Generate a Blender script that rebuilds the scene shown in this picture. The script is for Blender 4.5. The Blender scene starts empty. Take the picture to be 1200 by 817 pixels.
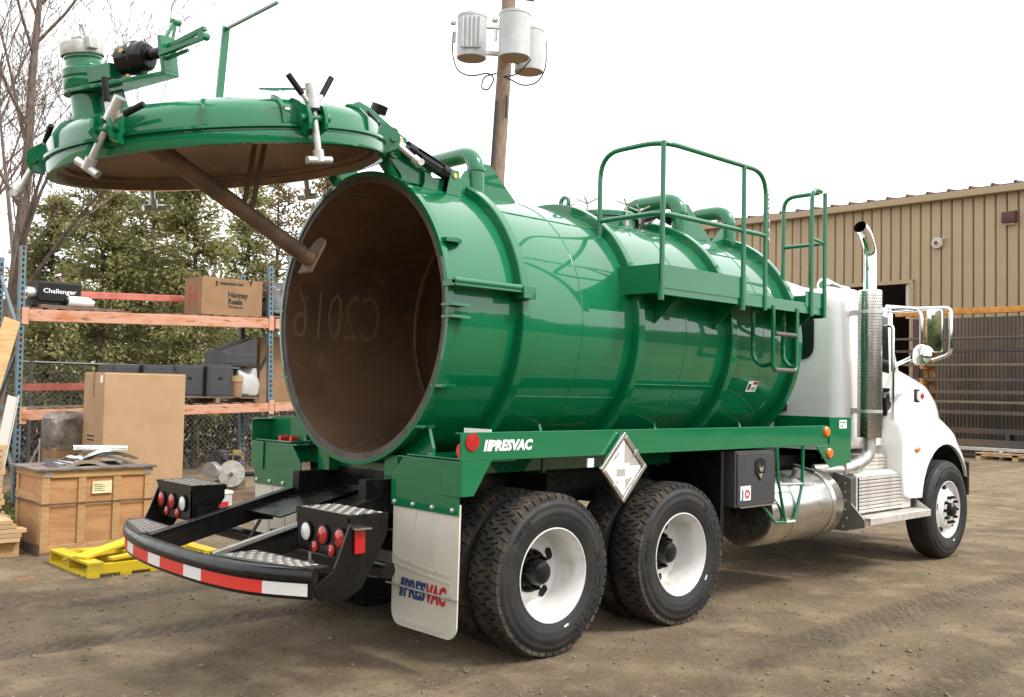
import bpy, bmesh, math, random
import numpy as np
from mathutils import Vector, Matrix

R = math.radians
random.seed(7)
rng = np.random.default_rng(7)
scene = bpy.context.scene
col = scene.collection

# ------------------------------------------------------------------ camera
CAM = Vector((-4.55, -5.603, 1.682))
YAW, PITCH, ROLL, FPX = R(46.617), R(2.424), R(1.192), 1147.96
fw = Vector((math.cos(YAW) * math.cos(PITCH), math.sin(YAW) * math.cos(PITCH), math.sin(PITCH)))
rt = Vector((math.sin(YAW), -math.cos(YAW), 0.0))
up = rt.cross(fw)
rt2 = rt * math.cos(ROLL) + up * math.sin(ROLL)
up2 = -rt * math.sin(ROLL) + up * math.cos(ROLL)
cd = bpy.data.cameras.new('camera')
cam = bpy.data.objects.new('camera', cd)
col.objects.link(cam)
M = Matrix((rt2, up2, -fw)).transposed().to_4x4()
M.translation = CAM
cam.matrix_world = M
cd.sensor_width = 36.0
cd.lens = 36.0 * FPX / 1200.0
cd.clip_start = 0.1
cd.clip_end = 2000
scene.camera = cam

def hit(px, py, axis, val):
    """a pixel of the 1200x817 photograph onto the plane axis = val"""
    d = fw + rt2 * ((px - 600) / FPX) - up2 * ((py - 408.5) / FPX)
    t = (val - CAM[axis]) / d[axis]
    return CAM + d * t

# ------------------------------------------------------------------ sky, sun, exposure
SUN_EL, SUN_AZ = R(52), R(-62)          # direction towards the sun, azimuth from +X
w = bpy.data.worlds.new('World')
scene.world = w
w.use_nodes = True
nt = w.node_tree
bg = nt.nodes['Background']
sky = nt.nodes.new('ShaderNodeTexSky')
sky.sky_type = 'NISHITA'
sky.sun_disc = False
sky.sun_elevation = SUN_EL
sky.sun_rotation = R(90) - SUN_AZ
sky.dust_density = 6.0
sky.air_density = 1.0
hs = nt.nodes.new('ShaderNodeHueSaturation')
hs.inputs['Saturation'].default_value = 0.12
nt.links.new(sky.outputs[0], hs.inputs['Color'])
mx = nt.nodes.new('ShaderNodeMix')
mx.data_type = 'RGBA'
mx.inputs[0].default_value = 0.8
mx.inputs[7].default_value = (10.6, 10.7, 10.8, 1)
nt.links.new(hs.outputs[0], mx.inputs[6])
nt.links.new(mx.outputs[2], bg.inputs['Color'])
bg.inputs['Strength'].default_value = 0.1

sl = bpy.data.lights.new('sun', 'SUN')
sl.energy = 1.5
sl.angle = R(12)
sl.color = (1.0, 0.96, 0.9)
so = bpy.data.objects.new('sun', sl)
col.objects.link(so)
sd = Vector((math.cos(SUN_EL) * math.cos(SUN_AZ), math.cos(SUN_EL) * math.sin(SUN_AZ), math.sin(SUN_EL)))
so.rotation_euler = sd.to_track_quat('Z', 'Y').to_euler()
so.location = sd * 60

scene.view_settings.view_transform = 'Standard'
scene.view_settings.look = 'None'
scene.view_settings.exposure = 1.15
scene.view_settings.gamma = 1.0
scene.view_settings.use_curve_mapping = False

# ------------------------------------------------------------------ materials
MT = {}

def mat(name, c, rough=0.5, metal=0.0, coat=0.0, var=None, vscale=4.0, vlo=0.42, vhi=0.62, bump=0.0,
        bscale=60.0, rvar=0.0, detail=6.0, spec=0.5, var2=None, v2scale=30.0, v2lo=0.5, v2hi=0.65, stretch=None,
        objrand=0.0, trans=0.0, coat_rough=0.04, sub=0.0):
    m = bpy.data.materials.new(name)
    m.use_nodes = True
    t = m.node_tree
    N, L = t.nodes, t.links
    b = N['Principled BSDF']
    b.inputs['Base Color'].default_value = (*c, 1)
    b.inputs['Roughness'].default_value = rough
    b.inputs['Metallic'].default_value = metal
    b.inputs['Coat Weight'].default_value = coat
    b.inputs['Coat Roughness'].default_value = coat_rough
    b.inputs['Specular IOR Level'].default_value = spec
    if trans:
        b.inputs['Transmission Weight'].default_value = trans
    tc = N.new('ShaderNodeTexCoord')
    src = tc.outputs['Object']
    if stretch:
        mp = N.new('ShaderNodeMapping')
        mp.inputs['Scale'].default_value = stretch
        L.new(src, mp.inputs['Vector'])
        src = mp.outputs[0]

    def noise(sc, d=detail):
        n = N.new('ShaderNodeTexNoise')
        n.inputs['Scale'].default_value = sc
        n.inputs['Detail'].default_value = d
        n.inputs['Roughness'].default_value = 0.6
        L.new(src, n.inputs['Vector'])
        return n

    cur = None
    def layer(cur, c2, sc, lo, hi):
        n = noise(sc)
        mr = N.new('ShaderNodeMapRange')
        mr.inputs[1].default_value = lo
        mr.inputs[2].default_value = hi
        L.new(n.outputs[0], mr.inputs[0])
        mm = N.new('ShaderNodeMix')
        mm.data_type = 'RGBA'
        L.new(mr.outputs[0], mm.inputs[0])
        if cur is None:
            mm.inputs[6].default_value = (*c, 1)
        else:
            L.new(cur, mm.inputs[6])
        mm.inputs[7].default_value = (*c2, 1)
        return mm.outputs[2]
    if var is not None:
        cur = layer(cur, var, vscale, vlo, vhi)
    if var2 is not None:
        cur = layer(cur, var2, v2scale, v2lo, v2hi)
    if objrand:
        oi = N.new('ShaderNodeObjectInfo')
        mr = N.new('ShaderNodeMapRange')
        mr.inputs[3].default_value = 1 - objrand
        mr.inputs[4].default_value = 1 + objrand
        L.new(oi.outputs['Random'], mr.inputs[0])
        hh = N.new('ShaderNodeHueSaturation')
        L.new(mr.outputs[0], hh.inputs['Value'])
        if cur is None:
            hh.inputs['Color'].default_value = (*c, 1)
        else:
            L.new(cur, hh.inputs['Color'])
        cur = hh.outputs[0]
    if cur is not None:
        L.new(cur, b.inputs['Base Color'])
    if rvar:
        n = noise(vscale * 1.7)
        mr = N.new('ShaderNodeMapRange')
        mr.inputs[1].default_value = 0.3
        mr.inputs[2].default_value = 0.7
        mr.inputs[3].default_value = max(0.02, rough - rvar)
        mr.inputs[4].default_value = min(1, rough + rvar)
        L.new(n.outputs[0], mr.inputs[0])
        L.new(mr.outputs[0], b.inputs['Roughness'])
    if bump:
        n = noise(bscale)
        bp = N.new('ShaderNodeBump')
        bp.inputs['Strength'].default_value = bump
        bp.inputs['Distance'].default_value = 0.02
        L.new(n.outputs[0], bp.inputs['Height'])
        L.new(bp.outputs[0], b.inputs['Normal'])
    MT[name] = m
    return m

GREEN = mat('green_paint', (0.0003, 0.122, 0.044), 0.38, coat=1.0, spec=0.12, coat_rough=0.035, var=(0.0006, 0.132, 0.049), vscale=0.8)
for _n in [0]:
    _t = GREEN.node_tree; _b = _t.nodes['Principled BSDF']; _q = _t.nodes.new('ShaderNodeTexNoise'); _q.inputs['Scale'].default_value = 2.2; _q.inputs['Detail'].default_value = 1.0
    _c = _t.nodes.new('ShaderNodeTexCoord'); _t.links.new(_c.outputs['Object'], _q.inputs['Vector'])
    _p = _t.nodes.new('ShaderNodeBump'); _p.inputs['Strength'].default_value = 0.25; _p.inputs['Distance'].default_value = 0.012; _t.links.new(_q.outputs[0], _p.inputs['Height']); _t.links.new(_p.outputs[0], _b.inputs['Coat Normal'])
WHITE = mat('white_paint', (0.78, 0.78, 0.77), 0.3, coat=0.8, var=(0.74, 0.74, 0.72), vscale=3)
BLACK = mat('black_paint', (0.004, 0.004, 0.004), 0.28, spec=0.35, rvar=0.1, vscale=5, var=(0.01, 0.009, 0.008), vlo=0.5, vhi=0.75)
MATBLACK = mat('matt_black', (0.007, 0.007, 0.007), 0.6, spec=0.25, var=(0.016, 0.014, 0.012), vscale=4)
GREYBLK = mat('charcoal_paint', (0.032, 0.033, 0.036), 0.5, var=(0.045, 0.045, 0.047), vscale=3, bump=0.03, bscale=200)
CHROME = mat('chrome', (0.85, 0.86, 0.87), 0.07, 1.0)
STEEL = mat('zinc_steel', (0.62, 0.62, 0.6), 0.38, 0.75, var=(0.46, 0.46, 0.44), vscale=12)
SHIELD = mat('stainless_shield', (0.72, 0.7, 0.67), 0.15, 1.0, var=(0.42, 0.39, 0.36), vscale=6, stretch=(1, 1, 0.3))
PROP = mat('rusty_tube', (0.19, 0.125, 0.078), 0.6, 0.2, var=(0.11, 0.075, 0.05), vscale=4, var2=(0.3, 0.13, 0.045), v2scale=6, v2lo=0.56, v2hi=0.7)
ALU = mat('aluminium', (0.68, 0.67, 0.65), 0.27, 1.0, rvar=0.08, vscale=3, var=(0.55, 0.54, 0.51), bump=0.02, bscale=20)
TREADALU = mat('tread_aluminium', (0.76, 0.74, 0.70), 0.45, 0.7, var=(0.62, 0.58, 0.52), vscale=9)
CASTGREY = mat('cast_grey', (0.48, 0.47, 0.44), 0.5, 0.3, var=(0.36, 0.35, 0.33), vscale=20)
RUST = mat('rusty_steel', (0.145, 0.088, 0.053), 0.65, 0.15, var=(0.085, 0.058, 0.04), vscale=1.6, var2=(0.26, 0.14, 0.062), v2scale=7, v2lo=0.54, v2hi=0.78, bump=0.12, bscale=70)
TANKIN = mat('bare_tank_steel', (0.25, 0.15, 0.085), 0.5, 0.3, spec=0.5, var=(0.13, 0.087, 0.058), vscale=1.3, var2=(0.34, 0.19, 0.09), v2scale=5, v2lo=0.55, v2hi=0.75, bump=0.1, bscale=50)
STEPGREY = mat('dull_plate', (0.2, 0.19, 0.175), 0.45, 0.6, var=(0.14, 0.13, 0.115), vscale=5)
GASKET = mat('rubber_gasket', (0.10, 0.08, 0.068), 0.7, var=(0.06, 0.05, 0.045), vscale=8)
RUBBER = mat('tyre_rubber', (0.014, 0.014, 0.015), 0.62, spec=0.35, var=(0.024, 0.022, 0.02), vscale=5, rvar=0.1, bump=0.03, bscale=150)
MUDRUB = mat('muddy_tread', (0.015, 0.0135, 0.012), 0.8, var=(0.08, 0.058, 0.038), vscale=7, vlo=0.46, vhi=0.68, bump=0.15, bscale=60)
TYREMARK = mat('tyre_lettering', (0.012, 0.012, 0.012), 0.45)
FLAP = mat('mud_flap_rubber', (0.58, 0.55, 0.47), 0.9, spec=0.1, var=(0.52, 0.485, 0.41), vscale=2)
RED = mat('red_lens', (0.36, 0.008, 0.008), 0.25, coat=0.5)
ORANGE = mat('amber_lens', (0.75, 0.14, 0.01), 0.25, coat=0.5)
CLEAR = mat('clear_lens', (0.6, 0.6, 0.58), 0.2, coat=0.6)
REDTAPE = mat('red_reflective', (0.6, 0.03, 0.02), 0.4)
WHITETAPE = mat('white_reflective', (0.66, 0.65, 0.63), 0.4)
WHITEVINYL = mat('white_vinyl', (0.8, 0.8, 0.8), 0.45)
BLUEINK = mat('blue_print', (0.012, 0.05, 0.16), 0.5)
REDINK = mat('red_print', (0.42, 0.012, 0.02), 0.5)
BLACKINK = mat('black_print', (0.015, 0.013, 0.012), 0.6)
CHALK = mat('yellow_chalk', (0.22, 0.15, 0.075), 0.9)
GLASS = mat('dark_glass', (0.012, 0.014, 0.015), 0.05, spec=0.8)
MIRROR = mat('mirror_glass', (0.9, 0.92, 0.92), 0.02, 1.0)
YELLOWP = mat('yellow_paint', (0.52, 0.37, 0.012), 0.55, var=(0.36, 0.26, 0.02), vscale=5, vlo=0.5, vhi=0.7, objrand=0.12)
CARD = mat('cardboard', (0.40, 0.255, 0.14), 0.85, var=(0.36, 0.225, 0.12), vscale=3, bump=0.05, bscale=30)
CARD2 = mat('brown_cardboard', (0.27, 0.155, 0.08), 0.85, var=(0.23, 0.13, 0.063), vscale=4, bump=0.05, bscale=30)
PLY = mat('plywood', (0.44, 0.23, 0.10), 0.75, var=(0.33, 0.165, 0.07), vscale=3, stretch=(1, 6, 6), bump=0.06, bscale=30, objrand=0.08)
PLYB = mat('pine_board', (0.45, 0.275, 0.125), 0.75, var=(0.35, 0.2, 0.08), vscale=5, stretch=(1, 1, 5), bump=0.06, bscale=30, objrand=0.12)
PINE = mat('fresh_pine', (0.5, 0.34, 0.19), 0.75, var=(0.4, 0.25, 0.12), vscale=4, stretch=(1, 6, 6), objrand=0.14)
OLDWOOD = mat('old_wood', (0.20, 0.13, 0.085), 0.85, var=(0.12, 0.08, 0.055), vscale=4, stretch=(1, 6, 6), objrand=0.2)
POLEWOOD = mat('pole_wood', (0.27, 0.20, 0.145), 0.85, var=(0.17, 0.12, 0.09), vscale=6, stretch=(8, 8, 0.6), bump=0.2, bscale=20)
RACKBLUE = mat('blue_rack_paint', (0.10, 0.17, 0.205), 0.65, var=(0.16, 0.11, 0.065), vscale=7, vlo=0.5, vhi=0.64)
RACKORANGE = mat('rusty_orange_paint', (0.5, 0.26, 0.175), 0.65, var=(0.4, 0.14, 0.045), vscale=3.5, vlo=0.48, vhi=0.64, var2=(0.13, 0.05, 0.025), v2scale=9, v2lo=0.57, v2hi=0.72, stretch=(0.6, 1, 2.2))
RACKPINK = mat('faded_red_paint', (0.5, 0.15, 0.11), 0.65, var=(0.4, 0.1, 0.07), vscale=5)
YARDORANGE = mat('yard_orange_paint', (0.55, 0.24, 0.04), 0.6, var=(0.38, 0.15, 0.03), vscale=6)
BARSTEEL = mat('stock_steel', (0.07, 0.07, 0.075), 0.55, 0.5, var=(0.14, 0.09, 0.06), vscale=2, stretch=(1, 0.15, 1), objrand=0.4)
BARYEL = mat('stock_steel_yellow', (0.15, 0.13, 0.06), 0.6, var=(0.12, 0.1, 0.06), vscale=2)
SIDING = mat('tan_siding', (0.34, 0.258, 0.155), 0.55, var=(0.30, 0.225, 0.132), vscale=1.6, stretch=(1, 1, 0.3), objrand=0.035)
TRIM = mat('tan_trim', (0.32, 0.24, 0.145), 0.55)
LOWCLAD = mat('lower_cladding', (0.15, 0.118, 0.086), 0.6, var=(0.1, 0.078, 0.057), vscale=1.0, stretch=(1, 1, 0.3))
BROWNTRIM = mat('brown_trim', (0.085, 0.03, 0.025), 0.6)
DARKROOM = mat('dark_interior', (0.03, 0.028, 0.026), 0.9)
LAMPGREY = mat('lamp_grey', (0.45, 0.42, 0.36), 0.5)
CANGREY = mat('transformer_grey', (0.46, 0.48, 0.48), 0.5, var=(0.4, 0.41, 0.4), vscale=3)
CANRUST = mat('transformer_base', (0.36, 0.27, 0.2), 0.7)
WIRE = mat('black_wire', (0.02, 0.02, 0.02), 0.6)
BARK = mat('bark', (0.12, 0.085, 0.06), 0.9, var=(0.07, 0.05, 0.037), vscale=9, stretch=(3, 3, 0.6), bump=0.3, bscale=25)
GREYBARK = mat('grey_bark', (0.17, 0.125, 0.10), 0.9, var=(0.09, 0.065, 0.052), vscale=7, stretch=(3, 3, 0.6), bump=0.3, bscale=25)
PLASTIC = mat('clear_plastic', (0.45, 0.45, 0.44), 0.3, var=(0.4, 0.4, 0.39), vscale=6, bump=0.4, bscale=14)
PLASTIC2 = mat('dusty_plastic', (0.2, 0.175, 0.15), 0.3, var=(0.1, 0.07, 0.05), vscale=5, bump=0.5, bscale=9)
GREYPL0 = mat('worn_grip', (0.10, 0.085, 0.075), 0.6)
TARP = mat('dark_tarp', (0.05, 0.052, 0.055), 0.5, var=(0.12, 0.115, 0.11), vscale=5, bump=0.4, bscale=10)
STONE = mat('gravel', (0.2, 0.165, 0.125), 0.9, var=(0.09, 0.07, 0.053), vscale=9)
FENCEWIRE = mat('fence_wire', (0.10, 0.10, 0.095), 0.5, 0.6)
PAPER = mat('label_paper', (0.72, 0.66, 0.42), 0.8, var=(0.6, 0.53, 0.3), vscale=14)
WHITEPL = mat('white_plastic', (0.75, 0.74, 0.72), 0.5)
BLUECAR = mat('pale_blue_panel', (0.22, 0.27, 0.30), 0.5)
BRASS = mat('brass', (0.6, 0.4, 0.12), 0.35, 0.9)
FLOORMUD = None

def leaf_mat(name, a, b, c):
    m = bpy.data.materials.new(name)
    m.use_nodes = True
    t = m.node_tree
    bs = t.nodes['Principled BSDF']
    bs.inputs['Roughness'].default_value = 0.6
    at = t.nodes.new('ShaderNodeAttribute')
    at.attribute_name = 'tint'
    rp = t.nodes.new('ShaderNodeValToRGB')
    rp.color_ramp.elements[0].color = (*a, 1)
    rp.color_ramp.elements[1].color = (*c, 1)
    e = rp.color_ramp.elements.new(0.5)
    e.color = (*b, 1)
    t.links.new(at.outputs['Fac'], rp.inputs[0])
    t.links.new(rp.outputs[0], bs.inputs['Base Color'])
    tr = t.nodes.new('ShaderNodeBsdfTranslucent')
    t.links.new(rp.outputs[0], tr.inputs[0])
    ms = t.nodes.new('ShaderNodeMixShader')
    ms.inputs[0].default_value = 0.5
    out = t.nodes['Material Output']
    t.links.new(bs.outputs[0], ms.inputs[1])
    t.links.new(tr.outputs[0], ms.inputs[2])
    t.links.new(ms.outputs[0], out.inputs['Surface'])
    return m

CEDAR = leaf_mat('cedar_leaves', (0.125, 0.135, 0.05), (0.27, 0.265, 0.10), (0.43, 0.385, 0.19))
WHEELW = mat('wheel_white', (0.62, 0.61, 0.59), 0.4, coat=0.3, var=(0.45, 0.41, 0.35), vscale=6, vlo=0.55, vhi=0.75)
DRYLEAF = leaf_mat('dry_leaves', (0.12, 0.11, 0.04), (0.22, 0.165, 0.075), (0.3, 0.2, 0.11))
ADDEDLEAF = leaf_mat('added_wood_leaves', (0.07, 0.085, 0.035), (0.13, 0.145, 0.06), (0.2, 0.2, 0.095))  # leaves of the added wood, out of view, toned for its reflection
SHADELEAF = leaf_mat('shaded_undergrowth_leaves', (0.02, 0.02, 0.009), (0.045, 0.038, 0.018), (0.08, 0.055, 0.03))  # shade under the trees is put into this leaf colour
GRASSM = leaf_mat('grass_blades', (0.06, 0.09, 0.015), (0.1, 0.13, 0.03), (0.18, 0.15, 0.06))

# ------------------------------------------------------------------ mesh helpers
ORG = {}

class MB:
    def __init__(self):
        self.v = []; self.f = []; self.mi = []

    def add(self, vs, fs, mi=0):
        o = len(self.v)
        self.v.extend([Vector(p) for p in vs])
        for f in fs:
            self.f.append([i + o for i in f]); self.mi.append(mi)
        return self

    def box(self, x0, x1, y0, y1, z0, z1, mi=0):
        vs = [(x0, y0, z0), (x1, y0, z0), (x1, y1, z0), (x0, y1, z0), (x0, y0, z1), (x1, y0, z1), (x1, y1, z1), (x0, y1, z1)]
        return self.add(vs, [(0, 3, 2, 1), (4, 5, 6, 7), (0, 1, 5, 4), (1, 2, 6, 5), (2, 3, 7, 6), (3, 0, 4, 7)], mi)

    def hexa(self, p, mi=0):
        return self.add(p, [(0, 3, 2, 1), (4, 5, 6, 7), (0, 1, 5, 4), (1, 2, 6, 5), (2, 3, 7, 6), (3, 0, 4, 7)], mi)

    def bar(self, p0, p1, w_, h_, upv=(0, 0, 1), mi=0):
        p0, p1 = Vector(p0), Vector(p1)
        d = (p1 - p0).normalized()
        u = Vector(upv)
        s = d.cross(u)
        if s.length < 1e-4:
            s = d.cross(Vector((1, 0, 0)))
        s.normalize()
        u = s.cross(d).normalized()
        s *= w_ / 2; u *= h_ / 2
        return self.hexa([p0 - s - u, p0 + s - u, p1 + s - u, p1 - s - u, p0 - s + u, p0 + s + u, p1 + s + u, p1 - s + u], mi)

    def prism(self, poly, axis, a0, a1, mi=0):
        def P(q, a):
            if axis == 'y': return (q[0], a, q[1])
            if axis == 'x': return (a, q[0], q[1])
            return (q[0], q[1], a)
        n = len(poly)
        vs = [P(q, a0) for q in poly] + [P(q, a1) for q in poly]
        fs = [tuple(range(n))[::-1], tuple(range(n, 2 * n))]
        fs += [(i, (i + 1) % n, n + (i + 1) % n, n + i) for i in range(n)]
        return self.add(vs, fs, mi)

    def rings(self, rings, closed_u=True, caps=True, mi=0):
        n = len(rings[0]); vs = [p for r in rings for p in r]; fs = []
        for k in range(len(rings) - 1):
            for i in range(n if closed_u else n - 1):
                j = (i + 1) % n
                fs.append((k * n + i, k * n + j, (k + 1) * n + j, (k + 1) * n + i))
        if caps:
            fs.append(tuple(range(n))[::-1]); fs.append(tuple(range((len(rings) - 1) * n, len(rings) * n)))
        return self.add(vs, fs, mi)

    def tube(self, pts, r, n=10, caps=True, mi=0):
        pts = [Vector(p) for p in pts]
        rr = r if isinstance(r, (list, tuple)) else [r] * len(pts)
        rings = []
        prev = None
        for i, p in enumerate(pts):
            a = pts[max(i - 1, 0)]; b = pts[min(i + 1, len(pts) - 1)]
            d = (b - a).normalized()
            if prev is None:
                s = d.orthogonal().normalized()
            else:
                s = (prev - d * prev.dot(d))
                s = s.normalized() if s.length > 1e-5 else d.orthogonal().normalized()
            prev = s
            t = d.cross(s)
            rings.append([p + (s * math.cos(2 * math.pi * k / n) + t * math.sin(2 * math.pi * k / n)) * rr[i] for k in range(n)])
        return self.rings(rings, caps=caps, mi=mi)

    def cyl(self, p0, p1, r0, r1=None, n=16, caps=True, mi=0):
        return self.tube([p0, p1], [r0, r0 if r1 is None else r1], n, caps, mi)

    def lathe(self, prof, o, ax, n=48, a0=0.0, a1=2 * math.pi, mi=0, closed_prof=False):
        """prof = [(radius, distance along axis)]"""
        o = Vector(o); ax = Vector(ax).normalized()
        s = Vector((0, 0, 1)) if abs(ax.z) < 0.9 else Vector((1, 0, 0))
        s = (s - ax * s.dot(ax)).normalized()
        t = ax.cross(s)
        full = abs(a1 - a0 - 2 * math.pi) < 1e-6
        m = n if full else n + 1
        rings = []
        for k in range(m):
            a = a0 + (a1 - a0) * k / n
            d = s * math.cos(a) + t * math.sin(a)
            rings.append([o + ax * h + d * r for r, h in prof])
        P = len(prof); vs = [p for r_ in rings for p in r_]; fs = []
        for k in range(n if full else n):
            k2 = (k + 1) % m if full else k + 1
            for i in range(P if closed_prof else P - 1):
                j = (i + 1) % P
                fs.append((k * P + i, k * P + j, k2 * P + j, k2 * P + i))
        return self.add(vs, fs, mi)

    def xf(self, Mx, start=0):
        for i in range(start, len(self.v)):
            self.v[i] = Mx @ self.v[i]
        return self

    def text(self, s, size, Mx, depth=0.002, bold=0.0, shear=0.0, xs=1.0, mi=0, align='LEFT', mapf=None, fit=None):
        cu = bpy.data.curves.new('t', 'FONT')
        cu.body = s; cu.size = size; cu.extrude = depth / 2; cu.offset = bold; cu.shear = shear
        cu.align_x = align; cu.resolution_u = 2
        ob = bpy.data.objects.new('t', cu)
        col.objects.link(ob)
        bpy.context.view_layer.update()
        me = bpy.data.meshes.new_from_object(ob.evaluated_get(bpy.context.evaluated_depsgraph_get()))
        vs = [Vector((v.co.x * xs, v.co.y, v.co.z)) for v in me.vertices]
        if fit:
            xa, xb = min(v.x for v in vs), max(v.x for v in vs); ya, yb = min(v.y for v in vs), max(v.y for v in vs)
            vs = [Vector(((v.x - xa) / (xb - xa) * fit[0], (v.y - ya) / (yb - ya) * fit[1], v.z)) for v in vs]
        vs = [mapf(v) for v in vs] if mapf else [Mx @ v for v in vs]
        self.add(vs, [tuple(p.vertices) for p in me.polygons], mi)
        bpy.data.objects.remove(ob); bpy.data.curves.remove(cu); bpy.data.meshes.remove(me)
        return self

    def build(self, name, mats, parent=None, smooth=35, bevel=0.0, seg=2, org=None):
        if not isinstance(mats, (list, tuple)): mats = [mats]
        vs = self.v
        if org is None:
            xs = [p.x for p in vs]; ys = [p.y for p in vs]; zs = [p.z for p in vs]
            org = Vector(((min(xs) + max(xs)) / 2, (min(ys) + max(ys)) / 2, min(zs)))
        org = Vector(org)
        me = bpy.data.meshes.new(name)
        me.from_pydata([tuple(p - org) for p in vs], [], self.f)
        for m in mats: me.materials.append(m)
        if len(mats) > 1:
            me.polygons.foreach_set('material_index', self.mi)
        bm = bmesh.new(); bm.from_mesh(me)
        bmesh.ops.recalc_face_normals(bm, faces=bm.faces)
        bm.to_mesh(me); bm.free()
        if smooth:
            me.polygons.foreach_set('use_smooth', [True] * len(me.polygons))
            me.set_sharp_from_angle(angle=R(smooth))
        me.update()
        ob = bpy.data.objects.new(name, me)
        col.objects.link(ob)
        place(ob, org, parent)
        if bevel:
            b = ob.modifiers.new('bevel', 'BEVEL')
            b.width = bevel; b.segments = seg; b.limit_method = 'ANGLE'; b.angle_limit = R(40)
        return ob

def place(ob, org, parent):
    org = Vector(org)
    ORG[ob.name] = org
    if parent is not None:
        ob.parent = parent
        ob.location = org - ORG[parent.name]
    else:
        ob.location = org

def thing(name, label, cat, loc, group=None):
    o = bpy.data.objects.new(name, None)
    o.empty_display_size = 0.2
    col.objects.link(o)
    place(o, loc, None)
    return tag(o, label, cat, group)

def tag(o, label, cat, group=None):
    o['label'] = label; o['category'] = cat
    if group: o['group'] = group
    return o

def kind(o, k, label=None):
    o['kind'] = k
    if label: o['label'] = label
    return o

def dup(o, delta, parent, rot=None):
    """copy a part (and its own children) by a shift"""
    c = o.copy(); col.objects.link(c)
    place(c, ORG[o.name] + Vector(delta), parent)
    if rot: c.rotation_euler = rot
    for ch in list(o.children):
        d = ch.copy(); col.objects.link(d)
        d.parent = c
        ORG[d.name] = ORG[ch.name] + Vector(delta)
    return c

def npmesh(name, verts, faces, mats, parent=None, org=(0, 0, 0), tint=None, smooth=False):
    me = bpy.data.meshes.new(name)
    nv, (nf, k) = len(verts), faces.shape
    me.vertices.add(nv); me.loops.add(nf * k); me.polygons.add(nf)
    vv = (verts - np.array(org)).astype(np.float32)
    me.vertices.foreach_set('co', vv.ravel())
    me.loops.foreach_set('vertex_index', faces.astype(np.int32).ravel())
    me.polygons.foreach_set('loop_start', np.arange(0, nf * k, k, dtype=np.int32))
    if smooth: me.polygons.foreach_set('use_smooth', np.ones(nf, bool))
    me.update(calc_edges=True)
    for m in (mats if isinstance(mats, (list, tuple)) else [mats]): me.materials.append(m)
    if tint is not None:
        a = me.attributes.new('tint', 'FLOAT', 'FACE')
        a.data.foreach_set('value', tint.astype(np.float32))
    ob = bpy.data.objects.new(name, me)
    col.objects.link(ob)
    place(ob, org, parent)
    return ob

def arcpts(c, r, a0, a1, n):
    return [(c[0] + r * math.cos(R(a0 + (a1 - a0) * i / n)), c[1] + r * math.sin(R(a0 + (a1 - a0) * i / n))) for i in range(n + 1)]

def rrect(x0, x1, y0, y1, r, n=4):
    p = []
    for cx, cy, a in ((x1 - r, y0 + r, -90), (x1 - r, y1 - r, 0), (x0 + r, y1 - r, 90), (x0 + r, y0 + r, 180)):
        p += arcpts((cx, cy), r, a, a + 90, n)
    return p

def smoothpath(pts, rad, n=5):
    """polyline with its inner corners rounded"""
    pts = [Vector(p) for p in pts]
    out = [pts[0]]
    for i in range(1, len(pts) - 1):
        a, b, c = pts[i - 1], pts[i], pts[i + 1]
        r1 = min(rad, (a - b).length * 0.49, (c - b).length * 0.49)
        p, q = b + (a - b).normalized() * r1, b + (c - b).normalized() * r1
        for k in range(n + 1):
            t = k / n
            out.append(p * (1 - t) ** 2 + b * 2 * t * (1 - t) + q * t * t)
    out.append(pts[-1])
    return out

# value noise for terrain
def vnoise(x, y, seed=0):
    xi, yi = np.floor(x).astype(np.int64), np.floor(y).astype(np.int64)
    fx, fy = x - xi, y - yi
    fx = fx * fx * (3 - 2 * fx); fy = fy * fy * (3 - 2 * fy)
    def h(a, b):
        n = (a * 374761393 + b * 668265263 + seed * 974711) & 0x7fffffff
        n = ((n ^ (n >> 13)) * 1274126177) & 0x7fffffff
        return ((n ^ (n >> 16)) & 0xffff) / 65535.0
    return (h(xi, yi) * (1 - fx) + h(xi + 1, yi) * fx) * (1 - fy) + (h(xi, yi + 1) * (1 - fx) + h(xi + 1, yi + 1) * fx) * fy

def atd(px, py, d):
    """point at camera depth d along a pixel of the photograph"""
    return CAM + (fw + rt2 * ((px - 600) / FPX) - up2 * ((py - 408.5) / FPX)) * d

# ------------------------------------------------------------------ ground
def axis_coords(a, b, step, far):
    core = np.arange(a, b + 1e-6, step)
    g = []
    s, x = step, 0.0
    while x < far:
        s *= 1.22; x += s; g.append(x)
    g = np.array(g)
    return np.concatenate([(a - g)[::-1], core, b + g])

TRACKS = [  # centre line y as a function of x, x range, width, depth
    (lambda x: -1.08 + 0.02 * np.sin(x * 1.3), -9.0, -0.2, 0.27, 0.018),
    (lambda x: 0.95 + 0.02 * np.sin(x * 1.1), -9.0, -0.2, 0.30, 0.016),
    (lambda x: 1.95 + 0.05 * (x + 4), -9.0, 0.0, 0.26, 0.012),
    (lambda x: -2.35 + 0.09 * (x + 2) - 0.012 * (x + 2) ** 2, -6.0, 8.0, 0.30, 0.014),
    (lambda x: -3.3 + 0.10 * (x + 2) - 0.012 * (x + 2) ** 2, -6.0, 9.0, 0.28, 0.011),
    (lambda x: -2.0 - 0.02 * (x - 3) ** 2, 1.0, 12.0, 0.3, 0.012),
    (lambda x: -0.1 - 0.14 * (x - 7), 7.5, 20.0, 0.32, 0.016),
    (lambda x: -2.1 - 0.18 * (x - 7), 6.5, 20.0, 0.32, 0.016),
]

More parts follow.
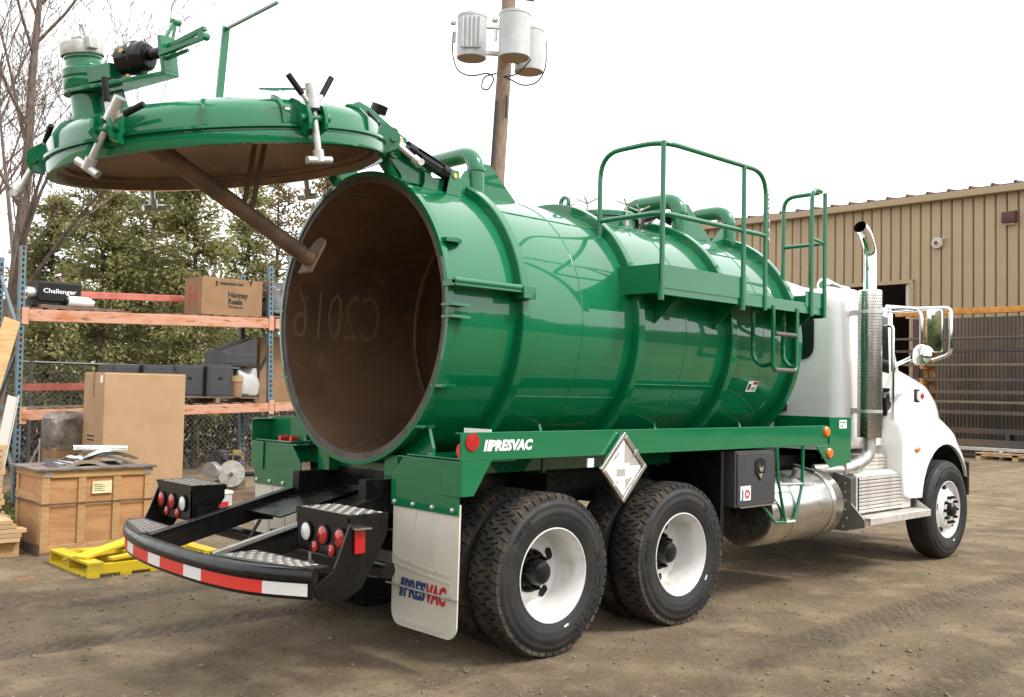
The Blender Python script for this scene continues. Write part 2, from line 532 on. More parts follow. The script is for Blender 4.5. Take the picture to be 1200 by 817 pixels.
def ground_z(x, y):
    z = 0.010 * (vnoise(x * 0.9, y * 0.9, 1) - 0.5) + 0.012 * (vnoise(x * 2.7, y * 2.7, 2) - 0.5)
    z += 0.010 * (vnoise(x * 8, y * 8, 3) - 0.5) * (0.3 + 1.2 * vnoise(x * 0.6, y * 0.6, 31)) + 0.008 * (vnoise(x * 17, y * 17, 4) - 0.5) * (0.2 + 1.4 * vnoise(x * 0.9, y * 0.9, 32))
    rut = np.zeros_like(x)
    for fn, x0, x1, wd, dp in TRACKS:
        d = y - fn(x)
        m = np.exp(-np.abs(d / (wd * 0.5)) ** 6) * (1 / (1 + np.exp(-(x - x0) * 5))) * (1 / (1 + np.exp((x - x1) * 5)))
        patch = np.clip((vnoise(x * 0.8, y * 2.0, 9) - 0.2) * 2.2, 0.0, 1)
        lug = 0.5 + 0.5 * np.sin(x * 48 + np.sign(np.sin(d * 60)) * 1.3)
        z = z * (1 - 0.5 * m * patch) - m * patch * dp * (0.35 + 0.95 * lug * (0.4 + 0.6 * vnoise(x * 3, y * 3, 12)))
        edge = np.exp(-((np.abs(d) - wd * 0.62) / 0.07) ** 2) * (1 / (1 + np.exp(-(x - x0) * 5))) * (1 / (1 + np.exp((x - x1) * 5)))
        z += edge * patch * dp * 0.55 * vnoise(x * 6, y * 6, 14)
        rut = np.maximum(rut, m * patch * (0.35 + 0.65 * lug))
    return z - 0.006, rut

gx = axis_coords(-6.0, 13.0, 0.042, 600)
gy = axis_coords(-6.2, 7.0, 0.042, 600)
GX, GY = np.meshgrid(gx, gy, indexing='ij')
GZ, RUT = ground_z(GX, GY)
far = np.clip((np.hypot(GX - 3, GY - 1) - 25) / 60, 0, 1)
GZ = GZ * (1 - far) - 0.006 * far
nx, ny = GX.shape
verts = np.stack([GX, GY, GZ], -1).reshape(-1, 3)
ii = np.arange(nx * ny).reshape(nx, ny)
faces = np.stack([ii[:-1, :-1], ii[1:, :-1], ii[1:, 1:], ii[:-1, 1:]], -1).reshape(-1, 4)

gm = bpy.data.materials.new('yard_mud')
gm.use_nodes = True
t = gm.node_tree; N = t.nodes; L = t.links
bs = N['Principled BSDF']
tc = N.new('ShaderNodeTexCoord')
def gnoise(sc, det=8, rough=0.62):
    n = N.new('ShaderNodeTexNoise'); n.inputs['Scale'].default_value = sc; n.inputs['Detail'].default_value = det
    n.inputs['Roughness'].default_value = rough
    L.new(tc.outputs['Object'], n.inputs['Vector']); return n.outputs[0]
def mrange(s, a, b, c=0.0, d=1.0):
    n = N.new('ShaderNodeMapRange'); n.inputs[1].default_value = a; n.inputs[2].default_value = b
    n.inputs[3].default_value = c; n.inputs[4].default_value = d
    L.new(s, n.inputs[0]); return n.outputs[0]
def gmix(f, a, b):
    n = N.new('ShaderNodeMix'); n.data_type = 'RGBA'
    L.new(f, n.inputs[0])
    for s, k in ((a, 6), (b, 7)):
        if isinstance(s, tuple): n.inputs[k].default_value = (*s, 1)
        else: L.new(s, n.inputs[k])
    return n.outputs[2]
c1 = gmix(mrange(gnoise(0.55), 0.36, 0.66), (0.135, 0.096, 0.056), (0.235, 0.176, 0.108))
c1 = gmix(mrange(gnoise(2.3), 0.48, 0.72), c1, (0.31, 0.24, 0.155))
c1 = gmix(mrange(gnoise(1.2), 0.57, 0.72), c1, (0.08, 0.056, 0.033))
c1 = gmix(mrange(gnoise(26, 4), 0.60, 0.72), c1, (0.33, 0.265, 0.185))
c1 = gmix(mrange(gnoise(40, 4), 0.60, 0.75), c1, (0.047, 0.036, 0.028))
at = N.new('ShaderNodeAttribute'); at.attribute_name = 'rut'
c1 = gmix(mrange(at.outputs['Fac'], 0.1, 1.1, 0.0, 0.75), c1, (0.052, 0.039, 0.028))
L.new(c1, bs.inputs['Base Color'])
L.new(mrange(gnoise(1.2), 0.5, 0.72, 0.92, 0.6), bs.inputs['Roughness'])
bs.inputs['Specular IOR Level'].default_value = 0.3
bp = N.new('ShaderNodeBump'); bp.inputs['Strength'].default_value = 0.9; bp.inputs['Distance'].default_value = 0.045
L.new(gnoise(34, 10, 0.75), bp.inputs['Height'])
L.new(bp.outputs[0], bs.inputs['Normal'])
ground = npmesh('ground', verts, faces, gm, smooth=True)
a = ground.data.attributes.new('rut', 'FLOAT', 'POINT')
a.data.foreach_set('value', RUT.reshape(-1).astype(np.float32))
kind(ground, 'structure')

# loose stones on the yard
n = 12000
d = rng.uniform(0, 1, n) ** 1.6 * 20 + 5.0
pxs = rng.uniform(-40, 1240, n)
h2 = Vector((fw.x, fw.y, 0)).normalized()
r2 = Vector((rt2.x, rt2.y, 0)).normalized()
sx = CAM.x + h2.x * d + r2.x * (pxs - 600) / FPX * d
sy = CAM.y + h2.y * d + r2.y * (pxs - 600) / FPX * d
sz, _ = ground_z(sx, sy)
size = rng.lognormal(-5.15, 0.5, n).clip(0.003, 0.024)
octv = np.array([(1, 0, 0), (-1, 0, 0), (0, 1, 0), (0, -1, 0), (0, 0, 1), (0, 0, -1)], float)
octf = np.array([(0, 2, 4), (2, 1, 4), (1, 3, 4), (3, 0, 4), (2, 0, 5), (1, 2, 5), (3, 1, 5), (0, 3, 5)])
ov = octv[None] * (size[:, None, None] * rng.uniform(0.55, 1.3, (n, 6, 1))) * np.array([1.2, 0.9, 0.7])
ang = rng.uniform(0, 6.28, n); ca, sa = np.cos(ang)[:, None], np.sin(ang)[:, None]
vx = ov[:, :, 0] * ca - ov[:, :, 1] * sa + sx[:, None]
vy = ov[:, :, 0] * sa + ov[:, :, 1] * ca + sy[:, None]
vz = ov[:, :, 2] + (sz + size * 0.25)[:, None]
sv = np.stack([vx, vy, vz], -1).reshape(-1, 3)
sf = (octf[None] + (np.arange(n) * 6)[:, None, None]).reshape(-1, 3)
g = npmesh('loose_gravel', sv, sf, STONE)
kind(g, 'stuff', 'small loose stones scattered over the muddy yard')
g['category'] = 'gravel'

# ------------------------------------------------------------------ warehouse on the far side of the yard
WX = 27.0
B = thing('warehouse', 'tan ribbed steel warehouse with a dark open doorway behind the truck cab', 'building', (WX + 8, 8, 0))
PW = 0.335
DY0, DY1, DZ, EZ, LZ = 8.75, 13.6, 5.45, 8.05, 4.25
def panel(z0, z1):
    m = MB()
    prof = [(-PW / 2 + 0.012, 0.02), (-PW / 2 + 0.035, -0.03), (PW / 2 - 0.035, -0.03), (PW / 2 - 0.012, 0.02)]
    m.prism([(WX + q[1], q[0]) for q in prof], 'z', z0, z1)
    return m
y = -8.0 + PW / 2
pa = pb = None
while y < 24:
    over_door = DY0 - 0.05 < y < DY1 + 0.05
    if over_door:
        if pa is None:
            m = panel(DZ + 0.12, EZ); m.v = [p + Vector((0, y, 0)) for p in m.v]; pa = m.build('wall_panel', SIDING, B, smooth=0); ya = y
        else: dup(pa, (0, y - ya, 0), B)
    else:
        if pb is None:
            m = panel(LZ, EZ); m.v = [p + Vector((0, y, 0)) for p in m.v]; pb = m.build('wall_panel', SIDING, B, smooth=0); yb = y
        else: dup(pb, (0, y - yb, 0), B)
    y += PW
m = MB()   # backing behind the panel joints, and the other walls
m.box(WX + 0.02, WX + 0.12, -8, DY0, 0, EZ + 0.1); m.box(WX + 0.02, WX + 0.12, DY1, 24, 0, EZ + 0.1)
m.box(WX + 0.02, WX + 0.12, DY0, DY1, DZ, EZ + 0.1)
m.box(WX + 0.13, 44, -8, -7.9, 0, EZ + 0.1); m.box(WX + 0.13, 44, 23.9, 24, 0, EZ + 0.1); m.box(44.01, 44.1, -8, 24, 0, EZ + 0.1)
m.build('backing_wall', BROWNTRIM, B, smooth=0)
m = MB()   # finer corrugated cladding below
for (a, b) in ((-8, DY0 - 0.15), (DY1 + 0.15, 24)):
    k = a
    pts = []
    while k < b - 0.11:
        pts += [(WX - 0.005, k), (WX - 0.005, k + 0.045), (WX - 0.04, k + 0.06), (WX - 0.04, k + 0.1)]
        k += 0.115
    pts += [(WX + 0.015, pts[-1][1]), (WX + 0.015, a)]
    for i in range(len(pts) - 3):
        p, q = pts[i], pts[i + 1]
        m.add([(p[0], p[1], 0), (q[0], q[1], 0), (q[0], q[1], LZ - 0.003), (p[0], p[1], LZ - 0.003)], [(0, 1, 2, 3)])
m.build('lower_cladding', LOWCLAD, B, smooth=0)
m = MB()
m.box(WX - 0.1, WX + 0.05, DY0 - 0.13, DY0, 0, DZ + 0.12); m.box(WX - 0.1, WX + 0.05, DY1, DY1 + 0.13, 0, DZ + 0.12)
m.box(WX - 0.103, WX + 0.05, DY0 - 0.13, DY1 + 0.13, DZ, DZ + 0.123)
m.build('door_frame', TRIM, B, smooth=0)
m = MB()
m.box(WX - 0.14, WX - 0.06, DY0 - 0.34, DY0 - 0.14, 0, LZ); m.build('door_post', BROWNTRIM, B, smooth=0)
m = MB(); m.box(WX - 0.30, WX + 0.02, -8.1, 24.1, EZ, EZ + 0.22); m.build('eave_trim', TRIM, B, smooth=0, bevel=0.02)
m = MB()
m.hexa([(WX - 0.28, -8.1, EZ + 0.22), (44.2, -8.1, EZ + 1.6), (44.2, 24.1, EZ + 1.6), (WX - 0.28, 24.1, EZ + 0.22),
        (WX - 0.28, -8.1, EZ + 0.25), (44.2, -8.1, EZ + 1.65), (44.2, 24.1, EZ + 1.65), (WX - 0.28, 24.1, EZ + 0.25)])
k = -8
while k < 24:
    m.hexa([(WX - 0.3, k - 0.05, EZ + 0.24), (44.2, k - 0.05, EZ + 1.64), (44.2, k + 0.05, EZ + 1.64), (WX - 0.3, k + 0.05, EZ + 0.24),
            (WX - 0.3, k - 0.03, EZ + 0.32), (44.2, k - 0.03, EZ + 1.7), (44.2, k + 0.03, EZ + 1.7), (WX - 0.3, k + 0.03, EZ + 0.32)])
    k += 0.67
m.build('roof', BROWNTRIM, B, smooth=0)
p = hit(1183, 254, 0, WX - 0.15)
m = MB(); m.prism([(p.x + 0.16, p.z - 0.17), (p.x - 0.12, p.z - 0.2), (p.x - 0.16, p.z - 0.1), (p.x - 0.16, p.z + 0.13), (p.x + 0.16, p.z + 0.2)], 'y', p.y - 0.19, p.y + 0.19)
m.box(p.x - 0.03, p.x + 0.16, p.y - 0.12, p.y + 0.12, p.z - 0.25, p.z - 0.16, 1)
m.build('wall_light', [BROWNTRIM, LAMPGREY], B, bevel=0.015)
p = hit(1099, 285, 0, WX - 0.05)
m = MB(); m.lathe([(0.0, -0.16), (0.06, -0.16), (0.075, -0.12), (0.10, -0.10), (0.17, -0.10), (0.19, -0.06), (0.17, 0.02)], p, (1, 0, 0), 20)
m.lathe([(0.0, -0.175), (0.055, -0.165), (0.058, -0.12)], p, (1, 0, 0), 16, mi=1)
m.bar(p + Vector((-0.05, -0.12, 0.1)), p + Vector((-0.14, -0.3, 0.14)), 0.05, 0.05)
m.build('round_vent_light', [LAMPGREY, BROWNTRIM], B)
# something dim inside the doorway: a rolled door edge
m = MB(); m.hexa([(WX - 0.05, DY0 + 0.003, 4.3), (WX + 0.35, DY0 + 0.003, 4.5), (WX + 0.4, DY0 + 0.16, 4.5), (WX, DY0 + 0.16, 4.3),
                  (WX - 0.05, DY0 + 0.003, DZ - 0.01), (WX + 0.35, DY0 + 0.003, DZ - 0.01), (WX + 0.4, DY0 + 0.16, DZ - 0.01), (WX, DY0 + 0.16, DZ - 0.01)])
m.build('door_edge', LAMPGREY, B, smooth=0)

# ------------------------------------------------------------------ outdoor steel stock rack by the warehouse wall
RX = WX - 1.25
Rk = thing('steel_stock_rack', 'orange cantilever rack holding long steel bars against the warehouse wall', 'rack', (RX, 4, 0))
levels = [396, 411.5, 428, 446, 461, 472, 485]
zs = [hit(1150, q, 0, RX - 0.45).z for q in levels]
for py_ in (7.55, 1.9, -3.6):
    m = MB()
    m.box(RX - 0.05, RX + 0.05, py_ - 0.16, py_ - 0.07, 0, LZ); m.box(RX - 0.05, RX + 0.05, py_ + 0.07, py_ + 0.16, 0, LZ)
    m.box(RX - 0.9, RX + 0.6, py_ - 0.06, py_ + 0.06, 0.0, 0.14)
    m.build('post', YARDORANGE, Rk, smooth=0)
    for z in zs:
        m = MB(); m.bar((RX - 0.02, py_, z - 0.09), (RX - 0.62, py_, z - 0.06), 0.09, 0.09)
        m.box(RX - 0.66, RX - 0.6, py_ - 0.045, py_ + 0.045, z - 0.11, z + 0.05)
        m.build('arm', YARDORANGE, Rk, smooth=0)
m = MB(); m.box(RX - 0.08, RX + 0.08, -6, DY0 - 0.1, LZ + 0.01, LZ + 0.19); m.build('top_beam', YARDORANGE, Rk, smooth=0, bevel=0.01)
i = 0
words = ['topmost', 'second', 'third', 'fourth', 'fifth', 'sixth', 'seventh']
for lv, z in enumerate(zs):
    for k in range(3):
        th = random.uniform(0.06, 0.115)
        x = RX - 0.16 - 0.17 * k
        y1 = random.uniform(8.0, 8.9); y0 = random.uniform(-5.5, -4.5)
        m = MB()
        if k == 1: m.cyl((x, y0, z - 0.014 + th / 2), (x, y1, z - 0.014 + th / 2), th / 2, n=8)
        else: m.box(x - th / 2, x + th / 2, y0, y1, z - 0.02, z - 0.02 + th)
        yel = (lv in (2, 5)) and k == 2
        shape = 'square' if k != 1 else 'round'
        o = m.build('steel_bar', BARYEL if yel else BARSTEEL, None, smooth=0)
        tag(o, '%s%s bar %s on the %s level of the orange rack' % ('yellowed ' if yel else 'dark ', shape, ('next to the posts', 'midway', 'out at the arm tips')[k], words[lv]), 'steel bar', 'steel bars on the stock rack')
for k, (q, hh, xx) in enumerate(((502, 0.16, 0.45), (515, 0.2, 0.6), (524, 0.1, 0.95))):
    z = hit(1150, q, 0, RX - xx).z
    m = MB(); m.box(RX - xx - 0.16, RX - xx + 0.16, -5, 7.4 + 0.5 * k, max(z - hh, 0.16), max(z, 0.2)); 
    m.box(RX - xx - 0.2, RX - xx + 0.2, 1.0, 1.1, -0.01, max(z - hh, 0.16) + 0.01); m.box(RX - xx - 0.2, RX - xx + 0.2, 5.0, 5.1, -0.01, max(z - hh, 0.16) + 0.01)
    o = m.build('steel_beam', BARSTEEL if k < 2 else STEEL, None, smooth=0, bevel=0.01)
    tag(o, ['heavy dark steel beam low down in the stock rack', 'dark steel beam resting on blocks at the rack base', 'pale galvanised rail lying in front of the rack base'][k], 'steel beam')
p = hit(1142, 538, 2, 0)
P_ = thing('wooden_pallet', 'light wooden pallet lying on the ground before the steel rack', 'pallet', (p.x + 0.5, p.y - 1.0, 0))
for k in range(7):
    m = MB(); yy = p.y - 0.02 - k * 0.33; m.box(p.x, p.x + 1.0, yy - 0.24, yy, 0.16, 0.19); m.build('deck_board', PINE, P_, smooth=0)
for xx in (0.02, 0.46, 0.9):
    m = MB()
    for yy in (0.02, 1.0, 2.05): m.box(p.x + xx, p.x + xx + 0.09, p.y - yy - 0.15, p.y - yy, -0.01, 0.159)
    m.box(p.x + xx, p.x + xx + 0.09, p.y - 2.2, p.y - 0.02, 0.1, 0.1585)
    m.build('stringer', PINE, P_, smooth=0)

# ------------------------------------------------------------------ utility pole
b0, b1 = atd(583, 200, 20.0), atd(599, -40, 20.0)
dirp = (b1 - b0).normalized()
base = b0 - dirp * ((b0.z + 0.3) / dirp.z)
topp = b0 + dirp * 9.0
UP = thing('utility_pole', 'leaning wooden utility pole with three grey transformer cans', 'utility pole', (base.x, base.y, 0))
m = MB(); m.tube([base, b0, b0 + dirp * 4.2, topp], [0.2, 0.155, 0.14, 0.12], 14); m.build('pole', POLEWOOD, UP)
def can(px, py, d, r_, h_, bushing=True, rad=True):
    c = atd(px, py, d)
    m = MB()
    m.lathe([(0, h_ / 2 + 0.05), (r_ * 0.6, h_ / 2 + 0.04), (r_ * 1.03, h_ / 2), (r_ * 1.03, h_ / 2 - 0.05), (r_, h_ / 2 - 0.06), (r_, -h_ / 2), (r_ * 0.95, -h_ / 2 - 0.01)], c, (0, 0, 1), 28)
    m.lathe([(r_ * 0.951, -h_ / 2 - 0.012), (0.0, -h_ / 2 - 0.014)], c, (0, 0, 1), 28, mi=1)
    o = m.build('transformer', [CANGREY, CANRUST], UP)
    if rad:
        m = MB()
        for k in range(5):
            s = c - fw * (r_ + 0.02) + rt * (k - 2) * 0.085
            m.box(s.x - 0.03, s.x + 0.03, s.y - 0.03, s.y + 0.03, s.z - 0.3, s.z + 0.33)
        m.build('cooling_fins', CANGREY, o)
    m = MB()
    s = c - rt * (r_ + 0.03) + Vector((0, 0, h_ / 2 - 0.15))
    m.tube([s, s - rt * 0.09 + Vector((0, 0, 0.03)), s - rt * 0.12 + Vector((0, 0, 0.02))], [0.045, 0.065, 0.03], 8)
    m.build('bushing', STEEL, o); m = MB()
    s2 = c - rt * (r_ + 0.06) + Vector((0, 0, h_ / 2 - 0.42))
    m.tube([s2 + Vector((0, 0, 0.1)), s2 - Vector((0, 0, 0.12))], 0.035, 8)
    m.build('arrester', STEEL, o)
    pc = base + dirp * ((c.z - base.z) / dirp.z)
    for dz in (0.25, -0.3):
        m = MB(); m.bar(c + Vector((0, 0, dz)), pc + Vector((0, 0, dz)), 0.1, 0.07); m.build('bracket', STEEL, o)
    return c
ca_ = can(553, 44, 19.9, 0.30, 0.86)
cb_ = can(603, 42, 19.3, 0.31, 0.88, rad=False)
cc_ = can(620, 60, 20.4, 0.30, 0.88, rad=False)
m = MB(); m.bar(atd(560, -14, 19.8), atd(626, -2, 20.2), 0.1, 0.12); m.build('crossarm', POLEWOOD, UP)
for k, pth in enumerate((
    [(531, 38), (530, 65), (536, 84), (552, 90), (572, 85), (580, 92), (572, 106), (564, 104), (566, 90), (582, 86)],
    [(640, 48), (640, 80), (630, 98), (612, 101), (598, 93), (590, 90)],
    [(612, 20), (611, 50), (603, 62)], [(622, 70), (606, 88), (590, 90)])):
    m = MB(); m.tube(smoothpath([atd(q[0], q[1], 19.5 + 0.3 * (k % 2)) for q in pth], 0.2, 4), 0.016, 6); m.build('cable', WIRE, UP)
m = MB(); m.tube([atd(582, 118, 19.82), atd(578, 170, 19.82), atd(573, 240, 19.85)], 0.03, 6); m.build('conduit', WIRE, UP); m = MB(); m.tube([atd(594, 112, 19.82), atd(593, 138, 19.82)], 0.025, 6)
m.build('conduit', WIRE, UP)

# ------------------------------------------------------------------ trees
def cedar(px, d, ytop, rad, leaves=9000, dens=1.0, matl=None, label='', dry=False, zlow=0.25):
    b = atd(px, 560, d); bx, by = b.x, b.y
    H = atd(px, ytop, d).z
    T = thing('cedar_tree' if not dry else 'leafy_tree', label, 'tree', (bx, by, 0), 'trees behind the pallet racking')
    leaves = int(leaves * (1.35 if not dry else 1.6)); lean = rng.normal(0, 0.02, 2)
    m = MB()
    m.tube([(bx, by, -0.2), (bx + lean[0] * H * 0.5, by + lean[1] * H * 0.5, H * 0.5), (bx + lean[0] * H, by + lean[1] * H, H * 0.97)], [0.10 if not dry else 0.07, 0.055, 0.01], 8)
    nb = int(150 * dens)
    clumps = []
    for k in range(nb):
        t_ = zlow / 2 + (1 - zlow / 2) * (k + rng.uniform(0, 1)) / nb
        z0 = H * t_ * 0.97
        prof = (1 - t_) ** 0.6 * 0.95 + 0.08 if not dry else math.sin(math.pi * min(1, t_ * 0.95 + 0.1)) ** 0.7
        L_ = rad * prof * rng.uniform(0.55, 1.15)
        az = rng.uniform(0, 2 * math.pi)
        tip = Vector((bx + lean[0] * z0 + math.cos(az) * L_, by + lean[1] * z0 + math.sin(az) * L_, z0 + L_ * rng.uniform(-0.05, 0.45)))
        root = Vector((bx + lean[0] * z0, by + lean[1] * z0, z0))
        m.tube([root, (root + tip) / 2 + Vector((0, 0, -0.04)), tip], [0.022, 0.014, 0.004], 4, False)
        bd = (tip - root).normalized()
        for q in np.linspace(0.25, 1.0, 6):
            clumps.append((*(root.lerp(tip, q)), (0.075 + 0.125 * q) * (0.65 + 0.5 * L_ / rad), *bd))
    m.build('trunk', BARK, T)
    cl = np.array(clumps)
    cl = cl[rng.uniform(0, 1, len(cl)) < (0.72 if not dry else 0.55)]
    pick = rng.integers(0, len(cl), leaves)
    ctint = rng.uniform(0, 1, len(cl))
    c = cl[pick]
    pos = c[:, :3] + rng.normal(0, 1, (leaves, 3)) * c[:, 3:4] * np.array([0.8, 0.8, 0.55]) + c[:, 4:7] * (rng.uniform(-0.5, 1.0, leaves) * 0.16)[:, None]
    pos[:, 2] = np.maximum(pos[:, 2], 0.05)
    ln = rng.uniform(0.06, 0.15, leaves) * (1.0 if not dry else 0.75)
    wd = ln * rng.uniform(0.3, 0.55, leaves) * (1 if not dry else 1.4)
    u = rng.normal(0, 0.55, (leaves, 3)) + c[:, 4:7] * (0.9 if not dry else 0.1); u[:, 2] -= 0.25
    u /= np.linalg.norm(u, axis=1)[:, None]
    v = np.cross(u, rng.normal(0, 1, (leaves, 3))); v /= np.linalg.norm(v, axis=1)[:, None]
    u *= ln[:, None]; v *= wd[:, None] * 0.5
    q = np.stack([pos - v * 0.4, pos + u * 0.5 - v, pos + u, pos + u * 0.5 + v], 1).reshape(-1, 3)
    f = np.arange(leaves * 4).reshape(-1, 4)
    tint = np.clip(ctint[pick] * 0.75 + rng.uniform(0, 0.3, leaves), 0, 1)
    npmesh('crown', q, f, matl or CEDAR, T, (bx, by, 0), tint)
    return T

for px_, d_, yt, ra, lv, lab in (
    (46, 20.5, 222, 1.2, 11000, 'cedar nearest the leaning bare tree, behind the rack upright'),
    (112, 19.5, 150, 1.5, 14000, 'tall yellow-green cedar behind the dark winch on the top shelf'),
    (170, 21.0, 120, 1.55, 14000, 'tallest dense cedar behind the middle of the pallet rack'),
    (228, 19.5, 145, 1.3, 13000, 'cedar behind the printed cardboard box on the rack'),
    (280, 22.0, 200, 1.0, 9000, 'narrow cedar showing between the prop tube and the rack')):
    cedar(px_, d_, yt, ra, lv, label=lab)
for px_, d_, yt, ra, lv, lab in (
    (75, 27, 318, 2.0, 12000, 'low spreading cedar in the back row beside the bare tree'),
    (142, 28, 305, 2.1, 12000, 'broad cedar in the back row behind the tall cedars'),
    (205, 27, 312, 2.0, 12000, 'broad cedar in the back row behind the printed box'),
    (262, 28, 330, 2.0, 10000, 'low cedar in the back row by the tank mouth'),
    (-8, 26, 350, 2.0, 9000, 'low cedar at the far left end of the tree row')):
    cedar(px_, d_, yt, ra, lv, label=lab)
cedar(318, 23.5, 182, 1.3, 3600, 0.8, DRYLEAF, 'thin pale leafy tree under the raised tank door', True)
cedar(368, 22.5, 170, 1.35, 4200, 0.8, DRYLEAF, 'sparse brown leaved tree beside the tank mouth', True)
cedar(545, 24, 212, 0.7, 700, 0.5, DRYLEAF, 'small twiggy brown tree top behind the hydraulic ram', True)

def bare_tree(base, tip, r0, label, seed, levels_=5, nb=9):
    rr = random.Random(seed)
    T = thing('bare_tree', label, 'tree', (base.x, base.y, 0), 'bare trees beside the racking')
    trunk = MB(); crown = MB()
    def grow(mb, p, d, ln, r_, lev):
        pts = [p]; rad = [r_]
        n_ = 5 if lev < 3 else 3
        dd = d.normalized()
        for k in range(n_):
            dd = (dd + Vector((rr.uniform(-1, 1), rr.uniform(-1, 1), rr.uniform(-0.6, 0.9))) * (0.05 if lev == 0 else 0.16)).normalized()
            pts.append(pts[-1] + dd * ln / n_); rad.append(r_ * (1 - 0.75 * (k + 1) / n_))
        mb.tube(pts, [max(x, 0.0035) for x in rad], 8 if lev == 0 else (5 if lev < 3 else 3), False)
        if lev >= levels_: return
        for k in range({0: nb, 1: 6, 2: 5, 3: 4}.get(lev, 3)):
            t_ = rr.uniform(0.25 if lev else 0.3, 1.0)
            i_ = min(int(t_ * n_), n_ - 1)
            q = pts[i_].lerp(pts[i_ + 1], t_ * n_ - i_)
            s = Vector((rr.uniform(-1, 1), rr.uniform(-1, 1), rr.uniform(-0.1, 0.9)))
            nd = (dd * 0.75 + s * 0.95).normalized()
            grow(crown, q, nd, ln * rr.uniform(0.35, 0.62), max(rad[i_] * rr.uniform(0.3, 0.5), 0.005), lev + 1)
    grow(trunk, base, tip - base, (tip - base).length, r0, 0)
    trunk.build('trunk', GREYBARK, T); crown.build('crown', GREYBARK, T, smooth=0)
g0 = atd(-22, 560, 15.5); g0.z = -0.2
bare_tree(g0, atd(92, -30, 16.0), 0.155, 'bare leaning grey-brown tree behind the blue rack upright', 3, 5, 13)
g0 = atd(-75, 560, 19); g0.z = -0.2
bare_tree(g0, atd(-10, -60, 19), 0.16, 'thin bare tree beyond the leaning tree, at the yard edge', 11, 4, 10)

# fence along the trees
F0, F1 = Vector((-4.0, 11.6, 0)), Vector((8.0, 11.6, 0))
FN = thing('chain_link_fence', 'dark chain link fence in front of the cedars', 'fence', (2, 11.6, 0))
for k in range(6):
    m = MB(); x = -4 + 2.4 * k; m.cyl((x, 11.6, -0.1), (x, 11.6, 2.0), 0.035, n=10); m.build('post', FENCEWIRE, FN)
m = MB(); m.cyl((-4, 11.6, 1.98), (8, 11.6, 1.98), 0.02, n=8); m.build('rail', FENCEWIRE, FN)
m = MB()
k = -6.0
while k < 8.0:
    for s in (1, -1):
        xa, xb = k, k + 1.9
        za, zb = (0.05, 1.95) if s == 1 else (1.95, 0.05)
        if xa < -4: 
            if xb <= -4: continue
            tt = (-4 - xa) / 1.9; za = za + (zb - za) * tt; xa = -4
        if xb > 8:
            tt = (8 - xa) / (xb - xa); zb = za + (zb - za) * tt; xb = 8
        m.tube([(xa, 11.6 + 0.003 * s, za), (xb, 11.6 + 0.003 * s, zb)], 0.0035, 3, False)
    k += 0.1
m.build('wire_mesh', FENCEWIRE, FN, smooth=0)

# undergrowth below the trees and grass tufts
def scatter_leaves(name, n_, x0, x1, y0, y1, h_, m_, label, cat, bl=0.16):
    px_ = rng.uniform(x0, x1, n_); py_ = rng.uniform(y0, y1, n_)
    hh = h_ * (0.3 + 0.9 * vnoise(px_ * 0.9, py_ * 0.9, 21)) 
    pz = rng.uniform(0, 1, n_) * hh
    pos = np.stack([px_, py_, pz], 1)
    u = rng.normal(0, 1, (n_, 3)); u[:, 2] = np.abs(u[:, 2]) + 0.3; u /= np.linalg.norm(u, axis=1)[:, None]
    v = np.cross(u, rng.normal(0, 1, (n_, 3))); v /= np.linalg.norm(v, axis=1)[:, None]
    ln = rng.uniform(0.4, 1.0, n_) * bl
    u *= ln[:, None]; v *= ln[:, None] * 0.14
    q = np.stack([pos - v, pos + u * 0.6 - v, pos + u, pos + u * 0.6 + v], 1).reshape(-1, 3)
    o = npmesh(name, q, np.arange(n_ * 4).reshape(-1, 4), m_, None, (0, 0, 0), rng.uniform(0, 1, n_))
    kind(o, 'stuff', label); o['category'] = cat
scatter_leaves('undergrowth', 26000, -5, 16, 12.2, 16.5, 1.9, SHADELEAF, 'dense undergrowth behind the chain link fence, leaf colour darkened for shade', 'undergrowth', 0.22)
scatter_leaves('grass', 5000, -3.4, -0.2, 6.0, 11.4, 0.06, GRASSM, 'thin grass growing round the foot of the racking', 'grass', 0.16)

# unseen wood added behind the camera for paint and chrome to reflect
n_ = 26000
az = rng.uniform(R(150), R(342), n_); rd = rng.uniform(40, 48, n_)
hh = 3.2 + 2.6 * vnoise(np.degrees(az) * 0.22, rd * 0.2, 41) + 0.8 * vnoise(np.degrees(az) * 1.1, rd * 0.5, 42)
pos = np.stack([rd * np.cos(az), -2 + rd * np.sin(az), rng.uniform(0, 1, n_) ** 0.8 * hh], 1)
u = rng.normal(0, 1, (n_, 3)); u /= np.linalg.norm(u, axis=1)[:, None]
v = np.cross(u, rng.normal(0, 1, (n_, 3))); v /= np.linalg.norm(v, axis=1)[:, None]
ln = rng.uniform(0.6, 1.3, n_)[:, None]
q = np.stack([pos - v * ln * 0.2, pos + u * ln * 0.5 - v * ln * 0.35, pos + u * ln, pos + u * ln * 0.5 + v * ln * 0.35], 1).reshape(-1, 3)
o = npmesh('added_woodland', q, np.arange(n_ * 4).reshape(-1, 4), ADDEDLEAF, None, (0, 0, 0), rng.uniform(0, 1, n_))
kind(o, 'stuff', 'unseen wood added behind the camera for the truck to reflect'); o['category'] = 'wood'

# =================================================================== the vacuum truck
TK = thing('vacuum_truck', 'green tank vacuum truck with white cab and its rear tank door swung open', 'truck', (2.7, 0, 0))
TX0, TR, TZ = -0.719, 0.974, 2.156           # tank mouth x, radius, axis height

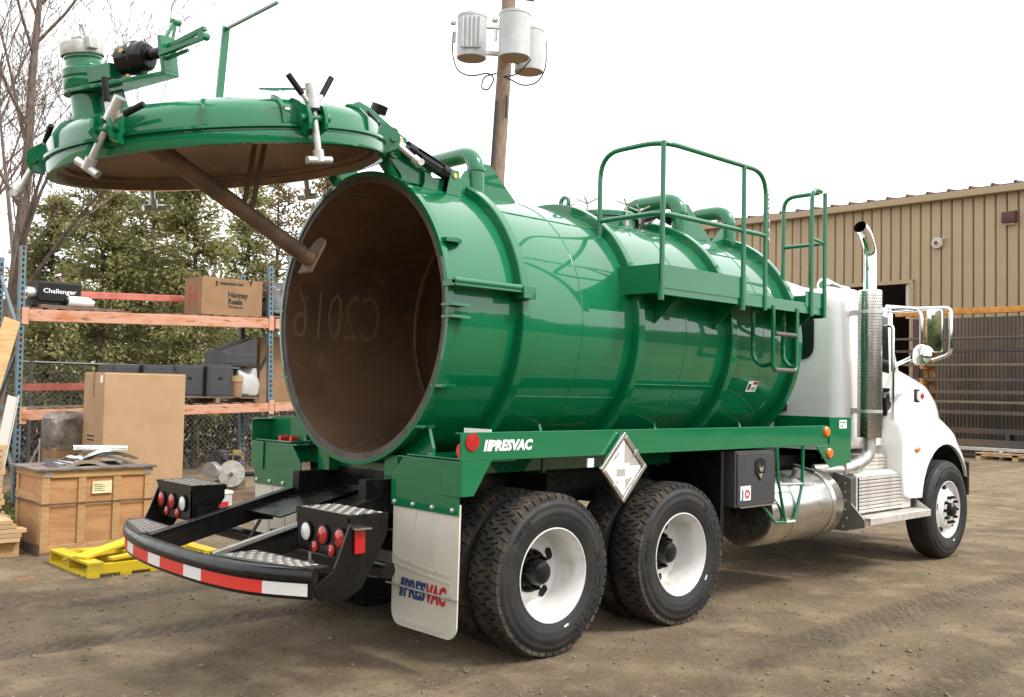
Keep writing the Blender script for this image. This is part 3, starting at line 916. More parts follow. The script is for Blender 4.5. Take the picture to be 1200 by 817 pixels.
# ---- tank
m = MB()
m.lathe([(1.0, -0.02), (1.0, 0.025), (0.9745, 0.027), (TR, 0.03), (TR, 4.0), (0.955, 4.1), (0.90, 4.2), (0.78, 4.30), (0.55, 4.38), (0.28, 4.42), (0.0, 4.43)], (TX0, 0, TZ), (1, 0, 0), 128)
m.lathe([(1.0, -0.02), (0.972, -0.022)], (TX0, 0, TZ), (1, 0, 0), 128)
m.lathe([(0.972, -0.022), (0.965, -0.012), (0.93, -0.012), (0.925, 0.0)], (TX0, 0, TZ), (1, 0, 0), 128, mi=2)
m.lathe([(0.925, 0.0), (0.93, 0.03), (0.93, 3.95), (0.88, 4.12), (0.7, 4.26), (0.4, 4.34), (0.0, 4.37)], (TX0, 0, TZ), (1, 0, 0), 128, mi=1)
TANK = m.build('tank', [GREEN, TANKIN, GASKET], TK, smooth=30, org=(0, 0, TZ))
for rx in (-0.10, 1.085, 2.28, 3.30):
    m = MB(); m.lathe([(TR - 0.01, -0.035), (TR + 0.055, -0.035), (TR + 0.062, -0.028), (TR + 0.062, 0.028), (TR + 0.055, 0.035), (TR - 0.01, 0.035)], (rx, 0, TZ), (1, 0, 0), 128)
    m.build('stiffener_ring', GREEN, TANK, smooth=30)
m = MB(); m.lathe([(0.929, -0.02), (0.905, -0.015), (0.905, 0.015), (0.929, 0.02)], (0.5, 0, TZ), (1, 0, 0), 96); m.build('weld_ring', TANKIN, TANK)
for (xa_, xb_, an) in ((-0.65, -0.14, 118), (-0.06, 1.05, 128), (1.12, 2.24, 118), (2.32, 3.26, 130), (-0.06, 1.05, 212), (1.12, 2.24, 205)):
    a = R(an); c0 = Vector((0, (TR + 0.0005) * math.cos(a), TZ + (TR + 0.0005) * math.sin(a)))
    m = MB(); m.tube([c0 + Vector((xa_ + (xb_ - xa_) * k / 30, random.uniform(-0.0012, 0.0012), 0)) for k in range(31)], 0.0042, 6); m.build('weld_seam', GREEN, TANK)
for xx in (0.5, 1.7, 2.8):
    m = MB(); m.lathe([(TR - 0.001, -0.005), (TR + 0.0025, -0.002), (TR + 0.0025, 0.002), (TR - 0.001, 0.005)], (xx, 0, TZ), (1, 0, 0), 128); m.build('weld_seam', GREEN, TANK)
# clamp catches round the mouth: flat plates welded to the shell
for (px_, py_, a_) in ((518, 450, None), (494, 513, None), (0, 0, 30), (0, 0, 5), (0, 0, -25)):
    if a_ is None:
        yy, zz = (-0.86, 1.70) if py_ == 450 else (-0.66, 1.44)
    else:
        yy, zz = 0.974 * math.cos(R(a_)), TZ + 0.974 * math.sin(R(a_))
    sg = -1 if yy < 0 else 1
    m = MB(); m.prism([(TX0 - 0.02, yy - sg * 0.02), (TX0 + 0.13, yy - sg * 0.02), (TX0 + 0.12, yy + sg * 0.06), (TX0 + 0.07, yy + sg * 0.09), (TX0 + 0.05, yy + sg * 0.06), (TX0 + 0.01, yy + sg * 0.10), (TX0 - 0.02, yy + sg * 0.10)], 'z', zz - 0.01, zz + 0.01)
    m.build('clamp_catch', GREEN, TANK, smooth=0, bevel=0.002)
# long arm bar on the side between the mouth and the first ring, and two short lugs
p0 = hit(527, 331, 1, -1.02); p1 = hit(617, 338, 1, -1.06)
m = MB(); m.box(p0.x, p1.x - 0.02, -1.075, -0.95, p0.z - 0.02, p0.z + 0.02); m.cyl((p0.x, -1.06, p0.z + 0.012), (p1.x, -1.06, p0.z + 0.012), 0.022, n=12)
m.box(p1.x - 0.05, p1.x + 0.06, -1.09, -0.98, p0.z - 0.055, p0.z + 0.03)
m.build('side_bar', GREEN, TANK, bevel=0.004)
for pz in (357, 371):
    q = hit(532, pz, 1, -1.0)
    m = MB(); m.prism([(q.x - 0.06, -0.95), (q.x + 0.07, -0.95), (q.x + 0.11, -1.03), (q.x - 0.06, -1.06)], 'z', q.z - 0.008, q.z + 0.008); m.build('side_lug', GREEN, TANK, smooth=0)
q = hit(524, 281, 1, -0.9)
m = MB(); m.prism([(q.x - 0.04, -0.85), (q.x + 0.13, -0.85), (q.x + 0.12, -0.90), (q.x + 0.05, -0.95), (q.x - 0.03, -0.93)], 'z', q.z - 0.012, q.z + 0.012); m.build('side_lug', GREEN, TANK, smooth=0)
# chalk writing on the inner wall (reads reversed from outside)
cxa, cxb = hit(346, 372, 1, 0.9).x, hit(447, 376, 1, 0.9).x
cza = hit(380, 398, 1, 0.9).z - TZ
m = MB(); m.text('C2016', 0.34, None, 0.002, -0.004, 0, 1, fit=(cxb - cxa, 0.37), mapf=lambda v: Vector((cxb - v.x, (0.928 - (0.003 if v.z > 0 else 0)) * math.cos((v.y + cza) / 0.925), TZ + (0.928 - (0.003 if v.z > 0 else 0)) * math.sin((v.y + cza) / 0.925))))
m.build('chalk_writing', CHALK, TANK, smooth=0)['kind'] = 'stuff'
# warning decal
def tank_decal(px, py, wd, ht, mi_cols, name):
    d = fw + rt2 * ((px - 600) / FPX) - up2 * ((py - 408.5) / FPX)
    o_ = CAM - Vector((0, 0, TZ)); A = d.y ** 2 + d.z ** 2; Bq = 2 * (o_.y * d.y + o_.z * d.z); C = o_.y ** 2 + o_.z ** 2 - TR ** 2
    p = CAM + d * ((-Bq - math.sqrt(Bq * Bq - 4 * A * C)) / 2 / A)
    a = math.atan2(p.z - TZ, p.y)
    m = MB()
    def patch(x0, x1, h0, h1, mi, off):
        vs = []; nseg = 4
        for k in range(nseg + 1):
            aa = a - (h0 + (h1 - h0) * k / nseg) / TR
            for x in (x0, x1):
                vs.append((p.x + x, (TR + off) * math.cos(aa), TZ + (TR + off) * math.sin(aa)))
        m.add(vs, [(2 * k, 2 * k + 1, 2 * k + 3, 2 * k + 2) for k in range(nseg)], mi)
    patch(-wd / 2, wd / 2, -ht / 2, ht / 2, 0, 0.002)
    patch(0, wd / 2 - 0.004, ht * 0.2, ht / 2 - 0.004, 1, 0.0035)
    patch(-wd * 0.4, -wd * 0.15, -ht * 0.3, ht * 0.25, 2, 0.0035)
    for k in range(3): patch(-wd * 0.05, wd * 0.42, -ht * (0.1 + 0.12 * k), -ht * (0.05 + 0.12 * k), 2, 0.0035)
    m.build(name, [WHITEVINYL, REDINK, GREYBLK], TANK, smooth=0)
tank_decal(881, 453, 0.15, 0.10, None, 'warning_decal')
# head rear brace and front ring
# ---- top pipes
def top_pipe(pxl, ytop, px_far, py_far, r_, gusset, yn=-0.22):
    x = hit(pxl, ytop + 35, 1, yn).x
    zt = hit(pxl, ytop, 1, yn).z - r_ + (0.05 if pxl > 600 else 0)
    far_ = hit(px_far, py_far, 0, x)
    yf = min(max(far_.y, 0.25), 0.62)
    zs_ = lambda yy: TZ + math.sqrt(TR * TR - yy * yy) - 0.03
    m = MB()
    m.tube(smoothpath([(x, yn, zs_(yn)), (x, yn, zt), (x, yf, zt), (x, yf, zs_(yf))], 0.17, 7), r_, 20)
    m.lathe([(r_, 0), (r_ + 0.008, 0.0), (r_ + 0.008, 0.02), (r_, 0.02)], (x, yn, zt - 0.14), (0, 0, 1), 20, closed_prof=True)
    m.build('vent_pipe', GREEN, TANK)
    for (gx0, gz0, gx1, gz1) in gusset:
        a_ = hit(gx0, gz0, 1, yn); b_ = hit(gx1, gz1, 1, yn)
        m = MB(); m.prism([(x, a_.z), (a_.x, a_.z), (b_.x, zs_(yn) + 0.04), (b_.x, zs_(yn) - 0.02), (x, zs_(yn) - 0.02)], 'y', yn - 0.006, yn + 0.006)
        m.build('gusset', GREEN, TANK, smooth=0)
    return x, zt
top_pipe(558, 169, 492, 205, 0.062, [(574, 194, 603, 243), (545, 200, 531, 240)])
top_pipe(796, 231, 735, 250, 0.072, [(806, 240, 833, 295)])
top_pipe(854, 246, 806, 262, 0.066, [(849, 264, 834, 292)])
m = MB(); q0 = hit(742, 268, 1, -0.15); q1 = hit(772, 254, 1, -0.1)
m.tube(smoothpath([(q0.x, -0.2, q0.z - 0.12), (q0.x + 0.03, -0.18, q0.z + 0.08), (q1.x, -0.1, q1.z + 0.03), (q1.x + 0.25, -0.05, q1.z)], 0.15, 6), 0.045, 14); m.build('hose', MATBLACK, TANK)
m = MB(); q = hit(764, 258, 1, -0.1); m.cyl((q.x, -0.1, 3.08), (q.x, -0.1, q.z - 0.03), 0.075, n=16, mi=1); m.cyl((q.x, -0.1, q.z - 0.03), (q.x, -0.1, q.z + 0.03), 0.05, n=16); m.build('relief_valve', [WHITEPL, STEEL], TANK)
# manway
mc = hit(705, 262, 1, 0.0)
m = MB(); m.lathe([(0.29, 3.07), (0.29, mc.z + 0.02), (0.315, mc.z + 0.022), (0.315, mc.z + 0.06), (0.29, mc.z + 0.075), (0.15, mc.z + 0.1), (0, mc.z + 0.105)], (mc.x, 0, 0), (0, 0, 1), 40)
m.build('manway', GREEN, TANK)
for k in range(6):
    a = R(20 + 60 * k)
    c0 = Vector((mc.x + 0.33 * math.cos(a), 0.33 * math.sin(a), mc.z + 0.03))
    m = MB(); m.cyl(c0 - Vector((0, 0, 0.1)), c0 + Vector((0, 0, 0.09)), 0.009, n=8)
    for j in range(4):
        b = R(90 * j + 25); m.cyl(c0 + Vector((0, 0, 0.085)), c0 + Vector((0.09 * math.cos(b), 0.09 * math.sin(b), 0.125)), 0.007, n=6)
    m.box(c0.x - 0.014, c0.x + 0.014, c0.y - 0.014, c0.y + 0.014, c0.z - 0.1, c0.z - 0.05)
    m.build('wing_nut', CASTGREY, TANK, smooth=0)
q = hit(665, 250, 1, -0.25)
m = MB(); m.lathe([(0.03, -0.012), (0.055, -0.012), (0.055, 0.012), (0.03, 0.012)], (1.085, -0.22, TZ + 1.03), (1, 0, 0), 20, closed_prof=True); m.build('lifting_eye', GREEN, TANK)

# ---- raised rear door of the tank
th = 0.16
U = Vector((math.cos(th), 0, math.sin(th))); V = Vector((0, 1, 0)); Wn = U.cross(V)
L0 = Vector((-1.736, 0, 3.004))
LM = Matrix((U, V, Wn)).transposed().to_4x4(); LM.translation = L0
def lid(u, v, w_): return LM @ Vector((u, v, w_))
m = MB()
m.lathe([(0.955, 0.0), (1.0, 0.0), (1.003, 0.012), (1.003, 0.062), (0.985, 0.07), (0.985, 0.078), (1.01, 0.085), (1.01, 0.10), (0.985, 0.104), (0.982, 0.175), (0.965, 0.205), (0.93, 0.235), (0.85, 0.268), (0.65, 0.31), (0.4, 0.338), (0.2, 0.35), (0, 0.353)], (0, 0, 0), (0, 0, 1), 128)
m.lathe([(0.955, 0.0), (0.95, 0.012), (0.94, 0.045), (0.90, 0.05), (0.895, 0.075), (0.8, 0.11), (0.5, 0.17), (0, 0.20)], (0, 0, 0), (0, 0, 1), 128, mi=1)
m.xf(LM)
DOOR = m.build('tank_door', [GREEN, TANKIN], TK, smooth=30, org=L0)
# short ribs welded on the shoulder
for ph in (180, 238, 262, 300, 350, 120, 60):
    a = R(ph); Mx = LM @ Matrix.Rotation(a, 4, 'Z')
    m = MB(); m.prism([(0.86, 0.262), (0.93, 0.233), (0.983, 0.175), (0.983, 0.106), (0.998, 0.106), (0.998, 0.19), (0.95, 0.245), (0.87, 0.278)], 'y', -0.01, 0.01)
    m.xf(Mx); m.build('shoulder_rib', GREEN, DOOR, smooth=0)
def clamp(ph, tilt_t=0.0, tilt_r=0.0):
    Mx = LM @ Matrix.Rotation(R(ph), 4, 'Z') @ Matrix.Translation((1.06, 0, 0.12))
    m = MB()
    for s in (-1, 1):
        m.prism([(-0.19, 0.06), (-0.19, 0.09), (-0.12, 0.13), (-0.06, 0.10), (0.03, 0.06), (0.045, 0.0), (0.03, -0.06), (-0.075, -0.09), (-0.075, 0.03)], 'y', s * 0.05 - 0.01, s * 0.05 + 0.01)
    m.cyl((0, -0.09, 0), (0, 0.09, 0), 0.022, n=12)
    m.box(-0.075, -0.04, -0.05, 0.05, -0.08, 0.05)
    k0 = len(m.v)
    m.cyl((0, 0, -0.22), (0, 0, 0.08), 0.019, n=14, mi=1)
    m.cyl((0, 0, -0.235), (0, 0, -0.17), 0.03, n=14, mi=1)
    m.cyl((0, -0.075, -0.225), (0, 0.075, -0.225), 0.022, n=12, mi=1)
    m.cyl((0, 0, 0.045), (0, 0, 0.10), 0.035, n=14, mi=1)
    m.cyl((0, 0, 0.10), (0, 0, 0.185), 0.033, 0.035, n=14, mi=1)
    m.cyl((0, 0, 0.035), (0, 0, 0.05), 0.038, n=14, mi=2)
    for s in (-1, 1):
        m.cyl((0, 0.025 * s, 0.08), (0, 0.07 * s, 0.135), 0.013, n=10, mi=1)
        m.cyl((0, 0.062 * s, 0.125), (0, 0.135 * s, 0.225), 0.017, n=12, mi=2)
    m.xf(Matrix.Rotation(R(tilt_r), 4, 'Y') @ Matrix.Rotation(R(tilt_t), 4, 'X'), k0)
    m.xf(Mx)
    return m.build('door_clamp', [GREEN, STEEL, MATBLACK], DOOR)
clamp(270); clamp(210, -38, 0); clamp(150, 0, -36); clamp(90); clamp(30); clamp(330, 0, -45)
# intake valve on the door
vd = Vector((0.38, -0.92, 0)).normalized()
VM = LM @ Matrix.Translation((-0.78, 0.0, 0)) @ Matrix(((vd.x, -vd.y, 0, 0), (vd.y, vd.x, 0, 0), (0, 0, 1, 0), (0, 0, 0, 1)))
m = MB(); m.lathe([(0.125, 0.15), (0.125, 0.22), (0.092, 0.30), (0.09, 0.405)], (0, 0, 0), (0, 0, 1), 32); m.prism([(-0.2, 0.2), (-0.085, 0.36), (-0.085, 0.2)], 'y', -0.008, 0.008); m.prism([(0.3, 0.22), (0.26, 0.4), (0.085, 0.4), (0.085, 0.22)], 'y', -0.008, 0.008)
m.xf(VM); m.build('intake_pipe', GREEN, DOOR)
m = MB(); m.prism(arcpts((0, 0), 0.125, 90, 270, 14) + [(0.2, -0.10), (0.62, -0.055), (0.62, 0.055), (0.2, 0.10)], 'z', 0.41, 0.432); m.box(0.595, 0.62, -0.055, 0.055, 0.43, 0.62)
m.lathe([(0.085, 0.432), (0.118, 0.432), (0.122, 0.44), (0.122, 0.488), (0.113, 0.493), (0.113, 0.50), (0.12, 0.505), (0.12, 0.545), (0.1, 0.56), (0.096, 0.6), (0.102, 0.605), (0.102, 0.625)], (0, 0, 0), (0, 0, 1), 36)
m.box(0.09, 0.26, -0.075, 0.075, 0.45, 0.535)
m.xf(VM); m.build('gate_valve', GREEN, DOOR, bevel=0.004)
m = MB(); m.lathe([(0.112, 0.622), (0.115, 0.63), (0.115, 0.685), (0.108, 0.695), (0.0, 0.70)], (0, 0, 0), (0, 0, 1), 36)
for a in (-20, 160): m.xf(Matrix.Identity(4)); m.box(0.11 * math.cos(R(a)) - 0.03, 0.11 * math.cos(R(a)) + 0.03, 0.11 * math.sin(R(a)) - 0.03, 0.11 * math.sin(R(a)) + 0.03, 0.64, 0.70)
m.cyl((-0.03, 0.02, 0.7), (-0.05, 0.03, 0.745), 0.008, n=8); m.cyl((-0.09, 0.03, 0.745), (-0.02, 0.03, 0.745), 0.009, n=8); m.prism([(0.03, 0.70), (0.055, 0.70), (0.035, 0.80), (0.018, 0.80)], 'y', -0.004, 0.004)
m.xf(VM); m.build('coupling_cap', CASTGREY, DOOR, bevel=0.003)
m = MB(); m.lathe([(0.0, 0.29), (0.07, 0.29), (0.082, 0.30), (0.084, 0.37), (0.093, 0.375), (0.093, 0.40), (0.084, 0.405), (0.08, 0.455), (0.062, 0.475), (0.03, 0.48), (0.03, 0.6)], (0, 0, 0.545), (1, 0, 0), 28)
m.cyl((0.31, -0.05, 0.57), (0.27, -0.05, 0.575), 0.012, n=8, mi=1); m.cyl((0.38, -0.093, 0.57), (0.38, -0.105, 0.57), 0.012, n=8, mi=1); m.cyl((0.36, -0.05, 0.455), (0.36, -0.05, 0.44), 0.012, n=8, mi=1)
m.xf(VM); m.build('valve_actuator', [BLACK, BRASS], DOOR)
m = MB()
m.bar((0.6, 0.0, 0.56), (0.86, 0.02, 0.62), 0.03, 0.02); m.bar((0.6, -0.05, 0.52), (0.92, -0.06, 0.55), 0.03, 0.02); m.cyl((0.6, 0.03, 0.54), (0.92, -0.055, 0.56), 0.009, n=8)
m.cyl((0.91, -0.085, 0.555), (0.91, -0.035, 0.555), 0.022, n=10); m.bar((0.59, 0.0, 0.6), (0.6, 0.09, 0.72), 0.016, 0.016); m.bar((0.59, 0.06, 0.6), (0.6, 0.10, 0.72), 0.014, 0.014); m.cyl((0.6, 0.075, 0.715), (0.6, 0.125, 0.715), 0.018, n=8)
m.cyl((0.62, -0.02, 0.5), (0.78, -0.04, 0.51), 0.011, n=8)
m.xf(VM); m.build('valve_lever', GREEN, DOOR, smooth=30)
# bent level bar on top of the door
m = MB(); pA = lid(0, 0, 0.34); pB = hit(265, 34, 1, 0.0); pC = hit(325, 3, 0, pB.x)
pB = Vector((pB.x, 0, pB.z))
m.bar(pA, pB + Vector((0, 0, 0.012)), 0.045, 0.018, (0, 1, 0)); m.bar(pB + Vector((0, 0.018, 0)), Vector((pB.x, pC.y, pC.z)), 0.018, 0.014)
m.lathe([(0.0, 0.39), (0.13, 0.39), (0.13, 0.396), (0, 0.40)], L0, Wn, 24)
m.build('level_bar', GREEN, DOOR, smooth=30)
m = MB(); a_, b_, c_, d_ = lid(-0.20, -0.86, 0.30), lid(0.03, -0.97, 0.29), lid(0.05, -0.84, 0.31), lid(-0.08, -0.80, 0.31)
up_ = Wn * 0.012
m.hexa([a_, b_, c_, d_, a_ + up_, b_ + up_, c_ + up_, d_ + up_]); m.build('deflector_plate', GREEN, DOOR, smooth=0)
# prop tube hanging under the door
pt0, pt1 = hit(193, 180, 1, 0.0), hit(366, 306, 1, 0.0)
pt0 = pt0 + (pt0 - pt1).normalized() * 0.12
m = MB(); m.cyl(pt0, pt1, 0.054, n=24); m.build('prop_tube', PROP, DOOR)
dp = (pt1 - pt0).normalized(); nrm = Vector((dp.z, 0, -dp.x))
m = MB(); c0 = pt1 - dp * 0.02
pl = [(-0.075, -0.10), (0.075, -0.10), (0.075, 0.10)] + arcpts((0, 0.10), 0.075, 0, 180, 10) + [(-0.075, 0.10)]
Mx = Matrix(((0, nrm.x * -1, dp.x, c0.x), (1, nrm.y * -1, dp.y, c0.y), (0, nrm.z * -1, dp.z, c0.z), (0, 0, 0, 1)))
m.prism(pl, 'z', 0.0, 0.02); m.xf(Mx); m.build('prop_plate', PROP, DOOR, smooth=30, bevel=0.003)
m = MB()
for (xa, xb) in ((300, 286), (312, 296)):
    q0 = hit(xa, 160, 1, 0.0); q1 = hit(xb, 242, 1, 0.0); m.bar(q0, q1, 0.03, 0.012, (0, 1, 0))
m.build('prop_hanger', RUST, DOOR, smooth=0)
# hinge arms, brackets and hydraulic rams
for s in (-1, 1):
    yy = 0.32 * s
    m = MB(); m.prism([(-1.18, 3.32), (-1.06, 3.50), (-0.98, 3.53), (-0.90, 3.51), (-0.62, 3.37), (-0.60, 3.31), (-0.66, 3.24), (-0.70, 3.18), (-0.80, 3.19), (-0.82, 3.27), (-0.95, 3.30)], 'y', yy - 0.02, yy + 0.02)
    m.cyl((-0.735, yy - 0.09, 3.235), (-0.735, yy + 0.09, 3.235), 0.045, n=18); m.cyl((-0.635, yy - 0.05, 3.335), (-0.635, yy + 0.05, 3.335), 0.026, n=14)
    m.build('hinge_arm', GREEN, DOOR, smooth=30, bevel=0.004)
    m = MB(); m.prism([(-0.76, 3.27), (-0.68, 3.29), (-0.45, 3.13), (-0.42, 3.05), (-0.66, 3.05), (-0.68, 3.1), (-0.77, 3.19)], 'y', yy - 0.075, yy - 0.045); m.prism([(-0.76, 3.27), (-0.68, 3.29), (-0.45, 3.13), (-0.42, 3.05), (-0.66, 3.05), (-0.68, 3.1), (-0.77, 3.19)], 'y', yy + 0.045, yy + 0.075)
    m.build('hinge_bracket', GREEN, TANK, smooth=0, bevel=0.004)
    m = MB(); m.prism([(-0.50, 3.155), (-0.47, 3.16), (-0.43, 3.11), (-0.12, 3.145), (-0.10, 3.15), (-0.10, 3.015), (-0.52, 3.015), (-0.50, 3.07)], 'y', yy - 0.10 * (1 if s < 0 else -1) - 0.008, yy - 0.10 * (1 if s < 0 else -1) + 0.008)
    qb = hit(529, 207, 1, -0.45)
    for dy_ in (-0.035, 0.022): m.prism([(qb.x - 0.07, 3.0), (qb.x + 0.07, 3.0), (qb.x + 0.04, qb.z + 0.04), (qb.x - 0.03, qb.z + 0.04)], 'y', 0.45 * s + dy_, 0.45 * s + dy_ + 0.013)
    m.build('ram_bracket', GREEN, TANK, smooth=0, bevel=0.003)
    ry_ = 0.45 * s; qa, qb = hit(465, 166, 1, -0.45), hit(529, 207, 1, -0.45); A_, B_ = Vector((qa.x, ry_, qa.z)), Vector((qb.x, ry_, qb.z))
    dr = (B_ - A_).normalized()
    m = MB()
    m.cyl(A_ + dr * 0.10, B_ - dr * 0.06, 0.036, n=18); m.cyl(A_ + dr * 0.08, A_ + dr * 0.15, 0.047, n=18); m.cyl(B_ - dr * 0.1, B_ - dr * 0.04, 0.047, n=18)
    for k in range(4):
        a = R(45 + 90 * k); o_ = Vector((0, math.cos(a), 0)) * 0.042 + dr.cross(Vector((0, 1, 0))) * 0.042 * math.sin(a)
        m.cyl(A_ + dr * 0.07 + o_, B_ - dr * 0.03 + o_, 0.007, n=8)
    m.cyl(A_ + dr * 0.18 + Vector((0, -0.05, -0.02)), B_ - dr * 0.14 + Vector((0, -0.05, -0.02)), 0.009, n=8)
    for e in (A_, B_):
        m.cyl(e - Vector((0, 0.02, 0)), e + Vector((0, 0.02, 0)), 0.036, n=16, mi=1)
    m.cyl(A_ - Vector((0, 0.15 * -s if s > 0 else 0.03, 0)), A_ + Vector((0, 0.15 * -s if s > 0 else 0.15, 0)), 0.02, n=10, mi=1); m.cyl(A_ - Vector((0, 0.035, 0)), A_ - Vector((0, 0.02, 0)), 0.02, n=10, mi=2); m.cyl(B_ - Vector((0, 0.045, 0)), B_ - Vector((0, 0.03, 0)), 0.018, n=10, mi=2)
    m.cyl(A_, A_ + dr * 0.1, 0.02, n=12, mi=1)
    m.build('hydraulic_ram', [BLACK, CHROME, BRASS], TANK)
q = hit(444, 128, 1, -0.1)
m = MB(); m.lathe([(0.05, -0.03), (0.058, -0.03), (0.058, 0.03), (0.05, 0.03), (0.05, -0.02)], q, (0.15, -0.35, 1), 24, closed_prof=True); m.lathe([(0.0, -0.02), (0.05, -0.02)], q, (0.15, -0.35, 1), 24, mi=1); m.cyl(q - Vector((0, 0, 0.03)), lid(0.55, 0.0, 0.3), 0.012, n=8)
m.build('work_lamp', [BLACK, CLEAR], DOOR)

# ---- side platform with railing
PY = -1.25
def ho(px, py): return hit(px, py, 1, PY)
xr = ho(775, 250).x; xm = ho(870, 270).x; xe = ho(897, 280).x
zt = ho(775.6, 165).z; zm = ho(775, 249).z; zb = ho(775, 345).z
zt2 = ho(870, 194).z
yi = hit(703, 240, 0, xr).y
r_ = 0.019
PL = MB()
PX1 = ho(968, 350).x
ztoe = ho(773, 309).z
zp = ho(775, 340).z
PL.box(xr - 0.02, PX1, PY + 0.02, -0.86, zp - 0.01, zp + 0.03)
PL.box(xr - 0.02, PX1, PY + 0.003, PY + 0.02, zp - 0.03, zp + 0.06)
PLAT = PL.build('walkway_deck', GREEN, TK, smooth=0, bevel=0.003)
m = MB(); m.box(xr - 0.025, xm + 0.06, PY - 0.005, PY + 0.003, zp + 0.02, ztoe); m.box(xr - 0.03, xr - 0.02, PY - 0.005, -0.86, zp - 0.02, ztoe); m.build('toe_board', GREEN, PLAT, smooth=0)
m = MB(); m.box(ho(944, 352).x, PX1, PY - 0.003, PY + 0.003, zp + 0.03, ho(968, 345).z); m.box(PX1 - 0.006, PX1, PY, -0.9, zp - 0.05, ho(968, 345).z); m.build('toe_board', GREEN, PLAT, smooth=0)
for (xa, ya) in ((1.3, 0), (2.05, 0), (3.2, 0)):
    m = MB(); m.prism([(PY + 0.03, zp - 0.012), (-0.9, zp - 0.012), (-0.93, zp - 0.25)], 'x', xa - 0.006, xa + 0.006); m.build('deck_bracket', GREEN, PLAT, smooth=0)
m = MB()
m.tube(smoothpath([(xr, yi, TZ + math.sqrt(TR * TR - yi * yi) - 0.02), (xr, yi, zt), (xr, PY, zt), (xe, PY, zt2), (xe, PY, zp - 0.05)], 0.2, 7), r_, 12)
m.build('handrail', GREEN, PLAT)
m = MB(); m.tube(smoothpath([(xr, yi, zm), (xr, PY, zm), (xe, PY, zm)], 0.12, 6), r_ * 0.95, 12); m.build('mid_rail', GREEN, PLAT)
for xx in (xr, xm):
    m = MB(); m.tube([(xx, PY - 0.012, zp - 0.06), (xx, PY - 0.012, zt if xx == xr else zt2)], r_, 12); m.box(xx - 0.03, xx + 0.03, PY - 0.012, PY - 0.002, zp - 0.07, zp + 0.05); m.build('rail_post', GREEN, PLAT)
# step-through end loop
x1, x2 = ho(950, 300).x, ho(965, 300).x
z1 = ho(960, 224).z; zmm = ho(957, 284).z
y2 = hit(918, 290, 0, x2).y
m = MB(); m.tube(smoothpath([(x1, PY - 0.01, zp - 0.05), (x1, PY - 0.01, z1), (x2, PY - 0.01, z1), (x2, y2, z1), (x2, y2, TZ + math.sqrt(max(0.01, TR * TR - y2 * y2)) - 0.0)], 0.12, 6), r_, 12); m.build('handrail', GREEN, PLAT)
m = MB(); m.tube([(x2, PY - 0.012, zp - 0.05), (x2, PY - 0.012, z1 - 0.01)], r_, 12); m.build('rail_post', GREEN, PLAT)
m = MB(); m.tube(smoothpath([(x1, PY - 0.01, zmm + 0.02), (x2, PY - 0.01, zmm), (x2, y2, zmm)], 0.05, 4), r_ * 0.9, 12); m.build('mid_rail', GREEN, PLAT)
# safety chain at the opening
m = MB(); q = Vector((xe + 0.02, PY - 0.01, ho(898, 226).z))
for k in range(12):
    c0 = q + Vector((0.0, 0, -0.036 * k)); ax_ = Vector((1, 0, 0)) if k % 2 else Vector((0, 1, 0)); sd_ = Vector((0, 1, 0)) if k % 2 else Vector((1, 0, 0))
    m.tube([c0 + sd_ * 0.014 * math.cos(R(45 * j)) + Vector((0, 0, 0.024 * math.sin(R(45 * j)))) for j in range(9)], 0.0045, 5)
m.build('safety_chain', STEEL, PLAT)
# upper ladder
xa, xb = ho(906, 380).x, ho(934, 380).x; zl = ho(918, 434).z
m = MB(); m.tube(smoothpath([(xa, PY, zp), (xa, PY, zl), (xb, PY, zl), (xb, PY, zp)], 0.06, 5), 0.017, 12); m.build('ladder', GREEN, TK)
LAD = bpy.data.objects['ladder']
for py_ in (392, 434):
    zz = ho(918, py_).z; m = MB(); m.cyl((xa + 0.03, PY - 0.001, zz), (xb - 0.03, PY - 0.001, zz), 0.019, n=10); m.build('rung', GREYPL0, LAD)
for px_ in (880, 916):
    xx = hit(px_, 370, 1, -1.12).x
    m = MB(); m.tube(smoothpath([(xx, -1.14, zp), (xx, -1.14, zp - 0.12), (xx + 0.14, -1.05, zp - 0.26), (xx + 0.14, -1.05, zl + 0.1), (xx + 0.2, -1.1, zl + 0.03), (xa if px_ == 880 else xb, PY, zl + 0.05)], 0.08, 5), 0.018, 10); m.build('ladder_stay', GREEN, LAD)

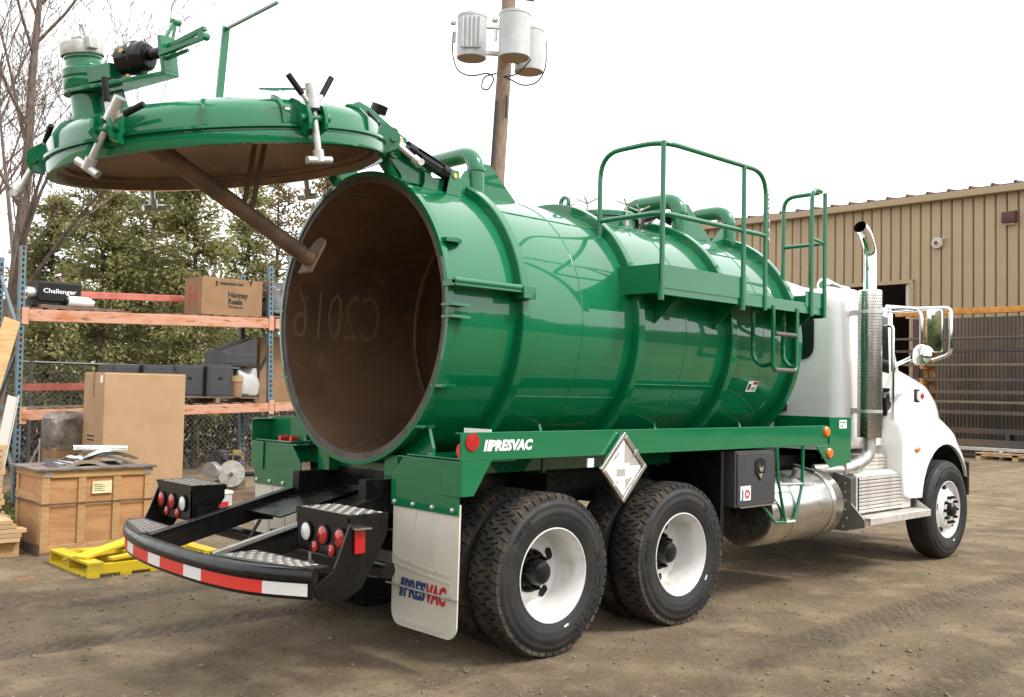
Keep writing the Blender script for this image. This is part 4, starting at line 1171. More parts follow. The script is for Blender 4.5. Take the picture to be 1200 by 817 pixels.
# ---- side sills (hose trays), subframe and chassis
for s in (-1, 1):
    y0 = 1.24 * s
    def Y(a): return a * s
    m = MB()
    m.box(-0.817, 3.5, min(Y(1.225), Y(1.24)), max(Y(1.225), Y(1.24)), 1.257, 1.427)
    m.box(-0.80, 3.55, min(Y(0.70), Y(1.224)), max(Y(0.70), Y(1.224)), 1.262, 1.272)
    m.box(-0.79, 3.5, min(Y(0.70), Y(0.71)), max(Y(0.70), Y(0.71)), 1.12, 1.2615)
    m.box(-0.815, 3.5, min(Y(1.18), Y(1.2245)), max(Y(1.18), Y(1.2245)), 1.415, 1.425)
    SILL = m.build('side_sill', GREEN, TK, smooth=0, bevel=0.003)
    m = MB()
    m.prism([(3.20, 1.252), (3.43, 1.252), (3.43, 1.43), (3.43, 1.50), (3.815, 1.50), (3.815, 1.09), (3.46, 1.055)], 'y', Y(1.238), Y(1.252))
    m.box(3.55, 3.56, min(Y(0.62), Y(1.237)), max(Y(0.62), Y(1.237)), 1.275, 1.50); m.box(3.5605, 3.81, min(Y(0.62), Y(1.237)), max(Y(0.62), Y(1.237)), 1.485, 1.498)
    m.build('front_fairing', GREEN, TK, smooth=0, bevel=0.003)
    for zc in (1.373, 1.186):
        m = MB(); m.lathe([(0.045, 0.0), (0.045, 0.012), (0.035, 0.022), (0, 0.026)], (3.39 + (0.03 if zc < 1.3 else 0), Y(1.2525) if zc < 1.3 else Y(1.2405), zc), (0, s, 0), 20); m.build('marker_light', ORANGE, TK)
    m = MB(); m.lathe([(0.052, 0.0), (0.052, 0.008), (0, 0.012)], (-0.735, Y(1.2405), 1.37), (0, s, 0), 24); m.build('red_reflector', RED, TK)
    # rear fender, gusset and mud flap
    m = MB()
    yl, yh = sorted((Y(0.545), Y(1.19)))
    m.prism([(Y(0.545), 0.94), (Y(1.205), 0.935), (Y(1.205), 1.256), (Y(0.66), 1.245), (Y(0.56), 1.14), (Y(0.545), 1.1)], 'x', -0.80, -0.788)
    m.prism([(-0.80, 1.256), (-0.36, 1.256), (-0.36, 1.246), (-0.80, 1.246)], 'y', Y(0.6), Y(1.225))
    m.prism([(-0.802, 1.257), (-0.57, 1.257), (-0.71, 1.05), (-0.802, 1.05)], 'y', Y(1.226), Y(1.238)); m.prism([(Y(1.06), 1.05), (Y(1.238), 1.05), (Y(1.238), 1.2565), (Y(1.06), 1.2565)], 'x', -0.812, -0.803)
    FD = m.build('rear_fender', GREEN, TK, smooth=0, bevel=0.002)
    for k in range(4):
        yy = Y(0.585 + 0.19 * k); m = MB(); m.lathe([(0.016, 0), (0.014, 0.009), (0, 0.014)], (-0.801, yy, 0.965), (-1, 0, 0), 10); m.build('bolt', STEEL, FD)
    m = MB()
    prof = [(Y(0.556), 1.0), (Y(1.205), 1.0)] + [(Y(1.195 - 0.09 + 0.09 * math.cos(R(a))), 0.29 - 0.09 * math.sin(R(a))) for a in range(0, 91, 15)] + [(Y(0.56 + 0.09 - 0.09 * math.sin(R(a))), 0.29 - 0.09 * math.cos(R(a))) for a in range(0, 91, 15)]
    m.prism(prof, 'x', -0.787, -0.775)
    FL = m.build('mud_flap', FLAP, TK, smooth=30, bevel=0.002)
    m = MB()
    def rib(ya, za, yb, zb_): m.bar((-0.789, Y(ya), za), (-0.789, Y(yb), zb_), 0.016, 0.006, (1, 0, 0))
    rib(0.60, 0.93, 0.60, 0.62); rib(0.79, 0.93, 0.755, 0.60); rib(0.95, 0.93, 1.0, 0.58); rib(0.60, 0.62, 0.74, 0.605); rib(0.76, 0.60, 0.99, 0.578); rib(1.0, 0.58, 1.13, 0.575)
    rib(0.60, 0.575, 1.13, 0.53); rib(0.60, 0.575, 0.60, 0.29); rib(1.13, 0.53, 1.13, 0.27); rib(0.64, 0.24, 1.09, 0.235)
    m.build('flap_ribs', FLAP, FL, smooth=0)
    def flapM(y_): return Matrix(((0, 0, -1, -0.7875), (-1, 0, 0, y_), (0, 1, 0, 0.385), (0, 0, 0, 1)))
    ys0 = -0.64 if s < 0 else 1.12
    m = MB(); m.text('PRES', 0.135, flapM(ys0 - 0.045), 0.006, 0.006, 0.2, 1, fit=(0.22, 0.118)); m.build('flap_lettering', BLUEINK, FL, smooth=0)['kind'] = 'stuff'
    m = MB(); m.prism([(ys0, 0.385), (ys0 - 0.032, 0.385), (ys0 - 0.055, 0.503), (ys0 - 0.023, 0.503)], 'x', -0.7905, -0.7872); m.build('flap_bars', BLUEINK, FL, smooth=0)
    m = MB(); m.text('VAC', 0.135, flapM(ys0 - 0.27), 0.006, 0.006, 0.2, 1, fit=(0.19, 0.118)); m.build('flap_lettering', REDINK, FL, smooth=0)['kind'] = 'stuff'
    m = MB(); m.tube([(-0.80, Y(0.52), 0.452), (-0.80, Y(1.22), 0.445)], 0.007, 8); m.build('flap_wire', STEEL, FL)
    # chassis rail and subframe rail
    m = MB(); m.prism([(Y(0.36), 0.84), (Y(0.44), 0.84), (Y(0.44), 1.09), (Y(0.36), 1.09)], 'x', -0.92, 6.7); m.build('chassis_rail', BLACK, TK, smooth=0)
    m = MB(); m.prism([(Y(0.33), 1.092), (Y(0.47), 1.092), (Y(0.47), 1.24), (Y(0.33), 1.24)], 'x', -0.70, 3.6); m.build('subframe_rail', GREEN, TK, smooth=0)
for xx in (-0.6, 0.4, 1.7, 2.9):
    m = MB(); m.prism([(-0.72, 1.10), (0.72, 1.10), (0.72, 1.30), (0.66, 1.455)] + [(0.973 * math.cos(R(a)), TZ + 0.973 * math.sin(R(a))) for a in range(-47, -134, -6)] + [(-0.66, 1.455), (-0.72, 1.30)], 'x', xx - 0.012, xx + 0.012); m.build('tank_saddle', GREEN, TK, smooth=0)
m = MB(); m.text('PRESVAC', 0.0925, Matrix(((1, 0, 0, -0.597), (0, 0, -1, -1.2405), (0, 1, 0, 1.312), (0, 0, 0, 1))), 0.003, 0.0045, 0.22, 1, fit=(0.365, 0.068))
for k in range(2): m.prism([(-0.642 + 0.026 * k, 1.313), (-0.625 + 0.026 * k, 1.313), (-0.61 + 0.026 * k, 1.381), (-0.627 + 0.026 * k, 1.381)], 'y', -1.2425, -1.2395)
m.build('sill_lettering', WHITEVINYL, TK, smooth=0)
m = MB(); m.box(3.60, 3.73, -1.2535, -1.2525, 1.40, 1.475); m.build('sticker', WHITEVINYL, TK, smooth=0)
m = MB(); m.text('50', 0.03, Matrix(((1, 0, 0, 3.63), (0, 0, -1, -1.254), (0, 1, 0, 1.41), (0, 0, 0, 1))), 0.001, 0.001); m.box(3.61, 3.72, -1.2545, -1.2537, 1.448, 1.456); m.build('sticker_print', BLACKINK, TK, smooth=0)
m = MB(); m.cyl((-0.70, -1.1, 1.31), (-0.55, -1.1, 1.31), 0.045, n=16); m.build('hose_cap', REDTAPE, TK)
m = MB(); m.box(-0.55, -0.545, -1.2, -0.95, 1.36, 1.44); m.build('tray_label', WHITEVINYL, TK, smooth=0)
m = MB(); m.cyl((-0.72, 0.98, 1.285), (-0.60, 0.98, 1.285), 0.02, n=10); m.cyl((-0.70, 0.86, 1.285), (-0.62, 0.86, 1.285), 0.02, n=10); m.build('hose_cap', REDTAPE, TK)
m = MB(); m.box(-0.65, -0.64, 0.72, 1.22, 1.275, 1.45); m.build('tray_end', GREEN, TK, smooth=0)

# ---- rear step and bumper
def poly_at(path, tt):
    tot = sum((path[i + 1] - path[i]).length for i in range(len(path) - 1)); d_ = tt * tot
    for i in range(len(path) - 1):
        l_ = (path[i + 1] - path[i]).length
        if d_ <= l_: return path[i].lerp(path[i + 1], d_ / l_)
        d_ -= l_
    return path[-1]
bpath = smoothpath([(-1.745, 1.215, 0), (-1.90, 0.88, 0), (-1.995, 0.42, 0), (-2.02, -0.1, 0), (-2.005, -0.55, 0), (-1.94, -0.90, 0), (-1.755, -1.185, 0)], 0.3, 6)
prof = [(0.0, 0.575), (0.012, 0.572), (0.014, 0.665), (0.03, 0.675), (0.032, 0.70), (0.02, 0.722), (0.0, 0.732), (-0.03, 0.732), (-0.05, 0.72), (-0.05, 0.60), (-0.03, 0.575)]
def sweep(mb, path, prof_, mi=0, caps=True):
    rings = []
    for i, p in enumerate(path):
        a_ = path[max(0, i - 1)]; b_ = path[min(len(path) - 1, i + 1)]
        d_ = (b_ - a_).normalized(); o_ = Vector((d_.y, -d_.x, 0))
        if o_.x > 0: o_ = -o_
        rings.append([p + o_ * q[0] + Vector((0, 0, q[1])) for q in prof_])
    mb.rings(rings, caps=caps, mi=mi)
m = MB(); sweep(m, bpath, prof)
BUMP = m.build('bumper', BLACK, TK, smooth=40)
lens = [0.13, 0.29, 0.15, 0.27, 0.16, 0.27, 0.17, 0.42, 0.22]
tot = sum((bpath[i + 1] - bpath[i]).length for i in range(len(bpath) - 1))
sc_ = 0.985 * tot / sum(lens); acc = 0.01
for k, l_ in enumerate(lens):
    a_ = acc; acc += l_ * sc_
    pp = [poly_at(bpath, (a_ + (acc - a_) * j / 6) / tot) for j in range(7)]
    m = MB(); sweep(m, pp, [(0.0145, 0.59), (0.0165, 0.59), (0.0165, 0.655), (0.0145, 0.655)])
    m.build('reflective_tape', WHITETAPE if k % 2 == 0 else REDTAPE, BUMP, smooth=0)
# inclined step frame
for s in (-1, 1):
    y0 = 0.46 * s
    m = MB(); m.prism([(-0.60, 1.045), (-1.93, 0.725), (-1.95, 0.60), (-1.86, 0.60), (-0.85, 0.85), (-0.60, 0.90)], 'y', y0 - 0.012, y0 + 0.012)
    m.prism([(-0.60, 1.05), (-1.93, 0.73), (-1.93, 0.72), (-0.60, 1.04)], 'y', y0 - 0.035, y0 + 0.035)
    m.build('step_arm', BLACK, TK, smooth=0, bevel=0.003)
m = MB(); m.prism([(-0.62, 1.00), (-1.28, 0.842), (-1.28, 0.832), (-0.62, 0.99)], 'y', -0.02, 0.445); m.prism([(-0.62, 0.98), (-1.05, 0.875), (-1.05, 0.865), (-0.62, 0.97)], 'y', -0.445, -0.022); m.box(-0.62, -0.60, -0.7, 0.7, 0.88, 1.12); m.build('step_deck', BLACK, TK, smooth=0)
m = MB(); m.tube([(-1.93, -0.395, 0.715), (-1.05, -0.395, 0.915)], 0.02, 10); m.build('step_rail', STEPGREY, TK)
m = MB(); m.cyl((-1.25, -1.15, 0.66), (-1.25, 1.15, 0.66), 0.045, n=16); m.box(-1.1, -1.0, -0.42, 0.42, 0.5, 0.7); m.cyl((-1.0, -0.3, 0.62), (-1.0, 0.3, 0.62), 0.07, n=16); m.build('cross_tube', BLACK, TK)
m = MB(); m.cyl((-1.36, -0.5, 0.80), (-1.36, -0.72, 0.79), 0.035, n=14); m.cyl((-1.42, 0.5, 0.74), (-1.46, 0.95, 0.76), 0.035, n=14); m.build('chrome_pipe', CHROME, TK)
m = MB(); m.tube(smoothpath([(-1.0, -0.6, 0.75), (-1.2, -0.5, 0.5), (-1.0, -0.2, 0.46), (-0.7, -0.7, 0.6)], 0.2, 5), 0.015, 8); m.tube(smoothpath([(-1.3, 0.2, 0.8), (-1.45, 0.15, 0.62), (-1.35, 0.0, 0.55), (-1.2, -0.1, 0.7)], 0.12, 5), 0.012, 8); m.build('air_hose', MATBLACK, TK)
def diamond(mb, quad, z, mi=1, nx_=12, ny_=8):
    """raised lozenges on a tread plate, quad = four xy corners"""
    A_, B_, C_, D_ = [Vector((q[0], q[1], 0)) for q in quad]
    for i in range(nx_):
        for j in range(ny_):
            u_, v_ = (i + 0.5) / nx_, (j + 0.5) / ny_
            p = (A_ * (1 - u_) + B_ * u_) * (1 - v_) + (D_ * (1 - u_) + C_ * u_) * v_
            a = R(45 if (i + j) % 2 else -45)
            d_ = Vector((math.cos(a), math.sin(a), 0)) * 0.022; e_ = Vector((-math.sin(a), math.cos(a), 0)) * 0.0075
            h_ = Vector((0, 0, 0.004)); p = p + Vector((0, 0, z))
            mb.add([p - d_, p - e_, p + d_, p + e_, p - d_ * 0.6 + h_, p - e_ * 0.5 + h_, p + d_ * 0.6 + h_, p + e_ * 0.5 + h_], [(4, 5, 6, 7), (0, 1, 5, 4), (1, 2, 6, 5), (2, 3, 7, 6), (3, 0, 4, 7)], mi)
DPLATE = mat('tread_plate_black', (0.03, 0.03, 0.03), 0.4, 0.3)
DBAR = mat('tread_plate_worn', (0.36, 0.34, 0.31), 0.4, 0.75)
for s in (-1, 1):
    m = MB(); q = [(-1.72, 0.48 * s), (-1.70, 1.18 * s), (-1.76, 1.19 * s), (-1.97, 0.5 * s)]
    q = [(-1.70, 0.48 * s), (-1.66, 1.17 * s), (-1.775, 1.17 * s), (-1.90, 0.86 * s), (-1.985, 0.48 * s)]
    m.prism(q, 'z', 0.728, 0.736); 
    diamond(m, [(-1.72, 0.5 * s), (-1.69, 1.12 * s), (-1.80, 1.10 * s), (-1.95, 0.52 * s)], 0.736, 1, 15, 6)
    m.build('step_tread', [DPLATE, DBAR], TK, smooth=0)
    # light box
    m = MB()
    m.box(-1.553, -1.545, *sorted((0.675 * s, 1.19 * s)), 0.755, 0.955); m.box(-1.56, -1.30, *sorted((0.67 * s, 1.192 * s)), 0.955, 0.993)
    m.prism([(-1.553, 0.96), (-1.31, 0.96), (-1.31, 0.90), (-1.40, 0.78), (-1.553, 0.755)], 'y', 0.675 * s, 0.685 * s)
    diamond(m, [(-1.545, 0.69 * s), (-1.545, 1.175 * s), (-1.315, 1.175 * s), (-1.315, 0.69 * s)], 0.993, 1, 12, 6)
    BX = m.build('light_box', [BLACK, DBAR], TK, smooth=0)
    m = MB()
    side = [(-1.568, 0.995), (-1.302, 0.995), (-1.31, 0.88), (-1.38, 0.75), (-1.47, 0.60), (-1.56, 0.555), (-1.66, 0.545), (-1.74, 0.57), (-1.765, 0.63), (-1.745, 0.655), (-1.70, 0.682), (-1.655, 0.705), (-1.615, 0.79), (-1.58, 0.88), (-1.55, 0.955)]
    m.prism(side, 'y', 1.193 * s, 1.207 * s); m.build('side_plate', BLACK, BX, smooth=0, bevel=0.002)
    for yy, mt_ in ((0.785, CLEAR), (0.955, RED), (1.12, RED)):
        m = MB(); m.lathe([(0.055, 0.0), (0.058, 0.012), (0.051, 0.016), (0.049, 0.012)], (-1.553, yy * s, 0.865), (-1, 0, 0), 24, mi=1); m.lathe([(0.049, 0.012), (0.036, 0.02), (0, 0.024)], (-1.553, yy * s, 0.865), (-1, 0, 0), 24)
        m.build('lamp', [mt_, MATBLACK], BX)
    for yy in (0.872, 1.04):
        m = MB(); m.lathe([(0.03, 0.0), (0.03, 0.01), (0, 0.016)], (-1.553, yy * s, 0.79), (-1, 0, 0), 16); m.lathe([(0.006, 0.016), (0.0, 0.0185)], (-1.553, yy * s, 0.79), (-1, 0, 0), 8, mi=1); m.build('small_lamp', [RED, STEEL], BX)
    m = MB(); m.box(-1.53, -1.465, *sorted((1.2075 * s, 1.225 * s)), 0.79, 0.915); m.build('side_lamp', RED, BX, smooth=0, bevel=0.004)
    m = MB(); m.box(-1.545, -1.45, *sorted((1.2075 * s, 1.26 * s)), 0.922, 0.93); m.build('lamp_visor', ALU, BX, smooth=0)
    m = MB(); m.cyl((-1.52, 0.76 * s, 0.76), (-1.515, 0.76 * s, 0.70), 0.008, n=8); m.cyl((-1.515, 0.765 * s, 0.69), (-1.515, 0.755 * s, 0.665), 0.02, n=8); m.build('hanging_plug', STEEL, BX)
    m = MB(); m.bar((-1.50, 0.70 * s, 0.80), (-1.05, 0.47 * s, 0.80), 0.08, 0.08); m.build('box_stay', BLACK, BX, smooth=0)

# ---- wheels
AZ = 0.505
def tyre_profile(rt_):
    half = [(0.296, 0.105), (0.300, 0.117), (0.315, 0.122), (0.330, 0.131), (0.336, 0.131), (0.345, 0.136), (0.375, 0.142), (0.385, 0.1415), (0.39, 0.144), (0.415, 0.144), (0.42, 0.141), (0.445, 0.138), (0.45, 0.139), (0.46, 0.136), (0.465, 0.131), (0.485, 0.125), (0.495, 0.119), (rt_ - 0.006, 0.108), (rt_, 0.094)]
    return half + [(rt_ + 0.002, 0.0)] + [(a, -b) for a, b in half[::-1]]
def make_wheel(c, s, front=False, detail=True):
    """c = tyre centre, s = outward direction along Y"""
    c = Vector(c); ax = Vector((0, s, 0))
    m = MB()
    if front:
        m.lathe([(0.296, 0.106), (0.303, 0.118), (0.303, 0.124), (0.296, 0.125), (0.288, 0.115), (0.282, 0.085), (0.262, 0.07), (0.24, 0.075), (0.215, 0.10), (0.19, 0.128), (0.165, 0.135), (0.0, 0.135)], c, ax, 64)
        m.lathe([(0.296, 0.106), (0.27, 0.06), (0.26, -0.1), (0.296, -0.106)], c, ax, 48)
    else:
        m.lathe([(0.296, 0.106), (0.303, 0.118), (0.303, 0.124), (0.297, 0.126), (0.288, 0.114), (0.28, 0.085), (0.268, 0.06), (0.262, 0.0), (0.258, -0.07), (0.245, -0.105), (0.215, -0.122), (0.19, -0.115), (0.17, -0.105), (0.0, -0.103)], c, ax, 64)
        m.lathe([(0.296, 0.106), (0.272, 0.06), (0.27, -0.1), (0.298, -0.112)], c, ax, 48)
    W_ = m.build('wheel', WHEELW, TK, smooth=35, org=c)
    m = MB(); m.lathe(tyre_profile(0.512 if front else 0.503), c, ax, 96)
    if front:
        for h_ in (-0.062, -0.022, 0.022, 0.062): m.lathe([(0.5145, h_ - 0.015), (0.519, h_ - 0.012), (0.519, h_ + 0.012), (0.5145, h_ + 0.015)], c, ax, 96)
    m.build('tyre', RUBBER, W_, smooth=40, org=c)
    if not front:
        m = MB(); n_ = 48
        for row, (h0, h1, ph) in enumerate(((0.088, 0.128, 0.0), (0.034, 0.083, 0.5), (-0.028, 0.029, 0.15), (-0.083, -0.033, 0.6), (-0.128, -0.088, 0.1))):
            for k in range(n_):
                a0 = 2 * math.pi * (k + ph) / n_; wa = 2 * math.pi / n_ * 0.80
                sk = 0.016 * (1 if row in (0, 3) else -1)
                r1 = 0.5205 if row in (1, 2, 3) else 0.5185
                vs = []
                for rr_ in (0.495, r1):
                    for (aa, hh, dk) in ((a0, h0, -sk), (a0 + wa, h0, -sk), (a0 + wa, h1, sk), (a0, h1, sk)):
                        rad = rr_
                        if row == 0 and hh == h1: rad = rr_ - 0.014
                        if row == 4 and hh == h0: rad = rr_ - 0.014
                        zig = 0.012 if (row in (1, 2, 3) and k % 2) else 0.0
                        aj = aa + dk
                        vs.append(c + ax * (hh + zig * 0.3) + Vector((math.cos(aj), 0, math.sin(aj))) * rad)
                m.hexa(vs)
        m.build('tread', MUDRUB, W_, smooth=0, org=c)
    if detail:
        hub = MB()
        if front:
            hub.lathe([(0.075, 0.13), (0.07, 0.175), (0.055, 0.19), (0.0, 0.195)], c, ax, 24); o_ = 0.135; rb = 0.135; hl = 0.045
        else:
            hub.lathe([(0.145, -0.107), (0.14, -0.082), (0.085, -0.077), (0.083, 0.0), (0.07, 0.025), (0.04, 0.035), (0.0, 0.037)], c, ax, 28); o_ = -0.087; rb = 0.118; hl = 0.05
        for k in range(10):
            a = 2 * math.pi * k / 10; q = c + Vector((math.cos(a), 0, math.sin(a))) * rb
            hub.cyl(q + ax * o_, q + ax * (o_ + hl * 0.6), 0.018, n=6); hub.cyl(q + ax * o_, q + ax * (o_ + hl), 0.01, n=8)
        hub.build('hub', BLACK, W_, smooth=35, org=c)
        m = MB()
        for k in range(5):
            a = 2 * math.pi * (k + 0.35) / 5; rad = 0.208 if not front else 0.225
            q = c + Vector((math.cos(a), 0, math.sin(a))) * rad
            hq = -0.117 if not front else 0.094
            m.cyl(q + ax * (hq - 0.02), q + ax * (hq + 0.007), 0.04 if not front else 0.034, n=20)
        m.build('hand_holes', MATBLACK, W_, org=c)
        m = MB()
        def arc_text(txt, rad, a_mid, size, flip=False):
            step = size * 0.86 / rad
            for i, ch in enumerate(txt):
                a = a_mid - s * 0 + (i - (len(txt) - 1) / 2) * step * (1)
                # reading clockwise as seen from outside
                aa = math.pi / 2 - a
                er = Vector((math.cos(aa) * (1 if s < 0 else -1), 0, math.sin(aa)))
                et = Vector((math.sin(aa) * (1 if s < 0 else -1), 0, -math.cos(aa)))
                o__ = c + er * (rad - size * 0.35) + ax * 0.1432
                Mx = Matrix(((et.x, er.x, 0, o__.x), (0, 0, s, o__.y), (et.z, er.z, 0, o__.z), (0, 0, 0, 1)))
                m.text(ch, size, Mx, 0.004, 0.004, 0, 1.0, align='CENTER')
        arc_text('MICHELIN', 0.412, R(112), 0.082); arc_text('XDN', 0.412, R(-45), 0.065); arc_text('X', 0.41, R(182), 0.05)
        m.build('sidewall_lettering', TYREMARK, W_, smooth=0, org=c)['kind'] = 'stuff'
        m = MB(); a = R(-72); er = Vector((math.cos(a), 0, math.sin(a))); et = Vector((-er.z, 0, er.x)); q = c + er * 0.345 + ax * 0.138
        m.hexa([q - et * 0.02 - er * 0.006, q + et * 0.02 - er * 0.006, q + et * 0.02 + er * 0.006, q - et * 0.02 + er * 0.006] + [p + ax * 0.003 for p in (q - et * 0.02 - er * 0.006, q + et * 0.02 - er * 0.006, q + et * 0.02 + er * 0.006, q - et * 0.02 + er * 0.006)])
        m.build('tyre_label', WHITEVINYL, W_, smooth=0, org=c)
    return W_
YO = -1.223 + 0.124
YI = YO + 0.335
wo = make_wheel((0, YO, AZ), -1)
wi = make_wheel((0, YI, AZ), -1, detail=False)
wf = make_wheel((6.076, -1.187 + 0.124, AZ), -1, front=True)
X2 = 1.343
w2 = dup(wo, (X2, 0, 0), TK); w2.rotation_euler = (0, R(-37), 0)
dup(wi, (X2, 0, 0), TK)
for x in (0, X2):
    k = dup(wo, (x, -2 * YO, 0), TK); k.rotation_euler = (0, 0, math.pi)
    k = dup(wi, (x, -2 * YI, 0), TK); k.rotation_euler = (0, 0, math.pi)
k = dup(wf, (0, 2 * (1.187 - 0.124), 0), TK); k.rotation_euler = (0, 0, math.pi)
for x in (0, X2):
    m = MB(); m.cyl((x, -1.0, AZ), (x, 1.0, AZ), 0.075, n=20); m.lathe([(0.0, -0.26), (0.12, -0.22), (0.2, -0.08), (0.2, 0.08), (0.12, 0.22), (0, 0.26)], (x, 0, AZ), (0, 1, 0), 24)
    m.build('axle', MATBLACK, TK)
m = MB(); m.box(6.0, 6.15, -0.95, 0.95, 0.42, 0.52); m.build('front_axle', MATBLACK, TK)
m = MB(); m.cyl((X2, 0, 0.6), (4.4, 0, 0.85), 0.06, n=16); m.build('drive_shaft', MATBLACK, TK)
for s in (-1, 1):
    m = MB(); m.bar((-0.45, 0.5 * s, 0.66), (1.8, 0.5 * s, 0.66), 0.09, 0.09); m.box(0.55, 0.79, *sorted((0.44 * s, 0.58 * s)), 0.55, 1.0)
    m.build('suspension', MATBLACK, TK, smooth=0)
    m = MB(); m.box(-0.3, 0.3, *sorted((0.44 * s, 1.0 * s)), 1.12, 1.13) if False else m.box(0.4, 0.46, *sorted((0.45 * s, 0.75 * s)), 0.6, 1.1); m.build('shock_absorber', MATBLACK, TK, smooth=0)
    m = MB(); m.box(1.86, 1.90, *sorted((0.5 * s, 1.2 * s)), 0.45, 1.24); m.prism([(1.86, 0.45), (2.0, 0.40), (2.0, 0.5), (1.9, 0.6)], 'y', 1.0 * s, 1.02 * s); m.build('guard_bracket', BLACK, TK, smooth=0)
m = MB(); m.box(1.9, 5.2, -0.34, 0.34, 0.72, 1.05); m.build('gearbox', MATBLACK, TK, smooth=0, bevel=0.05)
m = MB(); m.box(5.2, 6.6, -0.5, 0.5, 0.62, 1.4); m.build('engine', MATBLACK, TK, smooth=0, bevel=0.05)
for k, xx in enumerate((1.92, 2.3)):
    m = MB(); m.cyl((xx, 0.45, 0.8), (xx + 0.0, 1.1, 0.8), 0.14, n=20); m.build('air_tank', MATBLACK, TK)
m = MB(); m.box(0.3, 0.36, -1.225, -1.215, 1.18, 1.24); m.build('small_plate', WHITEVINYL, TK, smooth=0)

# ---- placard holder
pc = Vector((0.61, -1.268, 1.172)); hs_ = 0.242
Mx = Matrix.Translation(pc) @ Matrix(((1, 0, 0, 0), (0, 0, -1, 0), (0, 1, 0, 0), (0, 0, 0, 1))) @ Matrix.Rotation(R(45), 4, 'Z')
e = hs_ / math.sqrt(2)
m = MB(); m.prism(rrect(-e, e, -e, e, 0.02), 'z', -0.008, 0.0); m.xf(Mx); PC = m.build('placard_holder', ALU, TK, smooth=0)
m = MB()
for (a_, b_, c_, d_) in ((-e, e, -e, -e + 0.03), (-e, e, e - 0.03, e), (-e, -e + 0.03, -e + 0.03, e - 0.03), (e - 0.03, e, -e + 0.03, e - 0.03)): m.box(a_, b_, c_, d_, 0.001, 0.016)
m.xf(Mx); m.build('placard_frame', ALU, PC, smooth=0, bevel=0.004)
My = Matrix.Translation(pc) @ Matrix(((1, 0, 0, 0), (0, 0, -1, 0), (0, 1, 0, 0), (0, 0, 0, 1)))
GREYPL = mat('grey_flip_panel', (0.36, 0.34, 0.30), 0.5); 
m = MB(); m.prism([(0, 0.19), (0.19, 0), (0, -0.19), (-0.19, 0)], 'z', 0.0005, 0.002); m.xf(My); m.build('placard_panel', WHITEVINYL, PC, smooth=0)
for poly in ([(0.01, 0.18), (0.18, 0.01), (0.07, 0.01), (0.07, 0.03), (0.01, 0.03)], [(-0.07, -0.01), (0.02, -0.01), (0.02, -0.06), (-0.07, -0.06)], [(0.02, -0.08), (0.10, -0.07), (0.02, -0.16)]):
    m = MB(); m.prism(poly, 'z', 0.0025, 0.0035); m.xf(My); m.build('placard_panel', GREYPL, PC, smooth=0)
m = MB()
for (x, z) in ((0.11, 0.10), (-0.09, 0.08), (0.1, -0.1), (-0.09, -0.1)): m.bar((x - 0.02, z - 0.02, 0.02), (x + 0.02, z + 0.02, 0.02), 0.008, 0.006)
m.xf(My); m.build('placard_clips', STEEL, PC, smooth=0)['kind'] = 'stuff'

# ---- tool box
m = MB(); m.box(2.0, 2.57, -1.235, -0.72, 0.80, 1.24); TB = m.build('tool_box', GREYBLK, TK, smooth=0, bevel=0.006)
m = MB(); m.box(2.02, 2.56, -1.247, -1.2355, 0.815, 1.225); m.build('box_door', GREYBLK, TB, smooth=0, bevel=0.005)
m = MB(); m.box(2.04, 2.57, -1.262, -1.236, 0.795, 0.805); m.build('box_trim', ALU, TB, smooth=0)
m = MB(); m.prism([(2.26, 1.16), (2.33, 1.18), (2.40, 1.16), (2.40, 1.07), (2.33, 1.0), (2.26, 1.07)], 'y', -1.256, -1.2475); m.lathe([(0.03, 0), (0.03, 0.008), (0, 0.01)], (2.33, -1.256, 1.10), (0, -1, 0), 16, mi=1)
m.prism([(2.30, 1.055), (2.36, 1.055), (2.33, 1.01)], 'y', -1.2585, -1.2565, mi=1); m.build('lock', [MATBLACK, CHROME], TB, smooth=0)
m = MB(); m.box(2.055, 2.20, -1.2495, -1.2475, 0.85, 0.965); m.build('box_sticker', WHITETAPE, TB, smooth=0)
m = MB(); m.text('J', 0.09, Matrix(((1, 0, 0, 2.075), (0, 0, -1, -1.2505), (0, 1, 0, 0.87), (0, 0, 0, 1))), 0.001, 0.003); m.lathe([(0.018, 0.0), (0.034, 0.0), (0.034, 0.001), (0.018, 0.001)], (2.15, -1.2497, 0.90), (0, -1, 0), 20, closed_prof=True, mi=1); m.build('sticker_print', [BLUEINK, REDINK], TB, smooth=0)

# ---- fuel tank and lower ladder
FY, FZ, FR = -0.925, 0.71, 0.308
m = MB(); m.lathe([(0, 0), (FR - 0.05, 0.0), (FR - 0.012, 0.012), (FR, 0.04), (FR, 1.16), (FR - 0.012, 1.188), (FR - 0.05, 1.2), (0, 1.2)], (2.56, FY, FZ), (1, 0, 0), 64)
FT = m.build('fuel_tank', ALU, TK)
for xx in (2.93, 3.56):
    m = MB(); m.lathe([(FR + 0.001, -0.03), (FR + 0.005, -0.03), (FR + 0.005, 0.03), (FR + 0.001, 0.03)], (xx, FY, FZ), (1, 0, 0), 64, closed_prof=True); m.bar((xx, FY + 0.1, FZ + FR + 0.03), (xx, FY - 0.12, FZ + FR - 0.02), 0.05, 0.02); m.build('tank_strap', ALU, FT)
m = MB(); m.cyl((3.2, FY - 0.15, FZ + FR - 0.04), (3.2, FY - 0.17, FZ + FR + 0.02), 0.055, n=20); m.build('filler_cap', STEEL, FT)
def hy(px, py, y_): return hit(px, py, 1, y_)
q = [hy(910, 524, -1.25), hy(912, 565, -1.25), hy(920, 612, -1.25), hy(931, 611, -1.25), hy(940, 567, -1.25), hy(941, 522, -1.25)]
m = MB(); m.tube(smoothpath(q, 0.02, 3), 0.014, 10); LL = m.build('lower_ladder', GREEN, TK)
